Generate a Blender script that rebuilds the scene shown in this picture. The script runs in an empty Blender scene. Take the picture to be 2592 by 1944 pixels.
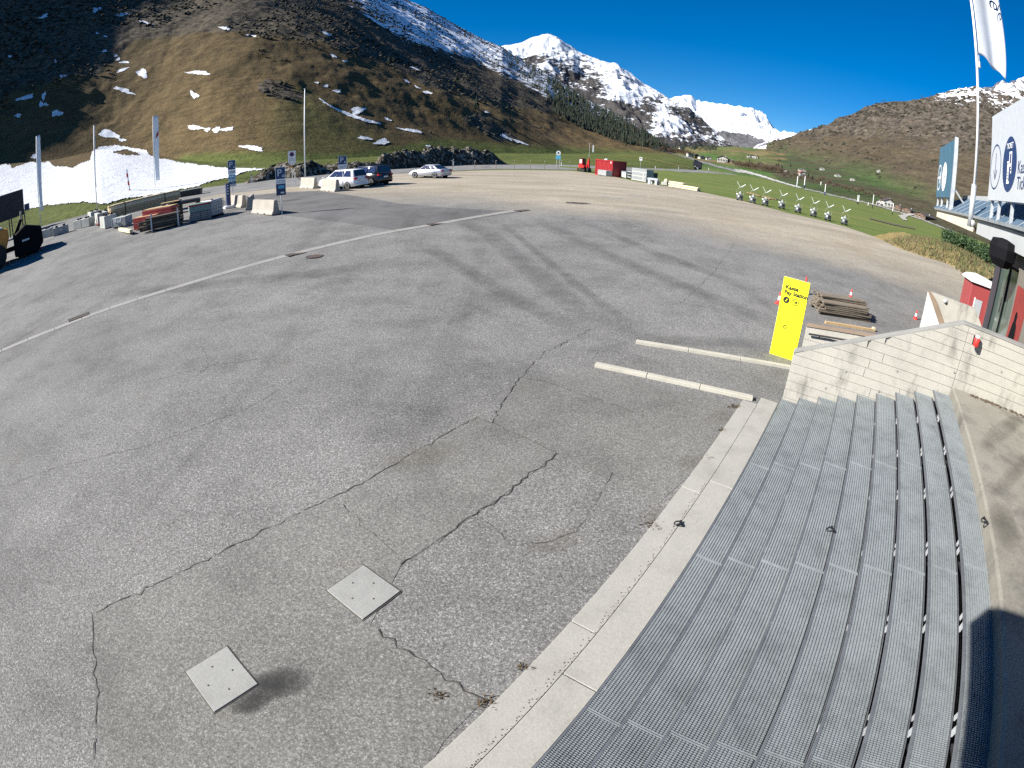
import bpy, bmesh, math, random
import numpy as np
from mathutils import Vector, Matrix
from mathutils.bvhtree import BVHTree
rnd = random.Random(7)
R = math.radians
sc = bpy.context.scene
COL = sc.collection

# ---------------------------------------------------------------- camera (wide webcam lens)
CAMZ = 4.25
PITCH, ROLL = 0.45, -0.034
LENS = (0.05364910994154497, 5.696614083655361e-05, -3.852076019745657e-06, 3.9429419651207154e-07)
cp, sp_ = math.cos(PITCH), math.sin(PITCH)
cr, sr = math.cos(ROLL), math.sin(ROLL)
RIGHT = Vector((cr, -sp_*sr, -cp*sr)); UP = Vector((sr, sp_*cr, cp*cr)); FWD = Vector((0, cp, -sp_))
cam = bpy.data.cameras.new('camera'); camo = bpy.data.objects.new('camera', cam); COL.objects.link(camo)
cam.type = 'PANO'
cam.panorama_type = 'FISHEYE_LENS_POLYNOMIAL'
cam.fisheye_fov = math.pi*1.2
cam.sensor_fit = 'HORIZONTAL'; cam.sensor_width = 36.0; cam.sensor_height = 27.0
cam.fisheye_polynomial_k0 = 0.0
cam.fisheye_polynomial_k1 = -LENS[0]; cam.fisheye_polynomial_k2 = -LENS[1]
cam.fisheye_polynomial_k3 = -LENS[2]; cam.fisheye_polynomial_k4 = -LENS[3]
cam.clip_start = 0.05; cam.clip_end = 30000
M4 = Matrix.Identity(4)
for i in range(3):
    M4[i][0] = RIGHT[i]; M4[i][1] = UP[i]; M4[i][2] = -FWD[i]
M4[2][3] = CAMZ
camo.matrix_world = M4
sc.camera = camo

# ---------------------------------------------------------------- sky, sun, exposure
SUN_AZ, SUN_EL = R(-101), R(34)          # azimuth from +y towards +x
w = bpy.data.worlds.new('World'); sc.world = w; w.use_nodes = True
wn = w.node_tree.nodes; bg = wn['Background']
sky = wn.new('ShaderNodeTexSky'); sky.sky_type = 'NISHITA'; sky.sun_disc = False
sky.sun_elevation = SUN_EL; sky.sun_rotation = SUN_AZ
sky.altitude = 1800; sky.air_density = 1.0; sky.dust_density = 0.4; sky.ozone_density = 7.0
hs = wn.new('ShaderNodeHueSaturation'); hs.inputs['Saturation'].default_value = 1.3; hs.inputs['Value'].default_value = .95
w.node_tree.links.new(sky.outputs[0], hs.inputs['Color']); w.node_tree.links.new(hs.outputs[0], bg.inputs[0]); bg.inputs[1].default_value = 0.058
sun = bpy.data.lights.new('sun', 'SUN'); sun.energy = 5.0; sun.angle = R(0.5); sun.color = (1, .955, .88)
suno = bpy.data.objects.new('sun', sun); COL.objects.link(suno)
sd = Vector((math.sin(SUN_AZ)*math.cos(SUN_EL), math.cos(SUN_AZ)*math.cos(SUN_EL), math.sin(SUN_EL)))
suno.rotation_euler = (-sd).to_track_quat('-Z', 'Y').to_euler()
suno.location = sd*60
sc.view_settings.view_transform = 'Standard'; sc.view_settings.look = 'None'
sc.view_settings.exposure = 1.2; sc.view_settings.gamma = 1.0
sc.render.engine = 'CYCLES'
try:
    sc.cycles.use_denoising = False
    sc.cycles.max_bounces = 6; sc.cycles.diffuse_bounces = 2; sc.cycles.glossy_bounces = 3; sc.cycles.caustics_reflective = False; sc.cycles.caustics_refractive = False; sc.cycles.sample_clamp_indirect = 2.0
except Exception: pass

# ---------------------------------------------------------------- survey of the site: sight lines and ground heights
PXMM = 36.0/2592
def ray(px, py):
    x, y = px-1296.0, 972.0-py; r = math.hypot(x, y); m = r*PXMM
    t = m*(LENS[0]+m*(LENS[1]+m*(LENS[2]+m*LENS[3]))); s = math.sin(t)/max(r, 1e-9)
    return (RIGHT*(x*s)+UP*(y*s)+FWD*math.cos(t))
_rm = np.linspace(0, 26, 4000); _th = _rm*(LENS[0]+_rm*(LENS[1]+_rm*(LENS[2]+_rm*LENS[3])))
def where(X, Y, Z):                       # survey coordinates of world points (arrays)
    d = np.stack([X, Y, Z-CAMZ], -1); d = d/np.linalg.norm(d, axis=-1, keepdims=True)
    a = d@np.array(RIGHT); b = d@np.array(UP); c = d@np.array(FWD)
    t = np.arccos(np.clip(c, -1, 1)); r = np.interp(t, _th, _rm)/PXMM; h = np.maximum(np.hypot(a, b), 1e-9)
    return 1296+r*a/h, 972-r*b/h
def sm(a, b, v): v = np.clip((v-a)/(b-a), 0, 1); return v*v*(3-2*v)
_ky = np.arange(-20, 131, 1.0); _kz = 0.95*sm(11, 34, _ky)-0.45*sm(60, 100, _ky)
def gz(x, y): return float(np.interp(y, _ky, _kz)+0.012*max(0.0, -x-15.0))
def gzA(x, y): return np.interp(y, _ky, _kz)+0.012*np.maximum(0.0, -x-15.0)
CAM = Vector((0, 0, CAMZ))
def G(px, py, lift=0.0):
    d = ray(px, py); h = math.hypot(d.x, d.y); D = 1.0
    while D < 600:
        p = CAM+d*(D/h)
        if p.z <= gz(p.x, p.y)+lift: 
            lo, hi = D-.25, D
            for _ in range(12):
                m = (lo+hi)/2; p = CAM+d*(m/h)
                if p.z <= gz(p.x, p.y)+lift: hi = m
                else: lo = m
            return CAM+d*(hi/h)
        D += .25
    return CAM+d*(600/h)
def atD(px, py, D): d = ray(px, py); return CAM+d*(D/math.hypot(d.x, d.y))
def onZ(px, py, z): d = ray(px, py); return CAM+d*((z-CAMZ)/d.z)
AZ1 = 0.6405
E1 = Vector((math.sin(AZ1), math.cos(AZ1), 0)); N1 = Vector((math.cos(AZ1), -math.sin(AZ1), 0))
def SP(s, p, z=0.0): v = E1*s+N1*p; return Vector((v.x, v.y, z))      # stair axes: s along the steps, p up the steps
def onS(px, py, s): d = ray(px, py); return CAM+d*(s/d.dot(E1))
def onP(px, py, p): d = ray(px, py); return CAM+d*(p/d.dot(N1))
ROT1 = math.atan2(E1.y, E1.x)            # z rotation that turns local x into the s direction

# ---------------------------------------------------------------- mesh helpers
class MB:
    def __init__(s): s.v = []; s.f = []; s.m = []; s.mats = []
    def slot(s, mat):
        if mat not in s.mats: s.mats.append(mat)
        return s.mats.index(mat)
    def add(s, vs, fs, mat=None):
        o = len(s.v); s.v += [tuple(v) for v in vs]; k = s.slot(mat) if mat is not None else 0
        for f in fs: s.f.append(tuple(i+o for i in f)); s.m.append(k)
        return s
    def box(s, c, d, rz=0, mat=None, tilt=None, taper=(1, 1)):
        hx, hy, hz = d[0]/2, d[1]/2, d[2]/2; vs = []
        for z in (-1, 1):
            k = taper if z > 0 else (1, 1)
            for x, y in ((-1, -1), (1, -1), (1, 1), (-1, 1)): vs.append(Vector((x*hx*k[0], y*hy*k[1], z*hz)))
        m = Matrix.Rotation(rz, 3, 'Z')
        if tilt is not None: m = m @ tilt
        return s.add([m@v+Vector(c) for v in vs], [(0, 3, 2, 1), (4, 5, 6, 7), (0, 1, 5, 4), (1, 2, 6, 5), (2, 3, 7, 6), (3, 0, 4, 7)], mat)
    def prism(s, poly, a, b, mat=None, axis='y'):
        n = len(poly)
        def P(q, t): return {'y': (q[0], t, q[1]), 'x': (t, q[0], q[1]), 'z': (q[0], q[1], t)}[axis]
        vs = [P(q, a) for q in poly]+[P(q, b) for q in poly]
        return s.add(vs, [tuple(range(n)), tuple(range(2*n-1, n-1, -1))]+[(i, i+n, (i+1) % n+n, (i+1) % n) for i in range(n)], mat)
    def tube(s, pts, r, n=8, mat=None, cap=True, r2=None):
        pts = [Vector(p) for p in pts]; vs = []; L = len(pts)
        for i, p in enumerate(pts):
            t = (pts[min(i+1, L-1)]-pts[max(i-1, 0)]).normalized()
            a = t.cross(Vector((0, 0, 1)) if abs(t.z) < .9 else Vector((1, 0, 0))).normalized(); b = t.cross(a)
            q = r if r2 is None else r+(r2-r)*i/(L-1)
            for k in range(n):
                an = 2*math.pi*k/n; vs.append(p+a*(q*math.cos(an))+b*(q*math.sin(an)))
        fs = [(i*n+k, i*n+(k+1) % n, (i+1)*n+(k+1) % n, (i+1)*n+k) for i in range(L-1) for k in range(n)]
        if cap: fs += [tuple(range(n-1, -1, -1)), tuple(range((L-1)*n, L*n))]
        return s.add(vs, fs, mat)
    def lathe(s, prof, c=(0, 0, 0), n=16, mat=None, axis='z'):
        vs = []; c = Vector(c)
        for r, z in prof:
            for k in range(n):
                a = 2*math.pi*k/n; q = (r*math.cos(a), r*math.sin(a), z)
                if axis == 'y': q = (q[0], q[2], q[1])
                if axis == 'x': q = (q[2], q[0], q[1])
                vs.append(c+Vector(q))
        L = len(prof)
        fs = [(i*n+k, i*n+(k+1) % n, (i+1)*n+(k+1) % n, (i+1)*n+k) for i in range(L-1) for k in range(n)]
        fs += [tuple(range(n-1, -1, -1)), tuple(range((L-1)*n, L*n))]
        return s.add(vs, fs, mat)
    def quad(s, a, b, c, d, mat=None): return s.add([a, b, c, d], [(0, 1, 2, 3)], mat)
    def build(s, name, mat=None, parent=None, smooth=False, loc=None, rz=0, bevel=0):
        me = bpy.data.meshes.new(name); me.from_pydata([tuple(v) for v in s.v], [], s.f); me.update()
        if s.mats and s.mats[0] is not None:
            for m in s.mats: me.materials.append(m)
            me.polygons.foreach_set('material_index', s.m)
        elif mat is not None: me.materials.append(mat)
        bm = bmesh.new(); bm.from_mesh(me)
        bmesh.ops.recalc_face_normals(bm, faces=bm.faces)
        if bevel: bmesh.ops.bevel(bm, geom=list(bm.edges), offset=bevel, segments=1, affect='EDGES', clamp_overlap=True)
        bm.to_mesh(me); bm.free()
        if smooth: me.polygons.foreach_set('use_smooth', [True]*len(me.polygons))
        return mkobj(name, me, parent, loc, rz)
def mkobj(name, me, parent=None, loc=None, rz=0):
    o = bpy.data.objects.new(name, me); COL.objects.link(o)
    if parent is not None: o.parent = parent
    if loc is not None: o.location = loc
    if rz: o.rotation_euler = (0, 0, rz)
    return o
def tag(o, label, cat, group=None):
    o['label'] = label; o['category'] = cat
    if group: o['group'] = group
    return o
def struct(o, kind='structure'): o['kind'] = kind; return o
def thing(name, label, cat, loc=(0, 0, 0), rz=0, group=None):
    o = bpy.data.objects.new(name, None); COL.objects.link(o); o.location = loc; o.rotation_euler = (0, 0, rz)
    o.empty_display_size = .1
    return tag(o, label, cat, group)
def copy_tree(o, parent=None, loc=None, rz=None, label=None, group=None):
    c = o.copy(); COL.objects.link(c); c.parent = parent
    if loc is not None: c.location = loc
    if rz is not None: c.rotation_euler = (0, 0, rz)
    if label: c['label'] = label
    if group: c['group'] = group
    for ch in list(o.children): copy_tree(ch, c)
    return c
def text(name, body, size, mat, parent, loc, rot, ax='CENTER', extrude=.002, bold=0.0):
    cu = bpy.data.curves.new(name, 'FONT'); cu.body = body; cu.size = size; cu.align_x = ax; cu.align_y = 'CENTER'; cu.extrude = extrude; cu.offset = bold; cu.resolution_u = 3
    t = bpy.data.objects.new(name+'_tmp', cu); COL.objects.link(t)
    me = bpy.data.meshes.new_from_object(t.evaluated_get(bpy.context.evaluated_depsgraph_get()))
    bpy.data.objects.remove(t); me.materials.clear(); me.materials.append(mat); me.name = name
    o = mkobj(name, me, parent, loc); o.rotation_euler = rot
    return o
def disc(mb, c, r, n=24, mat=None, ry=None, plane='xz', inner=0, t=.003):
    """flat disc or ring in the local xz plane, facing -y"""
    ry = ry or r; vs = []; 
    for k in range(n):
        a = 2*math.pi*k/n; vs.append((c[0]+r*math.cos(a), c[1], c[2]+ry*math.sin(a)))
    if inner:
        for k in range(n):
            a = 2*math.pi*k/n; vs.append((c[0]+r*inner*math.cos(a), c[1], c[2]+ry*inner*math.sin(a)))
        fs = [(k, (k+1) % n, n+(k+1) % n, n+k) for k in range(n)]
    else: fs = [tuple(range(n))]
    return mb.add(vs, fs, mat)

# ---------------------------------------------------------------- noise
def _hash(ix, iy, s):
    h = (ix.astype(np.int64)*374761393+iy.astype(np.int64)*668265263+s*1274126177) & 0xffffffff
    h = ((h ^ (h >> 13))*1274126177) & 0xffffffff
    return ((h ^ (h >> 16)) & 0xffff)/65535.0
def vnoise(x, y, s=0):
    ix, iy = np.floor(x), np.floor(y); fx, fy = x-ix, y-iy; fx = fx*fx*fx*(fx*(fx*6-15)+10); fy = fy*fy*fy*(fy*(fy*6-15)+10)
    a, b, c, d = _hash(ix, iy, s), _hash(ix+1, iy, s), _hash(ix, iy+1, s), _hash(ix+1, iy+1, s)
    return (a+(b-a)*fx)*(1-fy)+(c+(d-c)*fx)*fy
def fbm(x, y, o=5, s=0, ridged=False):
    t = 0; a = .5; n = 0
    for i in range(o):
        v = vnoise(x+13.7*i, y-7.3*i, s+i*17)
        if ridged: v = 1-np.abs(2*v-1)
        t = t+a*v; n += a; a *= .5; x = x*2.03; y = y*2.03
    return t/n
# ---------------------------------------------------------------- materials
class NT:
    def __init__(s, name):
        s.m = bpy.data.materials.new(name); s.m.use_nodes = True; s.t = s.m.node_tree; s.n = s.t.nodes
        s.b = s.n['Principled BSDF']; s._pos = None
    def link(s, a, b): s.t.links.new(a, b)
    def pos(s, kind='world'):
        if s._pos is None:
            if kind == 'world': s._pos = s.n.new('ShaderNodeNewGeometry').outputs['Position']
            else: s._pos = s.n.new('ShaderNodeTexCoord').outputs['Object']
        return s._pos
    def mapped(s, scale, rot=(0, 0, 0), loc=(0, 0, 0), kind='world'):
        n = s.n.new('ShaderNodeMapping'); n.inputs['Scale'].default_value = scale; n.inputs['Rotation'].default_value = rot; n.inputs['Location'].default_value = loc
        s.link(s.pos(kind), n.inputs[0]); return n.outputs[0]
    def noise(s, scale, detail=4, rough=.55, vec=None, dist=0, kind='world'):
        n = s.n.new('ShaderNodeTexNoise'); n.inputs['Scale'].default_value = scale; n.inputs['Detail'].default_value = detail
        n.inputs['Roughness'].default_value = rough; n.inputs['Distortion'].default_value = dist
        s.link(vec if vec is not None else s.pos(kind), n.inputs['Vector']); return n.outputs['Fac']
    def voro(s, scale, vec=None, feat='F1', out='Distance', kind='world'):
        n = s.n.new('ShaderNodeTexVoronoi'); n.feature = feat; n.inputs['Scale'].default_value = scale
        s.link(vec if vec is not None else s.pos(kind), n.inputs['Vector']); return n.outputs[out]
    def ramp(s, f, stops):
        n = s.n.new('ShaderNodeValToRGB'); e = n.color_ramp.elements
        while len(e) < len(stops): e.new(.5)
        for i, (p, c) in enumerate(stops):
            e[i].position = p; e[i].color = (c, c, c, 1) if not isinstance(c, tuple) else (*c, 1)
        s.link(f, n.inputs[0]); return n.outputs[0]
    def mix(s, f, a, b, mode='MIX'):
        n = s.n.new('ShaderNodeMix'); n.data_type = 'RGBA'; n.blend_type = mode
        for v, i in ((f, n.inputs[0]), (a, n.inputs[6]), (b, n.inputs[7])):
            if hasattr(v, 'is_linked'): s.link(v, i)
            elif isinstance(v, tuple): i.default_value = (*v, 1)
            else: i.default_value = v
        return n.outputs[2]
    def math(s, op, a, b=None, clamp=False):
        n = s.n.new('ShaderNodeMath'); n.operation = op; n.use_clamp = clamp
        for v, i in ((a, n.inputs[0]), (b, n.inputs[1])):
            if v is None: continue
            if hasattr(v, 'is_linked'): s.link(v, i)
            else: i.default_value = v
        return n.outputs[0]
    def attr(s, name):
        n = s.n.new('ShaderNodeAttribute'); n.attribute_name = name; return n.outputs['Fac']
    def bump(s, f, strength=.3, dist=.01):
        n = s.n.new('ShaderNodeBump'); n.inputs['Strength'].default_value = strength; n.inputs['Distance'].default_value = dist
        s.link(f, n.inputs['Height']); s.link(n.outputs[0], s.b.inputs['Normal'])
    def done(s, col=None, rough=.8, metal=0, spec=None):
        if col is not None:
            if isinstance(col, tuple): s.b.inputs['Base Color'].default_value = (*col, 1)
            else: s.link(col, s.b.inputs['Base Color'])
        s.b.inputs['Roughness'].default_value = rough; s.b.inputs['Metallic'].default_value = metal
        if spec is not None: s.b.inputs['Specular IOR Level'].default_value = spec
        return s.m
def plain(name, col, rough=.6, metal=0, var=.25, scale=4.0, kind='world', bump=0, spec=None):
    """painted or raw surface with slight dirt and tone variation"""
    k = NT(name); n = k.noise(scale, 5, .6, kind=kind); n2 = k.noise(scale*9, 3, .6, kind=kind)
    f = k.ramp(k.mix(.4, n, n2), [(.3, 1-var), (.7, 1+var*.3)])
    c = k.mix(1.0, col, f, 'MULTIPLY')
    if bump: k.bump(n2, bump, .01)
    return k.done(c, rough, metal, spec)
def glassy(name, col=(.02, .025, .03), rough=.06): 
    k = NT(name); return k.done(col, rough, 0, .8)

def asphalt(name, base, gravel=None, contrast=1.0, speck=True):
    k = NT(name)
    fine = k.voro(70, out='Color')                        # single stones
    sep = k.n.new('ShaderNodeSeparateColor'); k.link(fine, sep.inputs[0])
    f1 = k.ramp(sep.outputs[0], [(0, .42), (.55, .85), (.86, 1.2), (.97, 1.75)])
    n1 = k.ramp(k.noise(24, 4, .78), [(.3, .30), (.48, .92), (.72, 1.5)])
    n2 = k.ramp(k.noise(.6, 7, .68), [(.26, .66), (.5, 1.0), (.75, 1.2)])
    n3 = k.ramp(k.noise(.11, 4, .6, vec=k.mapped((1, 1.9, 1), (0, 0, .65))), [(.3, .84), (.6, 1.06)])
    c = k.mix(.8*contrast, base, f1, 'MULTIPLY')
    c = k.mix(.75*contrast, c, n1, 'MULTIPLY'); c = k.mix(1.0, c, n2, 'MULTIPLY'); c = k.mix(1.0, c, n3, 'MULTIPLY')
    # oily dark tyre tracks swinging across the lot
    tr = k.ramp(k.noise(.5, 3, .5, vec=k.mapped((.9, .11, 1), (0, 0, R(26))), dist=.6), [(.58, 1.0), (.72, .74)])
    c = k.mix(1.0, c, tr, 'MULTIPLY')
    # rusty brown soil in worn places
    rs = k.ramp(k.noise(.9, 5, .68), [(.64, 0.0), (.80, .5)])
    c = k.mix(rs, c, (.16, .115, .075))
    if gravel is not None:
        sx = k.n.new('ShaderNodeSeparateXYZ'); k.link(k.pos(), sx.inputs[0])
        line = k.math('ADD', k.math('MULTIPLY', sx.outputs[0], .42), sx.outputs[1])
        nn = k.noise(.09, 5, .65)
        v = k.math('ADD', line, k.math('MULTIPLY', k.math('SUBTRACT', nn, .5), 16.0))
        g = k.ramp(k.math('MULTIPLY', k.math('SUBTRACT', v, 27.0), .1, True), [(0, 0.0), (.5, .62), (1, .95)])
        gn = k.ramp(k.noise(3.0, 6, .75), [(.25, .75), (.5, 1.0), (.75, 1.18)])
        gs = k.ramp(k.noise(.25, 5, .6, vec=k.mapped((.35, 1.6, 1), (0, 0, R(8)))), [(.3, .74), (.62, 1.1)])
        gc = k.mix(1.0, k.mix(1.0, gravel, gn, 'MULTIPLY'), gs, 'MULTIPLY')
        gc = k.mix(.5, gc, f1, 'MULTIPLY')
        wm = k.ramp(k.noise(.16, 4, .6), [(.5, 0.0), (.72, .6)])
        gc = k.mix(wm, gc, (.21, .17, .115))
        c = k.mix(g, c, gc)
    k.bump(k.mix(.5, sep.outputs[0], k.noise(26, 4, .75)), .55*contrast, .012)
    return k.done(c, .92, 0, .25)
M = {}
M['asphalt'] = asphalt('asphalt_old', (.198, .194, .186), (.345, .302, .235))
M['asphalt_new'] = asphalt('asphalt_driveway', (.128, .126, .124), None, .45)
M['asphalt_road'] = asphalt('asphalt_road', (.19, .187, .182), None, .35)
M['asphalt_patch'] = asphalt('asphalt_patch', (.178, .174, .163), None, .80)
def concrete(name, col, stain=.5, boards=None, sc_=1.0, var=1.0, st0=.60):
    k = NT(name)
    n = k.ramp(k.noise(1.4*sc_, 6, .65), [(.25, 1-.22*var), (.5, 1.0), (.75, 1+.1*var)]); n2 = k.ramp(k.noise(45*sc_, 3, .7), [(.2, 1-.22*var), (.6, 1.0), (.85, 1.1)])
    c = k.mix(1.0, k.mix(1.0, col, n, 'MULTIPLY'), n2, 'MULTIPLY')
    st = k.ramp(k.noise(2.2*sc_, 6, .7, vec=k.mapped((1, 1, .35))), [(st0, 0.0), (st0+.18, stain)])
    c = k.mix(st, c, (.10, .095, .085))
    pit = k.ramp(k.voro(16*sc_), [(.05, .6), (.10, 0.0)])
    c = k.mix(k.math('MULTIPLY', pit, .5), c, (.08, .075, .07))
    k.bump(k.noise(30*sc_, 5, .7), .25, .01)
    return k.done(c, .85, 0, .3)
M['concrete'] = concrete('concrete_grey', (.255, .25, .235), .18)
M['concrete_strip'] = concrete('concrete_edging', (.33, .32, .29), .12)
M['concrete_white'] = concrete('concrete_whitewashed', (.375, .362, .32), .75, st0=.52)
M['concrete_lid'] = concrete('concrete_lid', (.285, .285, .27), .1)
M['concrete_rough'] = concrete('concrete_landing', (.235, .222, .188), .8, sc_=.6, st0=.50)
M['concrete_barrier'] = concrete('concrete_barrier', (.36, .33, .285), .25)
M['concrete_block'] = concrete('concrete_block', (.40, .41, .38), .15)
M['stain_brown'] = concrete('concrete_stained_brown', (.24, .18, .13), .6)
M['plaster_lit'] = concrete('plaster_sunlit', (.60, .60, .585), .1)
def galv(name, col=(.315, .345, .358)):
    k = NT(name); n = k.ramp(k.noise(3, 5, .65, kind='world'), [(.25, .72), (.5, 1.0), (.8, 1.18)]); v = k.ramp(k.voro(22, out='Distance'), [(0, .88), (.6, 1.08)])
    c = k.mix(1.0, k.mix(1.0, col, n, 'MULTIPLY'), v, 'MULTIPLY'); return k.done(c, .5, .45)
M['galv'] = galv('galvanised_steel')
M['galv_light'] = galv('galvanised_steel_light', (.52, .54, .55))
M['galv_dark'] = galv('galvanised_steel_dark', (.16, .17, .185))
M['kerb'] = concrete('kerb_concrete', (.42, .40, .34), .25)
M['under'] = plain('shade_under_steps', (.012, .012, .012), .95)
M['dark_metal'] = plain('dark_metal', (.03, .03, .033), .5, .3)
M['black'] = plain('black_plastic', (.006, .006, .008), .85, spec=.15)
M['rubber'] = plain('rubber', (.018, .018, .018), .85)
M['white_paint'] = plain('white_paint', (.80, .80, .79), .45, var=.1)
M['white_pvc'] = plain('white_plastic', (.46, .485, .505), .4, var=.12)
M['cloth_white'] = plain('white_flag_cloth', (.60, .62, .66), .8, var=.08)
M['red'] = plain('red_paint', (.40, .020, .018), .45, var=.25)
M['red_dark'] = plain('container_red', (.30, .012, .016), .55, var=.3, scale=2)
M['red_booth'] = plain('booth_red', (.30, .055, .055), .5, var=.15)
M['cone_red'] = plain('cone_red', (.78, .035, .03), .5, var=.12)
M['yellow'] = plain('sign_yellow', (.95, .93, .012), .5, var=.03)
M['orange'] = plain('machine_orange', (.62, .24, .025), .45, var=.3, scale=3)
M['ink'] = plain('sign_ink', (.012, .012, .012), .5, var=.05)
M['navy'] = plain('sign_navy', (.012, .03, .10), .45, var=.1)
M['sign_blue'] = plain('sign_blue', (.025, .065, .16), .45, var=.15)
M['cyan'] = plain('sign_cyan', (.10, .42, .58), .5, var=.1)
M['petrol'] = plain('banner_petrol', (.05, .13, .19), .6, var=.3, scale=1.2)
M['grey_print'] = plain('grey_print', (.34, .36, .38), .6, var=.1)
M['wood'] = plain('timber_fresh', (.52, .36, .19), .75, var=.3, scale=5)
M['wood_pale'] = plain('timber_pale', (.72, .60, .40), .75, var=.25, scale=5)
M['wood_old'] = plain('timber_weathered', (.20, .165, .125), .85, var=.4, scale=6)
M['wood_dark'] = plain('timber_dark', (.10, .075, .05), .85, var=.4, scale=4)
M['foil_green'] = plain('tarpaulin_green', (.16, .24, .22), .45, var=.25)
M['foil_black'] = plain('foil_black', (.03, .03, .035), .35, var=.2)
M['grey_metal'] = plain('grey_metal', (.36, .38, .40), .5, .4)
M['blue_sheet'] = plain('roof_sheet_blue', (.075, .12, .17), .65, 0, var=.2, spec=.2)
M['cream'] = concrete('fascia_cream', (.66, .60, .46), .5, sc_=.5)
M['fascia_grey'] = plain('fascia_grey', (.42, .44, .44), .6, var=.12, scale=.8)
M['wall_dark'] = plain('wall_dark', (.17, .155, .13), .8, var=.2)
M['column'] = plain('column_dark', (.05, .045, .055), .6)
M['glass'] = glassy('glass_dark')
M['glass_blue'] = glassy('car_glass', (.02, .025, .06), .05)
M['glass_door'] = glassy('door_glass', (.06, .09, .075), .08)
M['tail'] = plain('tail_light', (.30, .012, .015), .25, var=.05)
M['chrome'] = plain('alloy', (.72, .72, .73), .3, .8, var=.1)
M['car_white'] = plain('car_paint_white', (.80, .81, .82), .25, var=.05, spec=.6)
M['car_black'] = plain('car_paint_black', (.012, .013, .018), .22, var=.1, spec=.7)
M['car_silver'] = plain('car_paint_silver', (.52, .54, .58), .28, .5, var=.06)
M['rust'] = plain('rusty_iron', (.085, .055, .045), .85, var=.4, scale=12)
M['iron'] = plain('cast_iron', (.035, .03, .03), .7, var=.4, scale=12)
M['crack'] = plain('crack_shadow', (.045, .04, .034), .95)
M['drain'] = concrete('drain_concrete', (.265, .258, .24), .2)
M['joint'] = plain('joint_dirt', (.09, .08, .065), .95)
M['damp'] = plain('damp_spot', (.075, .072, .07), .85, var=.5, scale=8)
M['leaf'] = plain('hedge_leaf', (.035, .075, .022), .7, var=.6, scale=6)
M['conifer'] = plain('conifer_needle', (.014, .028, .014), .85, var=.7, scale=.35)
M['larch'] = plain('larch_twig', (.045, .05, .022), .85, var=.6, scale=.3)
M['bare'] = plain('bare_twig', (.125, .088, .055), .9, var=.6, scale=.3)
M['bare_red'] = plain('bare_twig_red', (.115, .068, .052), .9, var=.6, scale=.3)
M['shrub'] = plain('alpine_shrub', (.028, .027, .016), .95, var=.7, scale=.2)
M['bark'] = plain('bark', (.06, .045, .03), .9)
M['dry_grass'] = plain('dry_grass', (.17, .14, .07), .9, var=.6, scale=3)
M['green_grass'] = plain('green_grass', (.085, .125, .03), .9, var=.5, scale=2)
M['roof_dark'] = plain('roof_dark', (.06, .05, .05), .8, var=.3)
M['roof_red'] = plain('roof_red', (.26, .09, .06), .8, var=.3)
M['house_white'] = plain('house_white', (.46, .45, .42), .8, var=.1)
M['house_wood'] = plain('house_wood', (.14, .09, .06), .85, var=.3)
M['stone'] = plain('field_stone', (.40, .39, .36), .9, var=.3)
M['poster'] = plain('poster_red', (.26, .035, .03), .5, var=.35, scale=2)

def snow_mat():
    k = NT('snow'); n = k.ramp(k.noise(.9, 6, .65), [(.3, .86), (.6, 1.0)]); d = k.ramp(k.noise(.35, 6, .7), [(.54, 0.0), (.78, .5)])
    c = k.mix(1.0, (.70, .72, .75), n, 'MULTIPLY'); c = k.mix(d, c, (.36, .34, .30)); k.bump(k.noise(1.6, 6, .7), .8, .25)
    return k.done(c, .75, 0, .2)
M['snow'] = snow_mat()
def meadow_mat():
    k = NT('meadow_grass')
    b = k.ramp(k.noise(.12, 6, .65, vec=k.mapped((.35, 1.8, 1), (0, 0, R(-20)))), [(.25, (.070, .098, .024)), (.5, (.105, .138, .034)), (.66, (.15, .15, .05)), (.80, (.26, .20, .085))])
    f = k.ramp(k.noise(4.0, 5, .7), [(.25, .62), (.5, 1.0), (.8, 1.3)])
    k.bump(k.noise(6, 4, .7), .6, .05)
    return k.done(k.mix(1.0, b, f, 'MULTIPLY'), .95, 0, .15)
M['meadow'] = meadow_mat()
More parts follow.
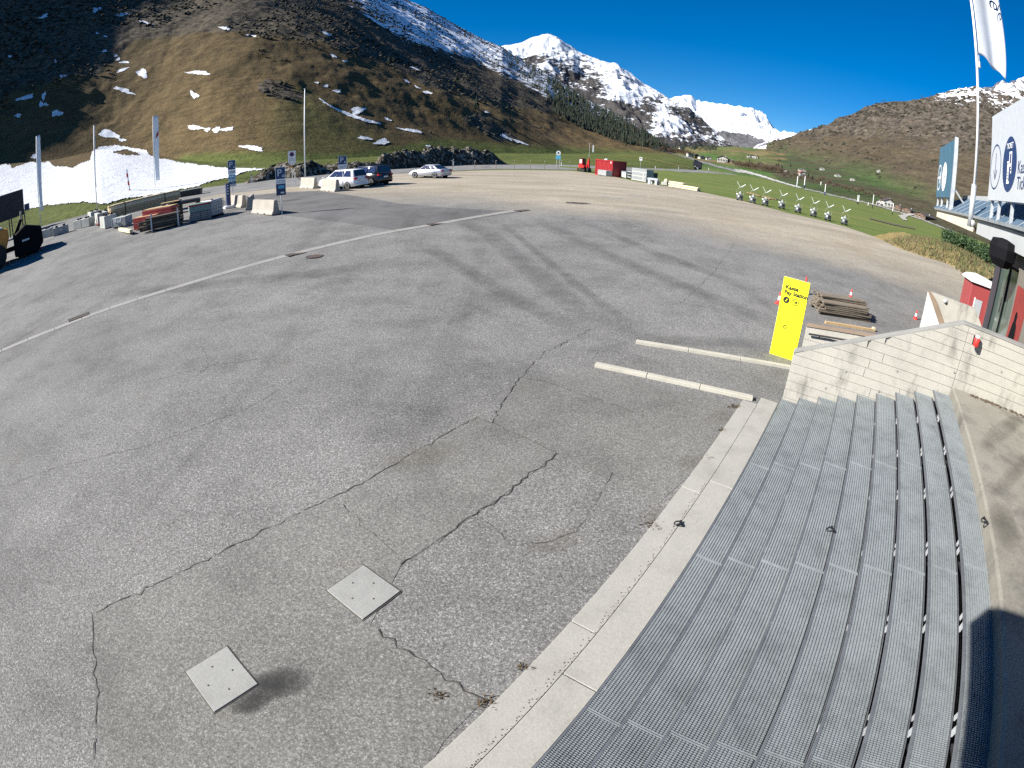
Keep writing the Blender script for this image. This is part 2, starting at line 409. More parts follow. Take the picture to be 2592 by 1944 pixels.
def slope_mat(name, grass1, grass2, dark, green, rock, snowcol=(.86, .885, .93), fs=.12, rs=.02):
    """grass, scrub, meadow, rock and snow by what grows or lies there (vertex masks broken up by noise)"""
    k = NT(name)
    n = k.noise(fs, 7, .68, dist=.4); nf = k.noise(fs*7, 5, .72)
    br = k.mix(k.ramp(n, [(.32, 0.0), (.66, 1.0)]), grass1, grass2)
    tuft = k.ramp(nf, [(.28, .45), (.5, 1.0), (.78, 1.35)])
    ter = k.ramp(k.noise(fs*2.2, 6, .7, vec=k.mapped((.28, .28, 3.2))), [(.32, .62), (.52, 1.0), (.72, 1.25)])      # cattle terraces along the contour
    tuft = k.mix(1.0, tuft, ter, 'MULTIPLY')
    br = k.mix(1.0, br, tuft, 'MULTIPLY')
    gr = k.mix(1.0, green, tuft, 'MULTIPLY')
    c = k.mix(k.attr('green'), br, gr)
    da = k.mix(k.ramp(k.noise(fs*2.4, 7, .75), [(.38, 0.0), (.62, 1.0)]), dark, k.mix(.5, grass1, rock))
    da = k.mix(1.0, da, tuft, 'MULTIPLY')
    sh = k.math('ADD', k.attr('shrub'), k.math('MULTIPLY', k.math('SUBTRACT', k.noise(fs*1.3, 6, .72), .5), 1.1))
    c = k.mix(k.ramp(sh, [(.42, 0.0), (.60, 1.0)]), c, da)
    rk = k.math('ADD', k.attr('rock'), k.math('MULTIPLY', k.math('SUBTRACT', k.noise(rs*2, 8, .75), .5), 1.3))
    c = k.mix(k.ramp(rk, [(.45, 0.0), (.58, 1.0)]), c, k.mix(k.ramp(k.noise(rs*6, 6, .7), [(.3, 0.0), (.7, 1.0)]), rock, tuple(v*.42 for v in rock)))
    sn = k.math('ADD', k.attr('snow'), k.math('MULTIPLY', k.math('SUBTRACT', k.mix(.45, k.noise(rs*1.3, 8, .72, vec=k.mapped((1, 1, 2.6))), k.noise(rs*5, 7, .72, vec=k.mapped((1, 1, 1.8)))), .5), 1.9))
    c = k.mix(k.ramp(sn, [(.48, 0.0), (.54, 1.0)]), c, snowcol)
    k.bump(k.mix(.5, n, nf), .9, .6)
    return k.done(c, .95, 0, .1)
M['hill'] = slope_mat('hillside_grass', (.128, .090, .043), (.082, .061, .030), (.024, .021, .013), (.088, .105, .030), (.16, .15, .135), fs=.16, rs=.03)
M['mount'] = slope_mat('mountain_snow', (.14, .11, .06), (.10, .08, .045), (.03, .03, .025), (.07, .10, .03), (.075, .07, .068), snowcol=(.55, .575, .62), fs=.014, rs=.0075)
M['massif'] = slope_mat('massif_snow', (.16, .13, .10), (.12, .10, .08), (.05, .05, .05), (.07, .10, .04), (.12, .12, .13), snowcol=(.64, .665, .71), fs=.008, rs=.0032)
M['valley'] = slope_mat('valley_meadow', (.165, .125, .06), (.13, .10, .05), (.05, .045, .025), (.060, .115, .030), (.22, .20, .17), fs=.035, rs=.01)
M['east'] = slope_mat('east_slope', (.082, .066, .043), (.054, .043, .029), (.022, .018, .015), (.048, .076, .026), (.15, .13, .11), fs=.035, rs=.012)
def rubble_mat():
    k = NT('rubble_bank'); v = k.voro(2.2, out='Color'); s_ = k.n.new('ShaderNodeSeparateColor'); k.link(v, s_.inputs[0])
    c = k.ramp(s_.outputs[0], [(0, (.035, .032, .024)), (.45, (.075, .066, .05)), (.72, (.20, .18, .14)), (.95, (.36, .33, .28))])
    c = k.mix(1.0, c, k.ramp(k.noise(.9, 6, .7), [(.35, .45), (.65, 1.2)]), 'MULTIPLY'); k.bump(k.noise(3, 6, .75), 1.0, .4); return k.done(c, .95, 0, .1)
M['rubble'] = rubble_mat()
def dry_mat():
    k = NT('dry_bank'); b = k.ramp(k.noise(1.6, 6, .7), [(.3, (.10, .085, .035)), (.5, (.26, .20, .085)), (.7, (.36, .28, .13))]); k.bump(k.noise(9, 5, .7), 1, .08); return k.done(b, .95, 0, .1)
M['dry_bank'] = dry_mat()

M['board_back'] = plain('board_back', (.012, .013, .022), .6)

def mark_mat(name, col, amount):
    k = NT(name); tr = k.n.new('ShaderNodeBsdfTransparent'); mx = k.n.new('ShaderNodeMixShader')
    k.done(col, .9, 0, .2); n = k.ramp(k.noise(1.3, 6, .7), [(.30, .15), (.68, 1.0)]); f = k.math('MULTIPLY', k.math('MULTIPLY', k.attr('fade'), n), amount)
    out = k.n['Material Output']; k.link(f, mx.inputs[0]); k.link(tr.outputs[0], mx.inputs[1]); k.link(k.b.outputs[0], mx.inputs[2]); k.link(mx.outputs[0], out.inputs['Surface']); return k.m
M['tyre_mark'] = mark_mat('tyre_mark', (.055, .054, .054), .30)
M['soft_stain'] = mark_mat('soft_stain', (.035, .035, .035), 1.0)
M['soil_stain'] = mark_mat('soil_stain', (.12, .092, .062), .24)
M['weed'] = plain('weed_brown', (.10, .065, .03), .9, var=.6, scale=9)
M['soft_stain2'] = mark_mat('landing_stain', (.07, .064, .052), .42)
M['banner'] = plain('banner_cloth', (.80, .81, .83), .8, var=.05)
# ---------------------------------------------------------------- terrain
Q = 2592/2212.0
def setattr_f(me, name, arr):
    a = me.attributes.new(name, 'FLOAT', 'POINT'); a.data.foreach_set('value', np.asarray(arr, dtype=np.float32).ravel())
def line_arrays(line):
    o = []
    for px, py, D, *zz in line:
        d = ray(px, py); h = math.hypot(d.x, d.y); z = CAMZ+D*d.z/h
        if zz: z = gz(D*d.x/h, min(D*d.y/h, 130))+zz[0]
        o.append((math.atan2(d.x, d.y), z, math.log(D)))
    o.sort(); a = np.array(o); return a
def layer(name, lines, rows, naz, mat, amp, masks=None, seed=1, az=None, pw=None, soft=(), softd=None):
    A = [line_arrays(l) for l in lines]
    lo = az[0] if az else max(a[0, 0] for a in A); hi = az[1] if az else min(a[-1, 0] for a in A)
    TH = np.linspace(lo, hi, naz); X = []; Y = []; Z = []
    Zs = [np.interp(TH, a[:, 0], a[:, 1]) for a in A]; Ds = [np.exp(np.interp(TH, a[:, 0], a[:, 2])) for a in A]
    if softd is not None:
        n = naz//16*2+1; ke = np.hanning(n+2)[1:-1]; ke /= ke.sum(); Dn = np.convolve(np.pad(Ds[softd], n//2, mode='edge'), ke, 'valid'); Zs[softd] = CAMZ+(Zs[softd]-CAMZ)*Dn/Ds[softd]; Ds[softd] = Dn
    for i in soft:
        n = max(3, naz//14)*2+1; ke = np.hanning(n+2)[1:-1]; ke /= ke.sum()
        for arr in (Zs, Ds): arr[i] = np.convolve(np.pad(arr[i], n//2, mode='edge'), ke, 'valid')
    for i in range(len(A)-1):
        n = rows[i]; ts = (np.arange(n)/n)**(pw[i] if pw else 1.0)
        if i == len(A)-2: ts = np.append(ts, 1.0)
        for t in ts:
            D = Ds[i]+(Ds[i+1]-Ds[i])*t; z = Zs[i]+(Zs[i+1]-Zs[i])*t
            X.append(D*np.sin(TH)); Y.append(D*np.cos(TH)); Z.append(z)
    X, Y, Z = np.array(X), np.array(Y), np.array(Z)
    frac = np.linspace(0, 1, X.shape[0])[:, None]
    Z = Z+amp(X, Y, np.hypot(X, Y), frac, seed)
    nr = X.shape[0]; verts = np.stack([X, Y, Z], -1).reshape(-1, 3)
    idx = np.arange(nr*naz).reshape(nr, naz)
    f = np.stack([idx[:-1, :-1], idx[:-1, 1:], idx[1:, 1:], idx[1:, :-1]], -1).reshape(-1, 4)
    me = bpy.data.meshes.new(name); me.from_pydata(verts.tolist(), [], f.tolist()); me.update()
    me.polygons.foreach_set('use_smooth', [True]*len(me.polygons)); me.materials.append(mat)
    if masks:
        PX, PY = where(X, Y, Z); mk = masks(X, Y, Z, PX, PY)
        for k in ('snow', 'shrub', 'green', 'rock'): setattr_f(me, k, np.clip(mk.get(k, np.zeros_like(X)), 0, 1)*np.ones_like(X))
    o = struct(mkobj(name, me))
    return o, verts, f
def above(PX, PY, pts, soft=8.0):          # 1 above the surveyed line, 0 below
    p = np.array(sorted(pts)); return np.clip((np.interp(PX, p[:, 0], p[:, 1])-PY)/soft*.5+.5, 0, 1)
def within(PX, PY, poly):
    ins = np.zeros(PX.shape, bool); n = len(poly)
    for i in range(n):
        x1, y1 = poly[i]; x2, y2 = poly[(i+1) % n]
        c = ((y1 > PY) != (y2 > PY)) & (PX < (x2-x1)*(PY-y1)/((y2-y1) if y2 != y1 else 1e-9)+x1); ins ^= c
    return ins

ROAD_OUT = [(-260, 700), (0, 608), (62, 586), (173, 554), (260, 532), (330, 512), (440, 487), (560, 470), (698, 455), (814, 443), (1000, 428), (1129, 420), (1286, 417), (1428, 417), (1564, 423), (1647, 426), (1718, 428)]
OUT_W = [G(*q) for q in ROAD_OUT]
def D_of(p): return math.hypot(p.x, p.y)
# --- valley floor near the site
def floor_sheet():
    TH = np.linspace(R(-82), R(82), 330); DD = np.concatenate([np.geomspace(1.0, 120, 150), np.geomspace(125, 700, 50)])
    D, T = np.meshgrid(DD, TH, indexing='ij'); X, Y = D*np.sin(T), D*np.cos(T)
    Z = gzA(X, np.clip(Y, -20, 130))-.03+(vnoise(X*.08, Y*.08, 3)-.5)*.25*np.clip((D-70)/60, 0, 1)
    v = np.stack([X, Y, Z], -1).reshape(-1, 3); nr, nc = X.shape; idx = np.arange(nr*nc).reshape(nr, nc)
    f = np.stack([idx[:-1, :-1], idx[:-1, 1:], idx[1:, 1:], idx[1:, :-1]], -1).reshape(-1, 4)
    me = bpy.data.meshes.new('meadow'); me.from_pydata(v.tolist(), [], f.tolist()); me.materials.append(M['meadow'])
    me.polygons.foreach_set('use_smooth', [True]*len(me.polygons)); struct(mkobj('meadow', me)); return v, f
fl_v, fl_f = floor_sheet()

# --- left hillside
TOE = [(-300, 470, 190), (0, 412, 180), (130, 412, 172), (180, 398, 172), (250, 372, 175), (340, 380, 168), (400, 400, 155), (540, 416, 125), (700, 411, 112), (900, 400, 122), (1129, 391, 150), (1286, 389, 185), (1428, 391, 230), (1564, 391, 300), (1690, 391, 420), (1760, 394, 480)]
CREST = [(-300, -170, 540), (0, -195, 560), (200, -195, 600), (400, -180, 660), (600, -150, 735), (760, -110, 830), (900, -60, 940), (1032, 0, 1150), (1081, 20, 1260), (1138, 53, 1400), (1182, 77, 1490), (1231, 102, 1580), (1272, 119, 1650), (1309, 146, 1720), (1386, 184, 1850), (1427, 213, 1930), (1492, 254, 2050), (1573, 296, 2200), (1634, 331, 2330), (1679, 364, 2420), (1700, 380, 2450), (1760, 391, 2450)]
L0 = [(px, py, D_of(p)) for (px, py), p in zip(ROAD_OUT, OUT_W)]
L0.append((1800, 431, 330))
def ampA(X, Y, D, fr, s):
    g = sm(120, 280, D)
    a = (fbm(X/190, Y/190, 4, s)-.5)*20*g+(fbm(X/34, Y/34, 5, s+5)-.5)*6.0*sm(110, 200, D)
    a += (fbm(X/6, Y/6, 3, s+9)-.5)*1.6*sm(90, 150, D)
    tt = sm(.105, .20, fr)
    # broad spurs running down the slope
    a += (fbm(np.arctan2(X, Y)*4, D/420, 3, s+31)-.5)*10*sm(140, 420, D)*(1-sm(.93, 1, fr)*.6)
    return a*tt*(1-.75*sm(.86, 1.0, fr))-.05*(fr < 1e-6)
SHRUB = [(-300, 300), (0, 262), (60, 236), (130, 222), (190, 200), (240, 206), (290, 160), (330, 120), (420, 105), (520, 95), (620, 92), (700, 102), (800, 118), (922, 163), (1028, 200), (1085, 232), (1154, 244), (1284, 281), (1410, 301), (1470, 325), (1600, 362), (1700, 385)]
SNOWL = [(-300, -400), (840, -60), (870, 0), (1000, 100), (1085, 132), (1200, 162), (1300, 205), (1400, 262), (1480, 300), (1600, 330), (1700, 370)]
GREEN = [(-300, 640), (0, 520), (250, 470), (430, 415), (470, 392), (600, 386), (900, 386), (1000, 372), (1090, 352), (1186, 356), (1329, 369), (1500, 376), (1614, 384), (1700, 391)]
BUSH = [(1166, 290), (1215, 286), (1240, 300), (1270, 322), (1310, 352), (1348, 366), (1290, 364), (1240, 346), (1200, 325), (1175, 310)]
HOLLOW = [(652, 212), (676, 200), (712, 206), (772, 244), (748, 260), (690, 246), (655, 232)]
STEEP = [(560, 372), (640, 330), (700, 300), (790, 305), (900, 345), (960, 378), (800, 386), (640, 388)]
def maskA(X, Y, Z, PX, PY):
    jx, jy = (fbm(X/18, Y/18, 4, 77)-.5)*34, (fbm(X/18, Y/18, 4, 78)-.5)*26
    px, py = PX+jx, PY+jy
    sh = above(PX+jx*.5, PY+jy*.6+10, SHRUB, 14)*.80; sh = np.maximum(sh, within(PX+jx*.5, PY+jy*.5, BUSH)*.95); sh = np.maximum(sh, within(PX+jx*.2, PY+jy*.2, HOLLOW)*.95)
    sh = np.maximum(sh, within(px, py, STEEP)*.34)
    sh = np.maximum(sh, .12+.3*(fbm(X/60, Y/60, 4, 12)-.5))
    sn = above(PX+jx, PY+jy*.6, SNOWL, 26)*(.60+.34*(fbm(X/90, Y/90, 5, 55)-.5))
    sn = np.where(PY < -60, 0, sn)
    sn = np.maximum(sn, above(px, py, SHRUB, 14)*(PX > 1000)*.20)
    gr = 1-above(PX+jx*.4, PY+jy*.35, GREEN, 8)
    gr = np.maximum(gr, .42*np.clip((PX-640)/150, 0, 1)*np.clip((1050-PX)/150, 0, 1)*(1-above(PX, PY, [(600, 300), (760, 215), (900, 320), (1050, 350)], 30)))
    return dict(snow=sn, shrub=sh, green=gr, rock=.12+0*X)
hill_o, hv, hf = layer('hillside', [L0, TOE, CREST, [(a, b+60, D*1.25) for a, b, D in CREST]], [40, 310, 6], 620, M['hill'], ampA, maskA, 3, pw=[1, 1.35, 1], soft=(1,), softd=2)

# --- snowy peak, massif, far ridge, right-hand mountain, far rocky peaks, far valley floor
def ampM(k1, k2):
    def f(X, Y, D, fr, s):
        L = np.median(D)
        a = (fbm(X/(L*.12), Y/(L*.12), 6, s, True)-.5)*L*k1+(fbm(X/(L*.03), Y/(L*.03), 5, s+4, True)-.5)*L*k2
        return a*np.clip(fr*6, 0, 1)*(1-.72*sm(.82, 1, fr))
    return f
PEAK = [(1000, 230, 2700), (1150, 165, 2800), (1272, 118, 2900), (1321, 108, 2950), (1349, 98, 3000), (1372, 91, 3000), (1386, 89, 3000), (1410, 98, 3000), (1435, 118, 2950), (1467, 138, 2950), (1500, 153, 2900), (1553, 167, 2850), (1585, 185, 2800), (1630, 216, 2750), (1663, 234, 2700), (1705, 262, 2650), (1744, 286, 2600), (1778, 314, 2550), (1812, 337, 2500), (1842, 363, 2450), (1862, 380, 2400), (1930, 400, 2400)]
PFOOT = [(1000, 395, 1500), (1500, 392, 1650), (1700, 392, 1700), (1862, 394, 1900), (1930, 404, 1950)]
def maskB(X, Y, Z, PX, PY):
    base = np.interp(PX, [1272, 1500, 1700, 1860], [165, 225, 318, 365])
    hi = np.clip((base-PY)/110, -1, 1)
    sn = .45+.30*hi+.6*(fbm(X/220, Y/220, 5, 5)-.5)
    sn = np.where(within(PX, PY, [(1260, 60), (1450, 60), (1445, 125), (1400, 128), (1350, 140), (1310, 150), (1260, 120)]), .98, sn)
    return dict(snow=sn, rock=.75+0*X, shrub=.35*(PY > base), green=.35*(PY > 370))
PEAK = [(a, b, D*1.5) for a, b, D in PEAK]; PFOOT = [(a, b, D*1.75) for a, b, D in PFOOT]
layer('snow_mountain', [PFOOT, PEAK, [(a, b+40, D*1.2) for a, b, D in PEAK]], [170, 5], 420, M['mount'], ampM(.055, .016), maskB, 21)
MASS = [(1640, 330, 6000), (1693, 258, 6000), (1714, 250, 6000), (1735, 246, 6000), (1750, 252, 6000), (1761, 264, 6000), (1791, 269, 6000), (1820, 267, 6000), (1842, 270, 6000), (1876, 278, 5900), (1893, 286, 5800), (1923, 297, 5700), (1940, 308, 5600), (1957, 327, 5500), (1986, 347, 5400), (2010, 366, 5300), (2060, 390, 5200)]
MASS = [(a, b, D*1.25) for a, b, D in MASS]
def maskC(X, Y, Z, PX, PY):
    lowrock = np.clip((PY-np.interp(PX, [1740, 1800, 1850, 1900, 1960], [340, 322, 318, 335, 352]))/25, 0, 1)
    return dict(snow=.80-.55*lowrock+.5*(fbm(X/500, Y/500, 5, 8)-.5), rock=.9+0*X, green=.5*(PY > 372), shrub=0*X)
layer('snow_massif', [[(1640, 392, 4600), (1800, 382, 4600), (1950, 384, 4400), (2060, 398, 4000)], MASS, [(a, b+30, D*1.2) for a, b, D in MASS]], [120, 4], 300, M['massif'], ampM(.05, .014), maskC, 33)
RIDGE = [(1900, 390, 4200), (1948, 366, 4200), (1991, 349, 4200), (2016, 344, 4200), (2046, 334, 4200), (2076, 328, 4200), (2150, 300, 4200), (2250, 290, 4200)]
layer('snow_ridge', [[(1900, 400, 2600), (2000, 392, 2600), (2250, 430, 2600)], RIDGE, [(a, b+30, D*1.2) for a, b, D in RIDGE]], [70, 4], 150, M['massif'], ampM(.03, .012),
      lambda X, Y, Z, PX, PY: dict(snow=.60+.45*(fbm(X/160, Y/160, 5, 8)-.5), rock=.8+0*X, shrub=.3+0*X, green=0*X), 41)
ROCKY = [(2400, 270, 4600), (2470, 250, 4600), (2494, 234, 4600), (2514, 228, 4600), (2523, 219, 4600), (2532, 215, 4600), (2540, 213, 4600), (2552, 220, 4600), (2562, 214, 4600), (2571, 213, 4600), (2580, 206, 4600), (2592, 203, 4600), (2700, 190, 4600), (2800, 240, 4600)]
layer('rocky_peaks', [[(2400, 420, 3000), (2800, 560, 3000)], ROCKY, [(a, b+30, D*1.2) for a, b, D in ROCKY]], [110, 4], 220, M['massif'], ampM(.075, .03),
      lambda X, Y, Z, PX, PY: dict(snow=.50+.5*(fbm(X/120, Y/120, 5, 3)-.5), rock=.95+0*X), 52)
EAST = [(1935, 379, 2600), (1982, 363, 2500), (2025, 345, 2400), (2076, 329, 2250), (2118, 314, 2150), (2161, 295, 2050), (2187, 280, 2000), (2212, 270, 1950), (2246, 263, 1900), (2289, 259, 1850), (2331, 252, 1800), (2374, 242, 1750), (2408, 236, 1720), (2441, 234, 1700), (2475, 233, 1690), (2509, 241, 1680), (2592, 247, 1650), (2800, 300, 1600), (3000, 380, 1600)]
EFOOT = [(1935, 384, 1800), (1982, 390, 1250), (2040, 405, 950), (2100, 425, 720), (2200, 455, 560), (2300, 492, 460), (2400, 532, 400), (2592, 640, 340), (2800, 760, 300), (3000, 860, 280)]
EFLOOR = [(1900, 428, 400, -.5), (1982, 448, 370, -.5), (2100, 472, 340, -.5), (2200, 503, 320, -.5), (2300, 533, 310, -.5), (2400, 566, 300, -.5), (2592, 648, 280, -.5), (2800, 790, 260, -.5), (3000, 900, 240, -.5)]
def maskE(X, Y, Z, PX, PY):
    j = (fbm(X/70, Y/70, 5, 9)-.5)*60
    dk = above(PX, PY+j, [(1900, 320), (2076, 345), (2180, 335), (2230, 345), (2400, 375), (2592, 400)], 60)
    gr = 1-above(PX, PY+j*.8, [(1900, 372), (1960, 374), (2050, 398), (2120, 408), (2200, 425), (2300, 470), (2400, 505), (2592, 600)], 26)
    sn = above(PX, PY+j*.5, [(1900, 200), (2300, 240), (2330, 262), (2420, 285), (2592, 290)], 40)*.42+.06*dk
    # terrace walls and field edges: pale streaks
    return dict(snow=sn, shrub=.30+.48*dk+.2*(fbm(X/120, Y/120, 4, 6)-.5), green=gr*np.clip(.15+2.6*(fbm(X/55, Y/55, 5, 44)-.28), .1, .95), rock=.10+.22*dk)
def ampE(X, Y, D, fr, s):
    g = sm(330, 700, D)*sm(.09, .32, fr)
    a = (fbm(X/260, Y/260, 6, s, True)-.5)*70*g+(fbm(X/60, Y/60, 5, s+3)-.5)*20*g+(fbm(X/15, Y/15, 3, s+3)-.5)*4*g
    return a*(1-.7*sm(.86, 1, fr))
east_o, ev, ef = layer('east_mountain', [EFLOOR, EFOOT, EAST, [(a, b+50, D*1.2) for a, b, D in EAST]], [30, 230, 5], 460, M['east'], ampE, maskE, 61, soft=(1,))
VAL0 = [(1500, 401, 260, -.5), (1650, 405, 300, -.5), (1750, 418, 330, -.5), (1858, 434, 350, -.5), (1900, 440, 370, -.5), (2060, 466, 370, -.5)]
VAL1 = [(1500, 386, 1100), (1650, 384, 1200), (1750, 378, 1700), (1800, 376, 2200), (1880, 377, 2300), (1940, 382, 1900), (2000, 400, 1350), (2060, 455, 950)]
def maskV(X, Y, Z, PX, PY): 
    n = fbm(X/90, Y/90, 5, 15)
    return dict(green=np.clip(.25+2.2*(n-.38), 0, 1), shrub=.30+.9*(fbm(X/60, Y/60, 5, 16)-.5), snow=.04+0*X, rock=.1+0*X)
val_o, vv, vf = layer('valley_meadow', [VAL0, VAL1, [(a, b+10, D*1.3) for a, b, D in VAL1]], [70, 3], 220, M['valley'],
                      lambda X, Y, D, fr, s: (fbm(X/140, Y/140, 5, s)-.45)*26*sm(360, 800, D), maskV, 71)
def bvh(*vf_):
    V = []; F = []
    for v, f in vf_:
        o = len(V); V += [tuple(q) for q in np.asarray(v)]; F += [tuple(int(i)+o for i in q) for q in f]
    return BVHTree.FromPolygons(V, F)
TB = bvh((fl_v, fl_f), (hv, hf), (ev, ef), (vv, vf))
def hit(px, py, far=9000):
    d = ray(px, py); r = TB.ray_cast(CAM, d, far); return r[0]
def ground_at(x, y):
    r = TB.ray_cast(Vector((x, y, 3000)), Vector((0, 0, -1))); return r[0].z if r[0] is not None else gz(x, y)
def drape(name, poly, step, lift, mat, lump=0, seed=0, hole=None):
    """a sheet lying on the terrain inside a surveyed outline"""
    P = np.array(poly); x0, y0 = P.min(0)-step; x1, y1 = P.max(0)+step
    nx, ny = int((x1-x0)/step)+2, int((y1-y0)/step)+2
    gx = x0+np.arange(nx)*step; gy = y0+np.arange(ny)*step; GX, GY = np.meshgrid(gx, gy)
    jx = (fbm(GX/7+seed*3.1, GY/7, 3, 5+seed)-.5)*step*3.0; jy = (fbm(GX/7, GY/7+seed*1.7, 3, 9+seed)-.5)*step*3.0
    ins = within(GX+jx, GY+jy, poly)
    if hole is not None: ins &= ~within(GX+jx, GY+jy, hole)
    ids = -np.ones(GX.shape, int); vs = []
    for j in range(ny):
        for i in range(nx):
            if ins[j, i]:
                h = hit(float(GX[j, i]), float(GY[j, i]))
                if h is None: continue
                D = math.hypot(h.x, h.y); ids[j, i] = len(vs)
                z = lift*(1+D*.004)
                if lump: z += lump*(float(fbm(np.array(h.x*.35), np.array(h.y*.35), 4, 3))-.3)
                vs.append((h.x, h.y, h.z+z))
    fs = [(ids[j, i], ids[j+1, i], ids[j+1, i+1], ids[j, i+1]) for j in range(ny-1) for i in range(nx-1) if min(ids[j, i], ids[j+1, i], ids[j+1, i+1], ids[j, i+1]) >= 0]
    # keep quads that do not jump across a fold of the ground
    def ok(f): 
        c = [vs[k] for k in f]; D = min(math.hypot(q[0], q[1]) for q in c); return max(math.hypot(q[0], q[1]) for q in c)-D < 14+D*.06
    fs = [f for f in fs if ok(f)]
    if not fs: return None
    me = bpy.data.meshes.new(name); me.from_pydata(vs, [], fs); me.materials.append(mat)
    bm = bmesh.new(); bm.from_mesh(me); bmesh.ops.delete(bm, geom=[v for v in bm.verts if not v.link_faces], context='VERTS')
    bmesh.ops.recalc_face_normals(bm, faces=bm.faces)
    if sum(f.normal.z for f in bm.faces) < 0: bmesh.ops.reverse_faces(bm, faces=bm.faces)
    bm.to_mesh(me); bm.free(); me.polygons.foreach_set('use_smooth', [True]*len(me.polygons))
    return struct(mkobj(name, me))
def ell(cx, cy, rx, ry, a=0, n=26, seed=0):
    rr = random.Random(seed); ph = [rr.uniform(0, 6.28) for _ in range(4)]; o = []
    for k in range(n):
        t = 2*math.pi*k/n; f = 1+.2*math.sin(2*t+ph[0])+.17*math.sin(3*t+ph[1])+.12*math.sin(5*t+ph[2])
        x, y = rx*f*math.cos(t), ry*f*math.sin(t); o.append((cx+x*math.cos(a)-y*math.sin(a), cy+x*math.sin(a)+y*math.cos(a)))
    return o
z2 = lambda x, y: (x/3.16, 300+y/3.16)
SNOWF = [z2(*q) for q in ((-120, 400), (0, 372), (80, 366), (95, 396), (240, 350), (330, 356), (400, 345), (430, 380), (580, 397), (650, 360), (720, 330), (728, 272), (790, 230), (920, 212), (1000, 226), (1130, 245), (1175, 258), (1210, 300), (1280, 320), (1500, 358), (1700, 384), (1850, 395), (2100, 400), (2160, 396), (2060, 420), (1960, 432), (1840, 480), (1700, 505), (1560, 555), (1400, 585), (1200, 625), (1000, 650), (860, 688), (800, 690), (700, 676), (600, 682), (400, 695), (220, 735), (0, 760), (-120, 790))]
drape('snow_field', SNOWF, 1.7, .06, M['snow'], .22, 1, [z2(*q) for q in ((905, 272), (1000, 256), (1050, 268), (1125, 290), (1010, 296), (950, 284))])
z1 = lambda x, y: (x/2.4578, y/2.4578)
pt = [(885, 460, 38, 24), (1235, 455, 60, 15), (770, 565, 62, 13, .25), (1208, 594, 26, 22, .5), (355, 708, 30, 22), (112, 722, 22, 12), (272, 600, 14, 22, .4), (255, 652, 12, 20), (285, 652, 14, 10), (390, 475, 20, 10), (1212, 797, 50, 13, .2), (1290, 812, 16, 14), (1345, 812, 22, 20), (1412, 808, 38, 14, -.15), (1570, 925, 62, 17, .1), (675, 838, 60, 24), (757, 873, 22, 12, .3), (212, 977, 18, 14), (1970, 518, 12, 7), (2028, 538, 18, 8), (2097, 570, 26, 9), (160, 610, 46, 16, -.3), (605, 208, 12, 6), (655, 228, 13, 6), (735, 372, 18, 8, -.4), (775, 390, 26, 8), (762, 437, 46, 7, -.35), (1400, 178, 40, 10, .2), (1560, 222, 30, 8, .1), (600, 62, 30, 16), (760, 92, 42, 10), (905, 142, 42, 7, .2), (345, 385, 7, 12), (60, 354, 15, 7), (2035, 212, 32, 9, .5), (270, 105, 30, 10, -.3), (650, 320, 14, 8), (720, 350, 14, 7)]
pt = [(*z1(q[0], q[1]), q[2]/2.4578, q[3]/2.4578, q[4] if len(q) > 4 else 0) for q in pt]
pt += [(800+q[0]/2.4578, q[1]/2.4578, q[2]/2.4578, q[3]/2.4578, q[4] if len(q) > 4 else 0) for q in ((260, 690, 50, 19), (445, 745, 20, 8, .3), (592, 815, 70, 9, .2), (303, 862, 38, 12, .2), (410, 886, 52, 16), (700, 912, 15, 7), (110, 350, 20, 9, .6), (180, 383, 15, 7), (565, 508, 22, 7, .5), (630, 545, 18, 6, .5), (695, 578, 30, 8, .3), (620, 430, 32, 7, .3), (1060, 700, 16, 6, .4), (1230, 875, 75, 9, .32), (1180, 850, 30, 8, .5))]
for i, (cx, cy, rx, ry, a) in enumerate(pt):
    drape('snow_patch', ell(cx, cy, rx*1.06, ry*1.06, a, seed=i), min(1.3, max(.7, ry/5)), .12, M['snow'], 0, i)
z4 = lambda x, y: (800+x/2.4578, y/2.4578)
drape('snow_patch', [z4(*q) for q in ((3, 600), (60, 638), (130, 676), (210, 706), (300, 738), (412, 772), (405, 782), (300, 760), (200, 728), (110, 682), (40, 640))], 1.2, .12, M['snow'], 0, 3)

# --- paved surfaces
def sheet(name, pts, dz, mat, ystep=1.0):
    bm = bmesh.new(); f = bm.faces.new([bm.verts.new((p[0], p[1], 0)) for p in pts])
    ys = [p[1] for p in pts]
    for y in np.arange(math.floor(min(ys))+1, min(math.ceil(max(ys)), 131), ystep):
        bmesh.ops.bisect_plane(bm, geom=bm.verts[:]+bm.edges[:]+bm.faces[:], plane_co=(0, float(y), 0), plane_no=(0, 1, 0))
    bmesh.ops.bisect_plane(bm, geom=bm.verts[:]+bm.edges[:]+bm.faces[:], plane_co=(-15, 0, 0), plane_no=(1, 0, 0))
    bmesh.ops.triangulate(bm, faces=bm.faces[:])
    for v in bm.verts: v.co.z = gz(v.co.x, v.co.y)+dz
    bmesh.ops.recalc_face_normals(bm, faces=bm.faces)
    if sum(f.normal.z for f in bm.faces) < 0: bmesh.ops.reverse_faces(bm, faces=bm.faces)
    me = bpy.data.meshes.new(name); bm.to_mesh(me); bm.free(); me.materials.append(mat)
    return struct(mkobj(name, me))
LOT_R = [(1455, 433.5), (1527, 442), (1597, 457), (1672, 469), (1768, 485), (1870, 506), (1990, 538), (2070, 556), (2140, 574), (2210, 598), (2280, 630), (2340, 650), (2392, 665), (2428, 682), (2459, 717)]
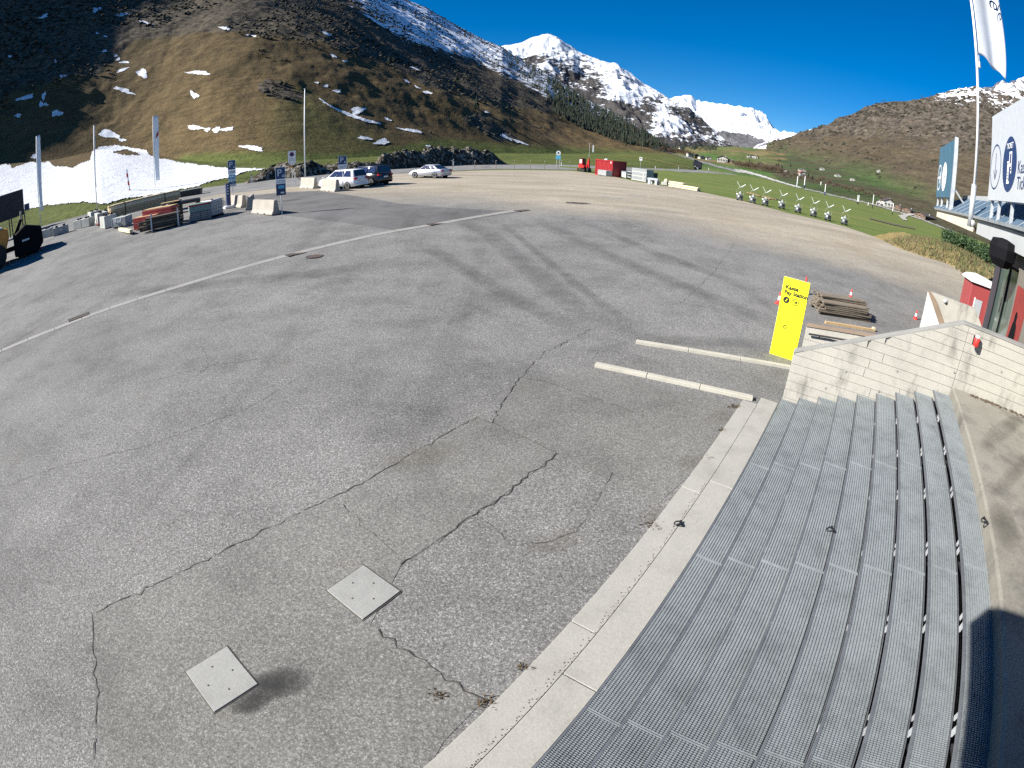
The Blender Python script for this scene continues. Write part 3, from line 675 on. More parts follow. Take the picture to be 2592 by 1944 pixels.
lot = [Vector((-100, -9, 0)), Vector((-100, 40, 0))]+[G(*q) for q in ROAD_OUT[1:9]]+[G(*q) for q in ((930, 440), (1000, 438), (1144, 434.5), (1255, 430.5), (1444, 432.5))]+[G(*q) for q in LOT_R]+[Vector((36, 14, 0)), Vector((36, -9, 0))]
sheet('parking_lot', lot, 0, M['asphalt'])
def resample(pts, n):
    P = np.array([(p[0], p[1]) for p in pts]); d = np.concatenate([[0], np.cumsum(np.hypot(*np.diff(P, axis=0).T))]); t = np.linspace(0, d[-1], n)
    return np.stack([np.interp(t, d, P[:, 0]), np.interp(t, d, P[:, 1])], 1)
def ribbon(name, A_, B_, n, m, dz, mat):
    a, b = resample(A_, n), resample(B_, n); vs = []; 
    for i in range(n):
        for j in range(m+1):
            q = a[i]+(b[i]-a[i])*j/m; vs.append((q[0], q[1], gz(q[0], min(q[1], 130))+dz))
    fs = [(i*(m+1)+j, i*(m+1)+j+1, (i+1)*(m+1)+j+1, (i+1)*(m+1)+j) for i in range(n-1) for j in range(m)]
    me = bpy.data.meshes.new(name); me.from_pydata(vs, [], fs); me.materials.append(mat); me.update()
    if sum(p.normal.z for p in me.polygons) < 0: me.flip_normals()
    return struct(mkobj(name, me))
RO = [G(*q) for q in ROAD_OUT[5:]]+[atD(1800, 430.5, 330), atD(1862, 437, 380)]
RI = [G(*q) for q in ((452, 512), (560, 490), (640, 484), (740, 473), (830, 462), (940, 447), (1000, 440), (1144, 433), (1255, 428), (1444, 430), (1560, 431.5), (1650, 434))]+[G(1718, 435), G(1800, 438.5), atD(1866, 441, 330)]
ribbon('road', RO, RI, 160, 8, .012, M['asphalt_road'])
q2 = lambda x, y: G(x*Q, y*Q)
drive = [q2(590, 462), q2(680, 473), q2(780, 486), q2(868, 499), q2(940, 486.5), q2(1040, 470), q2(1128, 457.5), q2(1085, 455), q2(980, 450), q2(860, 440), q2(770, 424), q2(690, 412), q2(620, 415), q2(520, 425), q2(470, 437), q2(500, 452), q2(560, 458)]
sheet('driveway', drive, .006, M['asphalt_new'])
patchA = [q2(200, 1325), q2(380, 1242), q2(540, 1162), q2(700, 1083), q2(860, 998), q2(1030, 900), q2(1062, 915), q2(1130, 945), q2(1205, 980), q2(1080, 1075), q2(1000, 1130), q2(868, 1218), q2(800, 1350), q2(900, 1420), q2(1045, 1512), q2(960, 1600), q2(900, 1700), q2(230, 1700), q2(205, 1500)]
sheet('asphalt_patch', patchA, .004, M['asphalt_patch'])
sheet('asphalt_patch', [q2(1130, 818), q2(1062, 912), q2(1205, 980), q2(1420, 1090), q2(1560, 960), q2(1610, 880), q2(1480, 850), q2(1290, 800)], .004, M['asphalt_patch'])
def crack_lines():
    mb = MB(); L = [[(1060, 914), (1085, 870), (1110, 835), (1128, 815), (1150, 785), (1180, 760), (1230, 735), (1275, 712)], [(1030, 900), (1062, 915), (1130, 945), (1205, 980)],
        [(1205, 980), (1150, 1020), (1080, 1075), (1000, 1130), (930, 1180), (865, 1220)], [(1030, 900), (950, 945), (860, 998), (790, 1040), (700, 1083), (540, 1162), (380, 1242), (200, 1325), (203, 1400), (212, 1500), (205, 1640)],
        [(1130, 818), (1180, 825), (1250, 850), (1330, 875), (1400, 905)], [(815, 1362), (900, 1420), (960, 1460), (1010, 1495), (1045, 1512)], [(740, 1090), (780, 1130), (830, 1175), (860, 1200)],
        [(20, 1050), (120, 1010), (330, 960), (540, 880), (640, 820)], [(440, 750), (452, 790), (425, 812)], [(1470, 655), (1540, 590), (1585, 528)], [(308, 569), (462, 532), (680, 486)], [(1470, 655), (1560, 670), (1620, 700)], [(1050, 1125), (1110, 1180), (1180, 1170), (1240, 1150)], [(1240, 1150), (1290, 1080), (1320, 1020)], [(560, 640), (690, 610), (800, 585)], [(300, 830), (460, 790), (600, 770)]]
    rr = random.Random(5)
    for k, l in enumerate(L):
        P = [q2(*q) for q in l]; a = resample(P, max(6, int(sum((P[i+1]-P[i]).length for i in range(len(P)-1))/.09))); n = len(a)
        wd = (.019 if k in (0, 2, 3, 5) else .010); vs = []
        for i in range(n):
            t = a[min(i+1, n-1)]-a[max(i-1, 0)]; t = t/(np.hypot(*t)+1e-9); nn = np.array([-t[1], t[0]])
            c = a[i]+nn*rr.gauss(0, .018); h = wd*rr.uniform(.15, 1)*.5
            for s in (-1, 1): q = c+nn*h*s; vs.append((q[0], q[1], gz(q[0], q[1])+.0085))
        mb.add(vs, [(2*i, 2*i+1, 2*i+3, 2*i+2) for i in range(n-1)])
    o = mb.build('pavement_crack', M['crack']); struct(o, 'stuff')
crack_lines()
# damp spot beside the lower lid, patches of moss and dirt along the edging
def blob(name, c, rx, ry, a, mat, dz, seed, n=40):
    rr = random.Random(seed); vs = [(c.x, c.y, gz(c.x, c.y)+dz)]
    for k in range(n):
        t = 2*math.pi*k/n; f = rr.uniform(.62, 1.15); x, y = rx*f*math.cos(t), ry*f*math.sin(t)
        X, Y = c.x+x*math.cos(a)-y*math.sin(a), c.y+x*math.sin(a)+y*math.cos(a); vs.append((X, Y, gz(X, Y)+dz))
    return MB().add(vs, [(0, 1+k, 1+(k+1) % n) for k in range(n)]).build(name, mat)
def soft_blob(name, c, rx, ry, a, mat, dz, n=28, z=None):
    vs = []; fd = []; g = (lambda x, y: z) if z is not None else gz
    for r_, f_ in ((0, 1), (.35, .95), (.7, .55), (1.0, 0)):
        for k in range(n):
            t = 2*math.pi*k/n; x, y = rx*r_*math.cos(t), ry*r_*math.sin(t); X, Y = c.x+x*math.cos(a)-y*math.sin(a), c.y+x*math.sin(a)+y*math.cos(a); vs.append((X, Y, g(X, Y)+dz)); fd.append(f_)
    o = MB().add(vs, [(i*n+k, i*n+(k+1) % n, (i+1)*n+(k+1) % n, (i+1)*n+k) for i in range(3) for k in range(n)]).build(name, mat); setattr_f(o.data, 'fade', fd); return struct(o)
soft_blob('damp_spot', q2(597, 1478), .40, .20, .5, M['soft_stain'], .0095)
soft_blob('damp_spot', q2(540, 1520), .26, .13, .6, M['soft_stain'], .0105)
for (x, y, rx, ry) in ((900, 985, .8, .35), (1200, 1170, .5, .2), (1560, 900, .5, .25), (1420, 1110, .35, .2), (1500, 1000, .4, .25)): soft_blob('soil_stain', q2(x, y), rx, ry, .4, M['soil_stain'], .0075)
def tyre(name, pts, wd):
    P = [q2(*q) for q in pts]; n = 60; a = resample(P, n); vs = []; fd = []
    for i in range(n):
        t = a[min(i+1, n-1)]-a[max(i-1, 0)]; t = t/(np.hypot(*t)+1e-9); nn = np.array([-t[1], t[0]]); e = min(1, i/12, (n-1-i)/12)
        for j, (o_, f_) in enumerate(((-1, 0), (-.55, .7), (0, 1), (.55, .7), (1, 0))): q = a[i]+nn*wd*o_*.5; vs.append((q[0], q[1], gz(q[0], q[1])+.0065)); fd.append(f_*e)
    o = MB().add(vs, [(i*5+j, i*5+j+1, (i+1)*5+j+1, (i+1)*5+j) for i in range(n-1) for j in range(4)]).build(name, M['tyre_mark']); setattr_f(o.data, 'fade', fd); return struct(o)
for pts, wd in (([(1010, 480), (1060, 510), (1120, 560), (1190, 620), (1270, 680), (1350, 725)], 1.1), ([(1150, 470), (1240, 515), (1330, 560), (1480, 620), (1600, 670), (1700, 700)], 1.2), ([(1250, 475), (1400, 540), (1560, 600), (1670, 650)], .9), ([(900, 520), (1000, 580), (1120, 650), (1230, 705), (1320, 735)], .9), ([(1330, 720), (1420, 735), (1560, 740), (1680, 745)], .8), ([(200, 640), (420, 620), (700, 590), (900, 560)], 1.4), ([(1080, 480), (1180, 560), (1290, 650), (1380, 715)], .5)): tyre('tyre_mark', pts, wd)

# --- rubble banks beyond the road
def bank(name, pts, h, w_, seed):
    """pts: (px, py at the foot); a heap along the road with uneven crest"""
    P = [G(*q) for q in pts]; n = 90; m = 22; a = resample(P, n); hh = np.interp(np.linspace(0, 1, n), np.linspace(0, 1, len(h)), h)
    vs = np.zeros((n, m+1, 3))
    for i in range(n):
        c = Vector((a[i][0], a[i][1], 0)); out = c.normalized()
        for j in range(m+1):
            t = j/m; q = c+out*(w_*t); f = math.sin(math.pi*min(1, t*1.25+.0))**.7 if t < .4 else (1-(t-.4)/.6)**1.0*1.0
            vs[i, j] = (q.x, q.y, max(gz(q.x, q.y)-.1, gz(q.x, q.y)-.1+hh[i]*f))
    X, Y = vs[..., 0], vs[..., 1]; e = np.sin(np.linspace(0, np.pi, m+1))[None, :]
    vs[..., 2] += ((fbm(X*.5, Y*.5, 4, seed)-.5)*1.5+(fbm(X*1.8, Y*1.8, 3, seed+3)-.5)*.7)*e*(hh[:, None]/2.2)
    vs[..., 0] += (fbm(X*1.1, Y*1.1, 3, seed+6)-.5)*.8*e; vs[..., 1] += (fbm(X*1.1+9, Y*1.1, 3, seed+8)-.5)*.8*e
    idx = np.arange(n*(m+1)).reshape(n, m+1); f = np.stack([idx[:-1, :-1], idx[1:, :-1], idx[1:, 1:], idx[:-1, 1:]], -1).reshape(-1, 4)
    mb = MB(); mb.add(vs.reshape(-1, 3).tolist(), f.tolist()); o = mb.build(name, M['rubble']); return struct(o)
bank('rubble_bank', [(615, 467), (698, 454), (760, 449), (814, 442.5), (900, 436), (985, 429.5)], [.05, 1.6, 2.3, 1.9, 1.5, 1.7, 1.4, .3], 8, 5)
bank('rubble_bank', [(925, 434), (1000, 427.5), (1129, 419.5), (1240, 417), (1284, 416.8)], [.3, 2.6, 3.2, 3.4, 3.5, 3.6, 3.3, .1], 10, 9)
# ---------------------------------------------------------------- steps, edging, walls (stair axes)
def obj_st(mb, name, mat, parent=None, **k):
    """mesh given in (s, p, z) -> world"""
    mb.v = [tuple(SP(v[0], v[1], v[2])) for v in mb.v]; return mb.build(name, mat, parent, **k)
RISE, GO, TW, P1, Z1 = .142, .370, .386, -.777, .14
S0, S1 = -5.0, 9.74
PANEL = [-5.0, -2.6, -.18, 2.24, 4.66, 7.035, 9.74]
def grating_mesh(L):
    mb = MB(); h = .03
    n = int(L/.021); cw = (TW-.024)/11
    for i in range(n):                                     # short bars across the tread, one per cell
        x = .010+i*.021
        for j in range(11): mb.box((x, .012+(j+.5)*cw, -.007), (.0088, cw-.0105, .014))
    for j in range(12):                                    # darker rods along it, set lower
        y = .012+j*cw; mb.box((L/2, y, -.019), (L, .004, .020))
    mb.box((.004, TW/2, -h/2), (.008, TW, h*1.05)); mb.box((L-.004, TW/2, -h/2), (.008, TW, h*1.05))
    return mb
steps = thing('metal_stairs', 'galvanised grating steps rising from concrete edging to landing', 'stairs', SP(0, P1, 0), ROT1)
gcache = {}
# local frame: x along s, y = -p  (right-handed), so build with y negative
def loc_st(s, p, z): return (s, -(p-P1), z)
for i in range(len(PANEL)-1):
    L = PANEL[i+1]-PANEL[i]-.012; key = round(L, 3)
    if key not in gcache:
        mb = grating_mesh(L); mb.v = [(v[0], -v[1], v[2]) for v in mb.v]
        me = bpy.data.meshes.new('grating_panel'); me.from_pydata(mb.v, [], mb.f); me.materials.append(M['galv'])
        bm = bmesh.new(); bm.from_mesh(me); bmesh.ops.recalc_face_normals(bm, faces=bm.faces); bm.to_mesh(me); bm.free(); gcache[key] = me
for k in range(9):
    zt = Z1+k*RISE; pk = P1+k*GO
    tr = MB(); 
    tr.box(loc_st((S0+S1)/2, pk-.004, zt-.016), (S1-S0, .006, .034)); tr.box(loc_st((S0+S1)/2, pk+TW+.003, zt-.018), (S1-S0, .005, .036))
    tr.box(loc_st((S0+S1)/2, pk+.006, zt+.0015), (S1-S0, .016, .003))
    to = tr.build('tread_frame', M['galv_dark'], steps)
    for i in range(len(PANEL)-1):
        L = PANEL[i+1]-PANEL[i]-.012
        g = mkobj('grating_panel', gcache[round(L, 3)], to, loc_st(PANEL[i]+.006, pk, zt)); struct(g, 'stuff')
    for s in np.arange(S0+.4, S1, 1.2):
        MB().box(loc_st(s, pk+.02, zt-.085), (.07, .012, .09)).build('bracket', M['galv_light'], to)
        if k > 3: MB().box(loc_st(s+.16, pk+.03, zt-.10), (.05, .012, .07)).build('bracket', M['galv_light'], to)
for s in np.arange(S0+.3, S1, 2.4):
    st = MB(); 
    st.add([loc_st(s, P1-.02, -.02), loc_st(s, P1+9*GO, Z1+8*RISE-.1), loc_st(s, P1+9*GO, Z1+8*RISE-.32), loc_st(s, P1+.3, -.02),
            loc_st(s+.06, P1-.02, -.02), loc_st(s+.06, P1+9*GO, Z1+8*RISE-.1), loc_st(s+.06, P1+9*GO, Z1+8*RISE-.32), loc_st(s+.06, P1+.3, -.02)],
           [(0, 1, 2, 3), (7, 6, 5, 4), (0, 4, 5, 1), (1, 5, 6, 2), (2, 6, 7, 3), (3, 7, 4, 0)])
    st.build('stringer', M['dark_metal'], steps)
ub = MB(); ub.add([(S0, P1-.0, .012), (S1, P1-.0, .012), (S1, 2.56, .75), (S0, 2.56, .75)], [(0, 1, 2, 3)]); struct(obj_st(ub, 'shaded_base_slope', M['under']))  # near-black base: the shade below the treads is put into its colour

# concrete edging: two rows of slabs with joints, along the foot of the steps
ed = thing('concrete_edging', 'pale concrete edging strip along the foot of the metal steps', 'edging', SP(0, -1.5, 0), ROT1)
def slab(s0, s1, p0, p1, h, rag=0):
    mb = MB(); mb.box(((s0+s1)/2, -((p0+p1)/2+1.5), h/2-.02), (s1-s0-.012, p1-p0-.006, h+.04)); mb.build('slab', M['concrete_strip'], ed, bevel=.006)
ss = [-6, -3.9, -1.6, .75, 3.1, 5.985, 9.40]
for a, b in zip(ss[:-1], ss[1:]): slab(a, b, -1.475, -1.172, .022)
for a, b in zip([-6, -2.9, -.2, 2.5, 6.35], [-2.9, -.2, 2.5, 6.35, 9.74]): slab(a, b, -1.172, -.80, .034)
dm = MB(); rr = random.Random(3)
for i in range(420):
    s = -4+i*.0245; dm.box((s, -(-1.20+rr.gauss(0, .022)+1.5), .024), (rr.uniform(.004, .014), rr.uniform(.004, .014), .005), rr.uniform(0, 3))
o = dm.build('grit', M['wood_dark'], ed); struct(o, 'stuff')
def kerb(a, b, wd, h, label):
    a, b = Vector(a), Vector(b); d = (b-a); L = d.length; rz = math.atan2(d.y, d.x); t = thing('kerb', label, 'kerb', (a.x, a.y, 0), rz)
    n = max(2, int(L/1.0)); g = (gz(a.x, a.y)+gz(b.x, b.y))/2
    for i in range(n): MB().box((L*(i+.5)/n, -wd/2, g+h/2-.03), (L/n-.008, wd, h+.06), taper=(1, .8)).build('kerb_stone', M['kerb'], t, bevel=.008)
    return t
kerb(onZ(1510, 920, .02), onZ(1906, 1005, .02), .17, .07, 'long low concrete kerb ending at the corner of the edging strip')
kerb(onZ(1611, 859, .06), onZ(2000, 924, .06), .15, .07, 'low concrete kerb running up to the yellow sign panel')

# side wall of the steps: board-marked whitewashed concrete, sloping then level
SW = 9.767
def wall_prism(mb, poly, s0, s1):
    n = len(poly); vs = [(s0, p, z) for p, z in poly]+[(s1, p, z) for p, z in poly]
    mb.add(vs, [tuple(range(n)), tuple(range(2*n-1, n-1, -1))]+[(i, i+n, (i+1) % n+n, (i+1) % n) for i in range(n)]); return mb
wl = thing('stair_wall', 'white board-marked concrete wall beside the metal steps, top sloping up', 'wall', SP(SW, -.76, 0))
wl.location = (0, 0, 0)
prof = lambda p: 1.10+(2.618-1.10)*(p+.745)/(2.458+.745) if p < 2.458 else 2.612
core = MB(); wall_prism(core, [(-.752, -.05), (8.0, -.05), (8.0, 2.612), (2.458, 2.618), (-.745, 1.10)], SW+.030, SW+.245); obj_st(core, 'core', M['concrete'], wl)
bh = .178; z = .0; bi = 0
rb = random.Random(12)
while z < 2.6:                                              # each board mark a course of its own with a recessed joint
    z0, z1_ = z+.0038, min(z+bh-.0038, 2.60)
    breaks = [-.752, rb.uniform(.6, 1.6), 2.55, 4.6, 8.0]
    for a, b in zip(breaks[:-1], breaks[1:]):
        a2, b2 = a+.004, b-.004; poly = []
        # clip the course by the sloping top
        pc = lambda zz: -.745+(zz-1.10)/(2.618-1.10)*(2.458+.745)
        lo0, lo1 = max(a2, pc(z0)+.012 if z0 > 1.10 else a2), max(a2, pc(z1_)+.012 if z1_ > 1.09 else a2)
        if lo0 >= b2-.01: continue
        lo1 = min(lo1, b2-.002)
        top = z1_ if lo1 < b2-.003 else min(z1_, prof(b2)-.01)
        poly = [(lo0, z0), (b2, z0), (b2, top), (lo1, top)]
        if lo1 <= a2+1e-6 and z1_ > prof(a2)-.012: poly = [(a2, z0), (b2, z0), (b2, z1_), (min(b2-.002, pc(z1_)), z1_), (a2, max(z0+.002, prof(a2)-.012))]
        off = rb.uniform(-.004, .004); m = MB(); wall_prism(m, poly, SW+off, SW+.030); obj_st(m, 'board_course', M['concrete_white'], wl)
    z += bh; bi += 1
cap = MB(); wall_prism(cap, [(-.757, 1.088), (2.458, 2.611), (8.0, 2.606), (8.0, 2.632), (2.452, 2.640), (-.757, 1.116)], SW+.004, SW+.25); obj_st(cap, 'coping', M['concrete'], wl)
for p, z in ((.35, 1.06), (1.35, 1.38), (2.5, 1.72), (2.85, 2.2), (3.5, 2.05), (.05, .62), (1.1, .9)):
    m = MB(); m.lathe([(.022, -.006), (.022, .004), (.014, .005)], (0, 0, 0), 12, axis='x'); m.v = [(SW-.006+v[0], p+v[1], z+v[2]) for v in m.v]; obj_st(m, 'anchor_hole', M['concrete'], wl)
# landing above the steps
ld = MB(); wall_prism(ld, [(2.56, -.05), (2.56, 1.42), (2.60, 1.44), (9.0, 1.44), (9.0, -.05)], -6, SW+.02); struct(obj_st(ld, 'landing', M['concrete_rough']))
for (x, y, rx, ry, a_) in ((2545, 1085, 1.5, .22, .35), (2500, 1130, .30, .18, .6), (2575, 1190, 1.6, .16, .35), (2560, 1010, .9, .18, .4), (2540, 1330, .6, .3, .9)): soft_blob('landing_stain', onZ(x, y, 1.44), rx, ry, a_, M['soft_stain2'], .004, z=1.44)
mo = MB(); rr = random.Random(4)
for i in range(90):
    s = SW-.05-abs(rr.gauss(0, .05)); p = 2.9+rr.random()**.8*1.6; mo.box((s, p, 1.445+rr.uniform(0, .01)), (rr.uniform(.01, .05), rr.uniform(.02, .07), .02), rr.uniform(0, 3))
o = obj_st(mo, 'dirt', M['wood_dark'], None); struct(o, 'stuff')
# red emergency bottle-shaped lamp on the wall
t = thing('wall_lamp', 'small red lamp with white cap fixed on the white stair wall', 'lamp'); d = onS(2470, 862, SW-.02)
s_, p_ = d.dot(E1), d.dot(N1)
m = MB(); m.lathe([(.045, -.09), (.06, -.08), (.062, .05), (.05, .07)], (SW-.11, p_, d.z), 14); obj_st(m, 'lamp_body', M['cone_red'], t, smooth=True)
m = MB(); m.lathe([(.05, .07), (.052, .10), (.03, .115)], (SW-.11, p_, d.z), 14); obj_st(m, 'cap', M['white_paint'], t, smooth=True)
m = MB(); m.box((SW-.035, p_, d.z), (.09, .05, .05)); m.box((SW-.008, p_, d.z), (.012, .12, .16)); obj_st(m, 'bracket', M['dark_metal'], t)

# low ramp wall with handrail behind
z8 = lambda x, y: (1800+x/2.793, 650+y/2.793)
SW2 = 11.85; c0 = onS(*z8(640, 640), SW2); a = onS(*z8(680, 492), SW2); b = onS(*z8(1180, 575), SW2)
rw = thing('ramp_wall', 'low white concrete wall with dark handrail behind the yellow sign panel', 'wall')
pa, pb = c0.dot(N1), b.dot(N1); za, zb = a.z, b.z; sl = (zb-za)/(pb-pa); P9 = 4.4; zt = lambda p: za+sl*(p-pa)
m = MB(); wall_prism(m, [(pa, .05), (P9, .05), (P9, zt(P9)), (pa, za)], SW2+.02, SW2+.26); obj_st(m, 'core', M['concrete_white'], rw)
zz = .1
while zz < za-.12:
    m = MB(); wall_prism(m, [(pa+.002, zz+.004), (P9, zz+.004), (P9, min(zz+.18-.004, zt(P9)-.02)), (pa+.002, min(zz+.176, za-.02))], SW2+rb.uniform(-.004, .004), SW2+.02); obj_st(m, 'board_course', M['concrete_white'], rw); zz += .18
m = MB(); wall_prism(m, [(pa-.005, za-.006), (P9, zt(P9)-.006), (P9, zt(P9)+.012), (pa-.005, za+.012)], SW2-.005, SW2+.27); obj_st(m, 'coping', M['stain_brown'], rw)
m = MB(); h1 = onS(*z8(690, 545), SW2-.08); hz = h1.z
m.tube([(SW2-.08, pa+.1, hz), (SW2-.08, P9-.2, hz+sl*(P9-pa-.3))], .022, 8); 
for p in np.arange(pa+.35, P9, 1.0): m.tube([(SW2-.08, p, hz+sl*(p-pa-.1)), (SW2+.02, p, hz+sl*(p-pa-.1)-.06)], .010, 6)
obj_st(m, 'handrail', M['dark_metal'], rw, smooth=True)

# white wedge-shaped ramp parapet further back, brown stained slope on its edge
wg = thing('ramp_parapet', 'white wedge-shaped parapet with brown stained sloping edge', 'wall')
b0 = G(*z8(1462, 535)); SW3 = b0.dot(E1)
def w3(x, y, s): q = onS(*z8(x, y), s); return (q.dot(N1), q.z)
tl = w3(1533, 246, SW3); bl = (tl[0], .1)
br_ = w3(1625, 520, SW3)
m = MB(); wall_prism(m, [bl, (br_[0], .1), br_, tl], SW3, SW3+.05); obj_st(m, 'end_face', M['plaster_lit'], wg)  # coplanar end; its paler tone stands in for sun on a left-facing side
S4 = SW3-.0; tr_ = w3(1558, 250, SW3); k1 = w3(1600, 320, SW3); k2 = w3(1668, 520, SW3)
m = MB(); wall_prism(m, [tl, br_, k2, k1, tr_], SW3-.006, SW3+.06); obj_st(m, 'sloping_edge', M['stain_brown'], wg)
r1 = w3(1870, 368, SW3); r2 = w3(1918, 510, SW3)
m = MB(); wall_prism(m, [tr_, k1, k2, r2, r1], SW3+.004, SW3+.20); obj_st(m, 'inner_face', M['concrete_white'], wg)
t = thing('bulkhead_lamp', 'round white lamp on the face of the wedge-shaped parapet', 'lamp'); q = onS(*z8(1655, 312), SW3-.04)
m = MB(); m.lathe([(.075, .05), (.075, 0), (.055, -.045), (.02, -.06)], (0, 0, 0), 14, axis='x'); m.v = [(SW3-.05+v[0], q.dot(N1)+v[1], q.z+v[2]) for v in m.v]; obj_st(m, 'shade', M['white_paint'], t, smooth=True)
m = MB(); m.lathe([(.085, .055), (.085, .04)], (0, 0, 0), 14, axis='x'); m.v = [(SW3-.05+v[0], q.dot(N1)+v[1], q.z+v[2]) for v in m.v]; obj_st(m, 'mount', M['dark_metal'], t)
# square concrete lids, chains and plugs
def lid(corners, label, group):
    W = [onZ(*q, .012) for q in corners]; c = sum(W, Vector())/4; d = (W[1]-W[0])+(W[2]-W[3]); rz = math.atan2(d.y, d.x); a = ((W[1]-W[0]).length+(W[2]-W[3]).length)/2; b = ((W[2]-W[1]).length+(W[3]-W[0]).length)/2
    t = thing('access_cover', label, 'cover', (c.x, c.y, gz(c.x, c.y)), rz)
    MB().box((0, 0, .0), (a, b, .036)).build('slab', M['concrete_lid'], t, bevel=.006)
    for x, y in ((.17, 0), (-.17, 0), (0, .17), (0, -.17)): MB().lathe([(.011, .0182), (.011, .0195)], (x*a/.6, y*b/.6, 0), 10).build('lifting_hole', M['crack'], t)
    g = MB(); n = .006
    for x, y, w_, h_ in ((0, b/2+n, a+.024, .011), (0, -b/2-n, a+.024, .011), (a/2+n, 0, .011, b+.013), (-a/2-n, 0, .011, b+.013)): g.box((x, y, .003), (w_, h_, .010))
    g.build('joint', M['joint'], t)
y5 = lambda x, y: (400+x/3.16, 1350+y/3.16)
lid([y5(1350, 455), y5(1640, 255), y5(1945, 460), y5(1640, 690)], 'square concrete cover set clean in the asphalt', None)
lid([y5(195, 1120), y5(545, 910), y5(810, 1195), y5(480, 1415)], 'square concrete cover next to a dark damp spot on asphalt', None)
def shackle(q, z, label):
    t = thing('shackle', label, 'shackle', (q.x, q.y, z))
    m = MB(); m.tube([(.05*math.cos(a), .035*math.sin(a), .012+.02*abs(math.sin(a))) for a in np.linspace(.4, 5.9, 12)], .010, 6); m.build('bow', M['dark_metal'], t, smooth=True)
    m = MB(); m.tube([(.05, -.045, .012), (.05, .045, .012)], .012, 6); m.box((.05, .05, .014), (.028, .02, .028)); m.build('pin', M['dark_metal'], t)
shackle(onZ(1715, 1330, .03), .04, 'small dark shackle lying in the groove of the edging strip')
shackle(onZ(2100, 1345, Z1+4*RISE), Z1+4*RISE+.002, 'small dark shackle lying on a grating tread')
shackle(onZ(2490, 1320, 1.45), 1.442, 'small dark shackle lying on the rough landing edge')
# weeds and rust-brown moss by the edging
def tuft(c, n, r, mat, seed, name):
    rr = random.Random(seed); m = MB()
    for i in range(n):
        a = rr.uniform(0, 6.28); q = Vector((c.x+rr.gauss(0, r), c.y+rr.gauss(0, r*.6), gz(c.x, c.y)+.008)); h = rr.uniform(.01, .04); l = rr.uniform(.02, .06)
        d = Vector((math.cos(a), math.sin(a), 0)); n_ = Vector((-d.y, d.x, 0))*.008; m.add([q-n_, q+n_, q+d*l+Vector((0, 0, h))], [(0, 1, 2)])
    return struct(m.build(name, mat), 'stuff')
k = 0
for (x, y, n, r) in ((1655, 1330, 60, .10), (1860, 1030, 90, .08), (1825, 1090, 40, .04), (1330, 1690, 30, .04), (1230, 1780, 30, .05), (1790, 1160, 30, .05), (1110, 1760, 24, .05)):
    tuft(onZ(x, y, 0), n, r, M['weed'], k, 'weed_tuft'); k += 1

# ---------------------------------------------------------------- drain channel across the lot
dr = thing('drain_channel', 'straight concrete drain channel crossing the asphalt lot', 'drain')
dp = resample([G(*q) for q in ((-60, 921), (0, 893), (253, 792), (488, 718), (723, 651), (984, 590), (1101, 571), (1330, 532))], 24)
for i in range(23):
    a, b = dp[i], dp[i+1]; d = b-a; d = d/np.hypot(*d); nn = np.array([-d[1], d[0]]); wq = .40; e = .010
    m = MB(); n_ = 4; vs = []
    for j in range(n_+1):
        c = a+d*e+(b-a-2*d*e)*j/n_
        for o_, h in ((0, .008), (.07, .009), (wq/2, .0085), (wq-.07, .009), (wq, .008)): q = c+nn*o_; vs.append((q[0], q[1], gz(q[0], q[1])+h))
    m.add(vs, [(j*5+k, j*5+k+1, (j+1)*5+k+1, (j+1)*5+k) for j in range(n_) for k in range(4)])
    m.build('channel_stone', M['drain'], dr)
def grate(px, py, L, wd, label):
    c = G(px, py); i = np.argmin(np.hypot(dp[:, 0]-c.x, dp[:, 1]-c.y)); d = dp[min(i+1, 23)]-dp[max(i-1, 0)]; rz = math.atan2(d[1], d[0])
    t = thing('drain_grate', label, 'grate', (c.x, c.y, gz(c.x, c.y)), rz)
    MB().box((0, 0, .008), (L, wd, .012)).build('pit', M['crack'], t)
    f = MB(); f.box((0, wd/2, .012), (L+.06, .035, .016)); f.box((0, -wd/2, .012), (L+.06, .035, .016)); f.box((L/2, 0, .012), (.035, wd, .016)); f.box((-L/2, 0, .012), (.035, wd, .016)); f.build('frame', M['iron'], t)
    for k in range(int(L/.09)): MB().box((-L/2+.05+k*.09, 0, .017), (.03, wd-.04, .008)).build('slat', M['rust'], t)
grate(200, 803, .85, .40, 'rusty iron drain grate in the channel, in a wide worn frame')
grate(748, 643, .75, .40, 'iron drain grate in the channel beside the round manhole cover')
grate(1102, 567, .8, .40, 'iron drain grate in the channel at the edge of the dark driveway')
grate(1322, 533, .9, .40, 'iron drain grate at the far end of the channel')
c = G(797, 649); t = thing('manhole_cover', 'round rusty manhole cover in the asphalt next to a drain grate', 'manhole', (c.x, c.y, gz(c.x, c.y)))
MB().lathe([(.36, -.02), (.36, .010), (.30, .012)], n=28).build('frame', M['iron'], t); MB().lathe([(.295, 0), (.295, .016), (.02, .018)], n=28).build('lid', M['rust'], t)
for (x, y) in ((1460, 514), (1550, 500), (1612, 494)):
    c = G(x, y); struct(blob('damp_spot', c, .9, .5, .2, M['concrete'] if x != 1460 else M['crack'], .006, x))
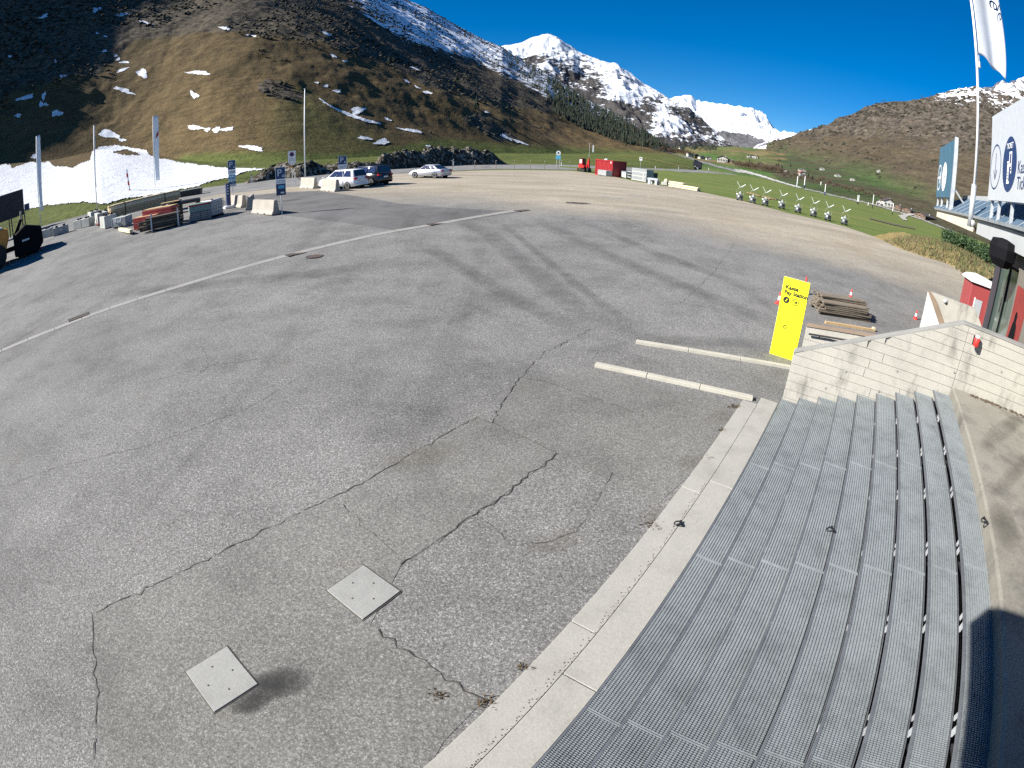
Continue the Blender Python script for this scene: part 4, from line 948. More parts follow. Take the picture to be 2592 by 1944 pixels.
# ---------------------------------------------------------------- ticket building on the right
PW, PE = 4.95, 4.6
bd = thing('ticket_building', 'ticket building with dark wall, glass doors and metal-edged canopy roof', 'building')
def stbox(mb, s0, s1, p0, p1, z0, z1): return wall_prism(mb, [(p0, z0), (p1, z0), (p1, z1), (p0, z1)], s0, s1)
m = MB(); stbox(m, 12.6, 13.4, PW+.02, PW+.3, 1.44, 4.2); stbox(m, 9.3, 12.5, PW+.02, PW+.3, 1.44, 4.2); stbox(m, 13.4, 14.5, PW+.02, PW+.3, 1.44, 4.2); stbox(m, 14.5, 16.8, PW+.02, PW+.3, 3.72, 4.2); stbox(m, -4, 9.3, PW+.02, PW+.3, 1.44, 4.2); obj_st(m, 'wall', M['wall_dark'], bd)
m = MB(); stbox(m, 16.78, 17.0, PW-.06, PW+.2, 1.3, 4.2); obj_st(m, 'column', M['column'], bd)
m = MB(); stbox(m, 16.75, 17.0, PW+.25, PW+9, 1.3, 4.2); obj_st(m, 'side_wall', M['wall_dark'], bd)
for a, b in ((14.55, 15.58), (15.66, 16.72)):
    d = MB(); stbox(d, a, b, PW+.10, PW+.13, 1.46, 3.70); do = obj_st(d, 'door', M['glass_door'], bd)
    f = MB()
    for (s0, s1, z0, z1) in ((a-.03, a+.02, 1.44, 3.72), (b-.02, b+.03, 1.44, 3.72), (a+.02, b-.02, 1.44, 1.52), (a+.02, b-.02, 3.64, 3.72)): stbox(f, s0, s1, PW+.07, PW+.16, z0, z1)
    obj_st(f, 'frame', M['black'], do)
    hm = MB(); hm.tube([(b-.08 if a < 15 else a+.08, PW+.03, 2.3), (b-.08 if a < 15 else a+.08, PW+.03, 2.75)], .015, 6); obj_st(hm, 'handle', M['black'], do)
m = MB(); stbox(m, 13.2, 14.3, PW-.005, PW+.015, 1.62, 3.35); po = obj_st(m, 'poster', M['poster'], bd); po['label'] = 'red poster with a dark figure'
# the dark figure on the poster: head, shoulders, torso as one flat print
m = MB(); fig = [(13.52, 1.64), (14.12, 1.64), (14.10, 2.05), (14.02, 2.35), (13.94, 2.48), (13.95, 2.62), (13.88, 2.72), (13.78, 2.72), (13.71, 2.62), (13.72, 2.48), (13.60, 2.38), (13.52, 2.05)]
n = len(fig); m.add([(s, PW-.009, z) for s, z in fig], [tuple(range(n))]); obj_st(m, 'print', M['black'], po)
# canopy: cream and grey fascia, soffit, sloping blue sheet with standing seams
SE0, SE1 = -4.0, 31.0; FB = lambda s: 4.12+.012*(s-13.2); FT = lambda s: 4.70+.006*(s-13.5)
def fascia(name, s0, s1, mat, off):
    m = MB(); vs = []
    for s in (s0, s1):
        vs += [(s, PE+off, FB(s)), (s, PE+.2, FB(s)), (s, PE+.2, FT(s)), (s, PE+off, FT(s))]
    m.add(vs, [(0, 1, 2, 3), (7, 6, 5, 4), (0, 4, 5, 1), (1, 5, 6, 2), (2, 6, 7, 3), (3, 7, 4, 0)]); return obj_st(m, name, mat, bd)
fascia('fascia_board', 21.0, 30.6, M['cream'], 0); fascia('fascia_board', SE0, 19.6, M['fascia_grey'], .02)
m = MB(); vs = [(SE0, PE+.2, FB(SE0)+.05), (30.4, PE+.2, FB(30.4)+.05), (30.4, 12, FB(30.4)+.05), (SE0, 12, FB(SE0)+.05)]; m.add(vs+[(a, b, c+.1) for a, b, c in vs], [(0, 1, 2, 3), (7, 6, 5, 4), (0, 4, 5, 1), (1, 5, 6, 2), (2, 6, 7, 3), (3, 7, 4, 0)]); obj_st(m, 'soffit', M['wood_dark'], bd)
m = MB(); vs = [(SE0, PE-.06, FT(SE0)), (32.2, PE-.06, FT(32.2)), (28.6, 5.75, 5.72), (SE0, 5.75, 5.62)]; m.add(vs+[(a, b+.02, c-.05) for a, b, c in vs], [(0, 1, 2, 3), (7, 6, 5, 4), (0, 4, 5, 1), (1, 5, 6, 2), (2, 6, 7, 3), (3, 7, 4, 0)]); rf = obj_st(m, 'roof_sheet', M['blue_sheet'], bd)
for s in np.arange(4.0, 30.5, 1.3):
    m = MB(); m.tube([(s, PE-.055, FT(s)+.016), (s-.0, 5.70, 5.66+.02)], .009, 4); obj_st(m, 'seam', M['galv'], rf)
m = MB(); stbox(m, SE0, 28.6, 5.68, 5.80, 5.64, 5.84); obj_st(m, 'ridge_flashing', M['galv_light'], bd)
m = MB(); stbox(m, SE0, 31.2, PE-.10, PE-.03, 4.70, 4.80); obj_st(m, 'gutter', M['galv'], bd)
m = MB(); stbox(m, SE0, 28.4, 5.75, 12, 5.3, 5.6); obj_st(m, 'roof', M['grey_metal'], bd)
m = MB(); m.lathe([(.03, -.02), (.16, .0), (.24, .12), (.26, .30), (.22, .42), (.05, .46)], (0, 0, 0), 8)
q = onP(2538, 640, 4.35); sq = q.dot(E1); m.v = [(sq+v[0]*1.75, 4.35+v[1]*1.75, q.z-.36+v[2]*1.6) for v in m.v]
t = thing('floodlight', 'black faceted lamp housing hanging under the canopy edge', 'lamp'); obj_st(m, 'housing', M['black'], t)
m = MB(); m.tube([(sq, 4.45, q.z+.28), (sq, 4.55, FB(sq)+.02)], .03, 6); m.box((sq, 4.5, FB(sq)-.02), (.2, .14, .04)); obj_st(m, 'arm', M['galv_light'], t)

# roof signs
def sign_frame(t, s0, s1, p, z0, z1, posts, mat, side):
    m = MB(); stbox(m, s0, s1, p, p+.06, z0, z1); pn = obj_st(m, 'panel', mat, t)
    for s in posts:
        zf = FT(s)+(p+.12-PE)/(5.75-PE)*(5.66-FT(s)); m = MB(); stbox(m, s-.05, s+.05, p+.07, p+.17, zf-.05, z1-.1); obj_st(m, 'post', M['galv_light'], t)
    return pn
ts = thing('roof_sign', 'large white roof sign with arrow circle and dark oval ticket symbol', 'sign')
wp = sign_frame(ts, 7.5, 18.35, PE, 5.42, 8.27, (8.2, 9.6, 11, 12.4, 13.8, 15.4, 17.0, 18.0), M['white_pvc'], 1)
def front(s0, z0):        # map local (u right, v up) of a print onto the sign face (seen from -p, s grows to the left)
    return lambda u, v, d=.004: (s0-u, PE-d, z0+v)
def flat(name, pts, mat, parent, fn, d=.004, faces=None):
    m = MB(); m.add([fn(u, v, d) for u, v in pts], faces or [tuple(range(len(pts)))]); return obj_st(m, name, mat, parent)
def oval(rx, ry, n=36): return [(rx*math.cos(2*math.pi*k/n), ry*math.sin(2*math.pi*k/n)) for k in range(n)]
def ring(name, rx, ry, w_, mat, parent, fn, d=.004):
    n = 36; a = oval(rx, ry, n); b = oval(rx-w_, ry-w_, n); m = MB(); m.add([fn(u, v, d) for u, v in a+b], [(k, (k+1) % n, n+(k+1) % n, n+k) for k in range(n)]); obj_st(m, name, mat, parent)
def print_center(px, py): q = onP(px, py, PE); return q.dot(E1), q.z
sA, zA = print_center(2340+748/4.147, 200+922/4.147); fA = front(sA, zA)
sB, zB = print_center(2340+893/4.147, 200+893/4.147); fB = front(sB, zB)
rA = .74; ring('arrow_circle', rA, rA, .055, M['navy'], wp, fA)
flat('arrow', [(.72*u, .72*v) for u, v in ((-.04, .62), (.04, .62), (.04, -.45), (.30, -.12), (.36, -.17), (0, -.62), (-.36, -.17), (-.30, -.12), (-.04, -.45))], M['navy'], wp, fA, faces=[(0, 1, 2, 8), (2, 3, 4, 5), (8, 2, 5), (5, 6, 7, 8)])
flat('ticket_oval', oval(.82, .82), M['navy'], wp, fB)
def rects(name, L, mat, fn, d): 
    m = MB()
    for a, b, c, e in [[.72*v for v in l] for l in L]: m.add([fn(a, b, d), fn(c, b, d), fn(c, e, d), fn(a, e, d)], [(0, 1, 2, 3)])
    obj_st(m, name, mat, wp)
rects('ticket_icon', [(-.30, -.80, -.02, .02), (-.02, -.80, .10, -.70), (-.02, -.12, .32, .02), (.22, -.40, .34, .02), (-.05, .06, .05, .5), (.05, .42, .38, .5), (.28, -.4, .38, .42), (-.36, .04, -.05, .12)], M['white_paint'], fB, .008)
for l_ in ((-.22, -.62, -.06, -.57), (-.22, -.50, -.06, -.45), (-.22, -.38, -.06, -.33), (.12, -.28, .36, -.23), (.12, -.16, .30, -.11)): rects('ticket_line', [l_], M['navy'], fB, .011)
FACE = (math.pi/2, 0, ROT1+math.pi)       # text standing upright, read from the stairs side
def sign_text(body, s, z, size, mat, parent, p=PE, d=.008, ax='CENTER'):
    q = SP(s, p-d, z); o = text('lettering', body, size, mat, parent, q, FACE, ax); return o
sign_text('TICKET', sB, zB+.53, .24, M['white_paint'], wp, d=.012)
q1 = print_center(2340+985/4.147, 200+935/4.147); q2_ = print_center(2340+975/4.147, 200+1100/4.147)
sign_text('Kasse', q1[0]+.05, q1[1], .50, M['navy'], wp, ax='LEFT'); sign_text('Tickets', q2_[0]+.05, q2_[1], .50, M['navy'], wp, ax='LEFT')
tb = thing('banner_sign', 'dark blue fabric banner sign with two ovals on the canopy roof', 'sign')
bp = sign_frame(tb, 26.35, 31.9, PE, 5.42, 8.28, (28.0, 30.0, 31.6), M['petrol'], 1)
m = MB(); stbox(m, 26.15, 26.33, PE-.05, PE+.13, 4.8, 8.35); obj_st(m, 'post', M['galv_light'], tb)
m = MB(); m.tube([(26.25, PE+.1, 5.9), (26.25, PE+.95, 5.1)], .05, 6); obj_st(m, 'brace', M['galv_light'], tb)
s5, z5 = print_center(2340+158/4.147, 200+1035/4.147); s6, z6 = print_center(2340+208/4.147, 200+1025/4.147)
WP_KEEP = wp; wp = bp
fC, fD = front(s5, z5), front(s6, z6)
ring('arrow_circle', .74, .74, .09, M['white_paint'], bp, fC); flat('arrow', [(-.5, -.06), (.2, -.06), (.0, -.3), (.12, -.38), (.5, 0), (.12, .38), (0, .3), (.2, .06), (-.5, .06)], M['white_paint'], bp, fC, faces=[(0, 1, 7, 8), (2, 3, 4, 1), (1, 4, 7), (4, 5, 6, 7)])
flat('white_oval', oval(.78, .78), M['white_paint'], bp, fD); flat('print', [(-.28, -.06), (.28, -.06), (.28, .06), (-.28, .06)], M['grey_print'], bp, fD, .010)
# flag pole with hanging white flag
fp = thing('flag_pole', 'tall white flag pole with hanging white flag on the canopy edge', 'flag pole')
q = onP(2466, 470, PE-.18); sf = q.dot(E1); pf = PE-.18
m = MB(); m.tube([(sf, pf, 5.4), (sf, pf, 16.5)], .062, 12, r2=.045); obj_st(m, 'pole', M['white_paint'], fp, smooth=True)
m = MB(); m.tube([(sf, pf, 4.35), (sf, pf, 5.9)], .11, 12); m.box((sf, pf+.12, 4.5), (.2, .2, .25)); obj_st(m, 'sleeve', M['galv_light'], fp, smooth=True)
ft = onP(2480, 122, pf).z
fl = MB(); nu, nv = 16, 40; vs = []
for j in range(nv+1):
    for i in range(nu+1):
        u, v = i/nu, j/nv; x = u*1.42*(1-.10*v**6); dz = -.62*u**2.2*v**3
        y = .16*math.sin(u*6.5+1.2*math.sin(v*3))*u*(.5+.5*v)+.22*u*u*v; lift = .16*math.sin(u*9)*v**8*u
        X_ = .09+x; vs.append((sf+X_*.449-y*.893, pf+X_*.893+y*.449, 16.2+(ft-16.2)*v+dz+lift))
fl.add(vs, [(j*(nu+1)+i, j*(nu+1)+i+1, (j+1)*(nu+1)+i+1, (j+1)*(nu+1)+i) for j in range(nv) for i in range(nu)]); fo = obj_st(fl, 'flag', M['cloth_white'], fp, smooth=True)
md = fo.modifiers.new('thickness', 'SOLIDIFY'); md.thickness = .006
q = SP(sf+1.05*.449-.32, pf+1.05*.893+.16, 13.6); fdir = SP(.449, .893); o = text('lettering', 'se', 1.0, M['navy'], fo, q, (math.pi/2, math.pi/2, math.atan2(fdir.y, fdir.x)))
m = MB(); m.tube([(sf+.05, pf+.1, ft-.05), (sf+.05, pf+.1, ft-.32)], .03, 8); m.tube([(sf+.05, pf+.1, ft-.32), (sf+.05, pf+.1, ft-.55)], .075, 8); obj_st(m, 'flag_weight', M['galv_light'], fp)
# unseen slab added to throw the shadow on the landing and top step
zs = Z1+8*RISE; w_ = onZ(2452, 1578, zs); e_ = w_+sd*((5.6-zs)/sd.z); sC, pC = e_.dot(E1), e_.dot(N1)
m = MB(); stbox(m, -9, sC, pC, 8, 5.6, 5.9); obj_st(m, 'shadow_slab', M['fascia_grey'], bd)
m = MB(); stbox(m, -2.6, -2.3, 3.2, 3.5, 1.44, 5.6); obj_st(m, 'shadow_slab_post', M['column'], bd)

# ---------------------------------------------------------------- yellow panel, cones, plank stack, booth, hedge bank
a, b = G(1947.5, 894), G(2009.5, 914); d = b-a; rz = math.atan2(d.y, d.x); L = d.length; H_ = 1.955
pn = thing('pay_station_panel', 'upright yellow panel reading Kasse Pay Station beside the low kerb', 'sign', (a.x, a.y, a.z), rz)
MB().box((L/2, .03, H_/2), (L, .05, H_)).build('panel', M['yellow'], pn)
MB().box((L/2, .031, H_/2), (L+.012, .038, H_+.012)).build('edge', M['grey_metal'], pn)
def ptext(body, u, v, size, mat=None): return text('lettering', body, size, mat or M['ink'], pn, (u, .0035, v), (math.pi/2, 0, 0), 'LEFT', .001, .0065)
k_ = L/.63
ptext('Kasse', .075*k_, 1.72, .135*k_); ptext('Pay Station', .065*k_, 1.59, .128*k_)
m = MB(); disc(m, (.145*k_, .0025, 1.41), .078*k_); m.build('ticket_symbol', M['ink'], pn)
m = MB()
for q in ((-.028, -.032, .008, -.012), (.0, .005, .026, .03)): m.add([(.145*k_+q[0], .0012, 1.41+q[1]), (.145*k_+q[2], .0012, 1.41+q[1]), (.145*k_+q[2], .0012, 1.41+q[3]), (.145*k_+q[0], .0012, 1.41+q[3])], [(0, 1, 2, 3)])
m.build('ticket_print', M['yellow'], pn)
m = MB(); disc(m, (.375*k_, .0025, 1.41), .08*k_, inner=.76); m.build('arrow_ring', M['ink'], pn)
m = MB(); c = .375*k_; m.add([(c-.045, .002, 1.399), (c+.04, .002, 1.399), (c+.04, .002, 1.423), (c-.045, .002, 1.423)], [(0, 1, 2, 3)]); m.add([(c+.052, .001, 1.411), (c+.004, .001, 1.458), (c-.018, .001, 1.444), (c+.018, .001, 1.411), (c-.018, .001, 1.378), (c+.004, .001, 1.364)], [(0, 1, 2, 3), (0, 3, 4, 5)]); m.build('arrow', M['ink'], pn)
m = MB(); disc(m, (.235*k_, .0025, .76), .046*k_, inner=.45); m.build('small_symbol', M['ink'], pn)
m = MB(); disc(m, (.345*k_, .0025, .76), .040*k_, inner=.78); m.add([(.32*k_, .002, .757), (.35*k_, .002, .757), (.35*k_, .002, .763), (.32*k_, .002, .763)], [(0, 1, 2, 3)]); m.build('small_arrow', M['ink'], pn)
m = MB(); m.box((L/2, .16, .02), (L*.9, .3, .04)); m.box((L*.3, .1, .5), (.04, .06, 1.0)); m.box((L*.7, .1, .5), (.04, .06, 1.0)); m.build('stand', M['dark_metal'], pn)
def cone(px, py, label, h=.48):
    c = G(px, py); t = thing('traffic_cone', label, 'cone', (c.x, c.y, c.z), rnd.uniform(0, 1))
    k = h/.5
    MB().box((0, 0, .018*k), (.27*k, .27*k, .036*k)).build('base', M['cone_red'], t, bevel=.006)
    for nm, z0, z1_, mt in (('cone', .036, .17, 'cone_red'), ('white_band', .17, .33, 'white_paint'), ('tip', .33, .5, 'cone_red')):
        r = lambda z: (.105-(z-.036)/.464*.082)*k
        MB().lathe([(r(z0), z0*k), (r(z1_), z1_*k)], n=16).build(nm, M[mt], t, smooth=False)
cone(*z8(478, 333), 'red and white cone partly behind the yellow panel', .42)
cone(*z8(985, 290), 'red and white cone beyond the weathered plank stack', .36)
cone(*z8(1443, 440), 'red and white cone beside the wedge-shaped parapet', .36)
c = G(*z8(655, 262)); t = thing('traffic_cone', 'cone whose tip just shows above the yellow panel', 'cone', (c.x, c.y, c.z)); MB().box((0, 0, .018), (.27, .27, .036)).build('base', M['cone_red'], t); MB().lathe([(.1, .036), (.02, .66)], n=14).build('cone', M['cone_red'], t)
# weathered planks on bearers
a, b = G(*z8(770, 412)), G(*z8(1120, 470)); d = b-a; rz = math.atan2(d.y, d.x); L = 2.15
st = thing('plank_stack', 'stack of weathered grey planks on bearers behind the yellow panel', 'plank stack', (a.x, a.y, a.z), rz); rr = random.Random(8)
for zb, y in ((.05, .15), (.05, .95)):
    MB().box((L/2+.1, y, zb), (L*.95, .10, .10)).build('bearer', M['wood_dark'], st)
for lay in range(8):
    n = 6 if lay < 6 else 3
    for j in range(n):
        y = .05+(j+.5)*1.05/6+(.0 if lay < 6 else .42); x0 = rr.uniform(-.12, .12)
        MB().box((L/2+x0, y, .125+lay*.062), (L*rr.uniform(.84, 1.04), .165, .040), rr.gauss(0, .02)).build('plank', M['wood_old'], st)
pb = G(*z8(985, 500)); t = thing('timber_beam', 'long thin timber lying in front of the weathered plank stack', 'timber', (pb.x, pb.y, pb.z), rz-.02)
MB().box((0, 0, .04), (2.0, .09, .08)).build('beam', M['wood'], t); MB().box((.95, .02, .10), (.10, .10, .06)).build('block', M['wood_pale'], t)
# red booth
c = G(2448, 778); c = Vector((c.x*.72, c.y*.72, gz(c.x*.72, c.y*.72))); bt = thing('red_booth', 'small red booth with rounded white roof and two openings', 'booth', (c.x, c.y, c.z-.1), ROT1-math.pi/2+.1)
D_ = math.hypot(c.x, c.y); 
def hgt(px, py): d = ray(px, py); return CAMZ+D_*d.z/math.hypot(d.x, d.y)-c.z+.1
HB = hgt(2470, 716); W_ = 1.5
MB().box((W_/2, .6, HB/2), (W_, 1.2, HB)).build('body', M['red_booth'], bt, bevel=.02)
m = MB(); m.prism([(-.10, HB), (W_+.1, HB), (W_+.1, HB+.06), (W_*.8, HB+.20), (W_*.35, HB+.26), (.1, HB+.18), (-.1, HB+.06)], -.1, 1.3); m.build('roof', M['white_paint'], bt)
for x, w_, mat in ((.28, .36, 'grey_print'), (.95, .3, 'white_paint')):
    o = MB().box((x+w_/2, -.004, HB*.45), (w_, .02, HB*.62)).build('opening', M[mat], bt); MB().box((x-.02, -.012, HB*.45), (.04, .03, HB*.66)).build('jamb', M['white_paint'], o)
# dry grass bank with hedge
edge = [G(*q) for q in LOT_R[9:]]
top = [atD(px, py, D) for px, py, D in ((2290, 588, 64), (2330, 604, 60), (2370, 612, 56), (2410, 622, 52), (2450, 640, 50), (2500, 668, 48), (2560, 705, 46))]
ea, ta = resample(edge, 60), resample(top, 60); tz = np.interp(np.linspace(0, 1, 60), np.linspace(0, 1, len(top)), [p.z for p in top]); m = MB(); vs = []; nb = 14
for i in range(60):
    for j in range(nb+1):
        t_ = j/nb; q = ea[i]+(ta[i]-ea[i])*t_; g0 = gz(ea[i][0], ea[i][1])-.01; z = g0+(tz[i]-g0)*math.sin(t_*math.pi/2)
        z += .25*float(fbm(np.array(q[0]*.8), np.array(q[1]*.8), 3, 4)-.5)*min(1, t_*3); vs.append((q[0], q[1], z))
m.add(vs, [(i*(nb+1)+j, (i+1)*(nb+1)+j, (i+1)*(nb+1)+j+1, i*(nb+1)+j+1) for i in range(59) for j in range(nb)]); struct(m.build('grass_bank', M['dry_bank'], smooth=True))
rr = random.Random(6); m = MB()
for k in range(5000):
    i = rr.randrange(10, 59); j = rr.uniform(.02, .97); q = ea[i]+(ta[i]-ea[i])*j; q = q+np.array([rr.gauss(0, .25), rr.gauss(0, .25)]); g0 = gz(ea[i][0], ea[i][1]); z = g0+(tz[i]-g0)*math.sin(j*math.pi/2)-.1
    h = rr.uniform(.25, .5); a_ = rr.uniform(0, 6.28); w_ = .05; m.add([(q[0]-w_*math.cos(a_), q[1]-w_*math.sin(a_), z), (q[0]+w_*math.cos(a_), q[1]+w_*math.sin(a_), z), (q[0]+rr.gauss(0, .12), q[1]+rr.gauss(0, .12), z+h)], [(0, 1, 2)], M['dry_grass'] if rr.random() < .75 else M['green_grass'])
struct(m.build('dry_grass'), 'stuff')
def leafball(mb, c, r, n, rr, size, squash=1.0, mat=None):
    for k in range(n):
        v = Vector((rr.gauss(0, 1), rr.gauss(0, 1), rr.gauss(0, 1))).normalized()*(r*rr.uniform(.55, 1.08)); v.z *= squash
        p = Vector(c)+v; a = Vector((rr.gauss(0, 1), rr.gauss(0, 1), rr.gauss(0, 1))).normalized(); b = a.cross(v.normalized()+Vector((0, 0, .3))).normalized(); s = size*rr.uniform(.6, 1.3)
        mb.add([p-a*s*.5, p+b*s*.4, p+a*s*.5, p-b*s*.4], [(0, 1, 2, 3)], mat)
hd = [atD(2405+i*14, 597+i*7.2+(i % 3)*1.2, 53-i*.7) for i in range(9)]
for i, c in enumerate(hd):
    r = random.Random(100+i); t = thing('hedge_bush', 'dense dark green bush in the row on top of the dry grass bank', 'bush', (c.x, c.y, c.z-.9), 0, 'bushes along the top of the dry bank')
    m = MB(); hh = r.uniform(.85, 1.15)
    for q in range(7): leafball(m, (r.gauss(0, .35), r.gauss(0, .35), .55+r.uniform(-.2, .75)*hh), .5, 110, r, .17, 1.0)
    m.build('foliage', M['leaf'], t); m = MB(); m.tube([(0, 0, -.4), (0, 0, .7)], .05, 6); m.build('stem', M['bark'], t)
# ---------------------------------------------------------------- cars
def wheel(parent, x, y, r, side):
    t = MB(); t.lathe([(r*.62, -.095), (r*.93, -.10), (r, -.07), (r, .07), (r*.93, .10), (r*.62, .095)], (x, y, r), 24, axis='y'); w_ = t.build('wheel', M['rubber'], parent, smooth=False)
    m = MB(); m.lathe([(r*.64, .085*side), (r*.66, .098*side), (r*.58, .10*side), (r*.55, .06*side)], (x, y, r), 24, axis='y'); m.build('rim', M['chrome'], w_)
    m = MB(); yy = y+.085*side
    for k in range(5):
        a = 2*math.pi*k/5+.3; c, s = math.cos(a), math.sin(a); n = (-s, c); b = .055*r/.32
        m.add([(x+n[0]*b, yy, r+n[1]*b), (x-n[0]*b, yy, r-n[1]*b), (x+c*r*.6-n[0]*b*.7, yy+.008*side, r+s*r*.6-n[1]*b*.7), (x+c*r*.6+n[0]*b*.7, yy+.008*side, r+s*r*.6+n[1]*b*.7)], [(0, 1, 2, 3)])
    disc(m, (x, yy+.004*side, r), .07, 12); m.build('spokes', M['chrome'], w_)
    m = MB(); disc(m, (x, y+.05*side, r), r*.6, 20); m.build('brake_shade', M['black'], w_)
def car(name, label, px, py, az, paint, L, W, side, cab, wb, rw, est, hid=None, anchor='rear'):
    """side: lower side profile (x, z); cab: (xa, xb, xc, xd, belt, roof)"""
    c = G(px, py); rz = math.pi/2-az; fwd = Vector((math.sin(az), math.cos(az), 0)); left = Vector((-fwd.y, fwd.x, 0))
    xr = -wb/2; o_ = Vector((c.x, c.y, 0))-fwd*xr-left*(W/2-.1); t = thing(name, label, 'car', (o_.x, o_.y, gz(o_.x, o_.y)), rz)
    b = MB(); h = W/2
    pr = [(x-L/2, z) for x, z in side]; n = len(pr); zmid = .55
    secs = [(-h+.09, .93), (-h, 1.0), (h, 1.0), (h-.09, .93)] 
    ys = [-h+.07, -h, h, h-.07]; vs = []
    # side walls lean in a little above the waist
    def yat(z, s): return s*(h-.02-max(0, z-.62)*.16-max(0, .40-z)*.12)
    for s in (-1, 1):
        for x, z in pr: vs.append((x*(1.0), yat(z, s), z))
    b.add(vs, [tuple(range(n)), tuple(range(2*n-1, n-1, -1))]+[(i, i+n, (i+1) % n+n, (i+1) % n) for i in range(n)]); b.build('body', paint, t, bevel=.045, smooth=True)
    xa, xb, xc, xd, zb, zr = [v-L/2 if i < 4 else v for i, v in enumerate(cab)]; wbelt, wroof = h-.06, h-.26
    m = MB(); V = [(xa, wbelt, zb), (xb, wroof, zr-.02), (xc, wroof, zr-.03), (xd, wbelt, zb)]; xm = (xb+xc)/2; V.insert(2, (xm, wroof+.01, zr)); n = 5
    vs = [(x, y, z) for x, y, z in V]+[(x, -y, z) for x, y, z in V]
    m.add(vs, [(0, 1, 2, 3, 4), (9, 8, 7, 6, 5)]+[(i, i+5, i+6, i+1) for i in range(4)]+[(4, 9, 5, 0)]); m.build('cabin', paint, t, bevel=.04, smooth=True)
    def lerp(a, b_, f): return tuple(a[k]+(b_[k]-a[k])*f for k in range(3))
    A_, B_, C_, D_ = V[0], V[1], V[3], V[4]
    for s in (-1, 1):
        pil = est
        for k in range(len(pil)-1):
            u0, u1 = pil[k]+.018, pil[k+1]-.018; q = []
            for u, v in ((u0, .10), (u1, .10), (u1, .86), (u0, .86)):
                lo = lerp(A_, D_, u); hi = lerp(B_, C_, u); p = lerp(lo, hi, v); q.append((p[0], s*(p[1]+.035), p[2]+.01))
            g = MB(); g.add(q, [(0, 1, 2, 3)]); g.build('window', M['glass_blue'], t)
    for nm, P_, Q_, o in (('windscreen', A_, B_, .03), ('rear_window', D_, C_, -.03)):
        q = []
        for v, k in ((.08, .90), (.90, .88)):
            p = lerp(P_, Q_, v); q.append((p[0]+o, p[1]*k, p[2]+.015)); q.append((p[0]+o, -p[1]*k, p[2]+.015))
        g = MB(); g.add([q[0], q[1], q[3], q[2]], [(0, 1, 2, 3)]); g.build(nm, M['glass'], t)
    for x in (-wb/2, wb/2):
        for s in (-1, 1):
            m = MB(); m.lathe([(rw*1.16, -.02), (rw*1.16, .0)], (x, s*(h-.02), rw+.01), 24, axis='y'); m.build('wheel_arch', M['black'], t)
            wheel(t, x, s*(h-.09), rw, s)
    zl = side[-2][1] if False else zb-.16; xe = -L/2
    for s in (-1, 1):
        MB().box((xe+.10, s*(h-.22), zb-.12), (.26, .34, .17)).build('tail_light', M['tail'], t, bevel=.03)
        MB().box((L/2-.20, s*(h-.26), .66), (.30, .34, .14)).build('headlight', M['glass'], t, bevel=.03)
        m = MB(); m.box((xa+.28, s*(h+.06), zb+.06), (.12, .20, .13)); m.build('mirror', paint, t, bevel=.03)
        for xx in ((xa+xd)/2+.25, (xa+xd)/2-.75): MB().box((xx, s*(h-.035), zb-.13), (.17, .03, .03)).build('door_handle', paint, t)
    MB().box((xe+.005, 0, zb-.30), (.02, .52, .12)).build('number_plate', M['white_paint'], t)
    MB().box((xe+.06, 0, .38), (.20, W*.80, .16)).build('rear_bumper', M['black'] if paint == M['car_black'] else paint, t, bevel=.04)
    MB().box((0, 0, .24), (L*.80, W*.82, .14)).build('underbody', M['black'], t)
    return t
VAN = [(.02, .30), (.10, .62), (.10, 1.02), (1.3, 1.04), (3.15, 1.04), (3.75, .98), (4.25, .86), (4.50, .66), (4.53, .32), (4.3, .22), (.3, .22)]
car('white_car', 'white compact people carrier parked behind the concrete barriers', 881, 478.6, R(-63), M['car_white'], 4.53, 1.83, VAN, (3.45, 2.55, .42, .12, 1.0, 1.66), 2.79, .32, (0.04, .30, .60, .90))
car('black_car', 'black people carrier parked between the white car and the road', 941, 470.5, R(-60), M['car_black'], 4.75, 1.90, [(.02, .32), (.08, .66), (.10, 1.10), (1.3, 1.12), (3.3, 1.12), (3.95, 1.04), (4.45, .92), (4.72, .70), (4.75, .34), (4.5, .24), (.3, .24)], (3.75, 2.85, .30, .10, 1.08, 1.80), 2.92, .34, (0.04, .32, .62, .93))
car('silver_car', 'silver saloon car parked alone on the gravel near the road', 1101, 451.5, R(-60), M['car_silver'], 4.46, 1.80, [(.02, .36), (.06, .70), (.04, .93), (.55, .97), (1.4, .93), (2.95, .92), (3.6, .84), (4.15, .72), (4.42, .56), (4.46, .34), (4.2, .22), (.3, .22)], (3.15, 2.35, 1.35, .42, .90, 1.42), 2.63, .325, (0.06, .36, .64, .90))

# ---------------------------------------------------------------- concrete barriers
def barrier(pa, pb, label, hh=None):
    a, b = G(*pa), G(*pb); d = (b-a); d.z = 0; rz = math.atan2(d.y, d.x); L = min(max(d.length, 2.0), 3.4); h = .86 if hh is None else hh; c = (a+b)/2
    t = thing('concrete_barrier', label, 'barrier', (c.x, c.y, gz(c.x, c.y)), rz)
    pr = [(-.31, 0), (.31, 0), (.31, .07), (.20, .25), (.11, h), (-.11, h), (-.20, .25), (-.31, .07)]
    m = MB(); n = 8; xs = (-L/2, -.55, -.40, .40, .55, L/2); m.prism(pr, -L/2, L/2, axis='x'); m.build('body', M['concrete_barrier'], t, bevel=.012)
    for x in (-.48, .48): MB().box((x, 0, .045), (.17, .635, .088)).build('lift_slot', M['crack'], t)
    return t
z5 = lambda x, y: (560+x/6.506, 380+y/6.506)
barrier(z5(560, 1018), z5(910, 1070), 'concrete barrier standing beside the blue P sign at the driveway')
barrier(z5(1300, 612), z5(1600, 636), 'concrete barrier at the end towards the road, in front of the white car', 1.0)
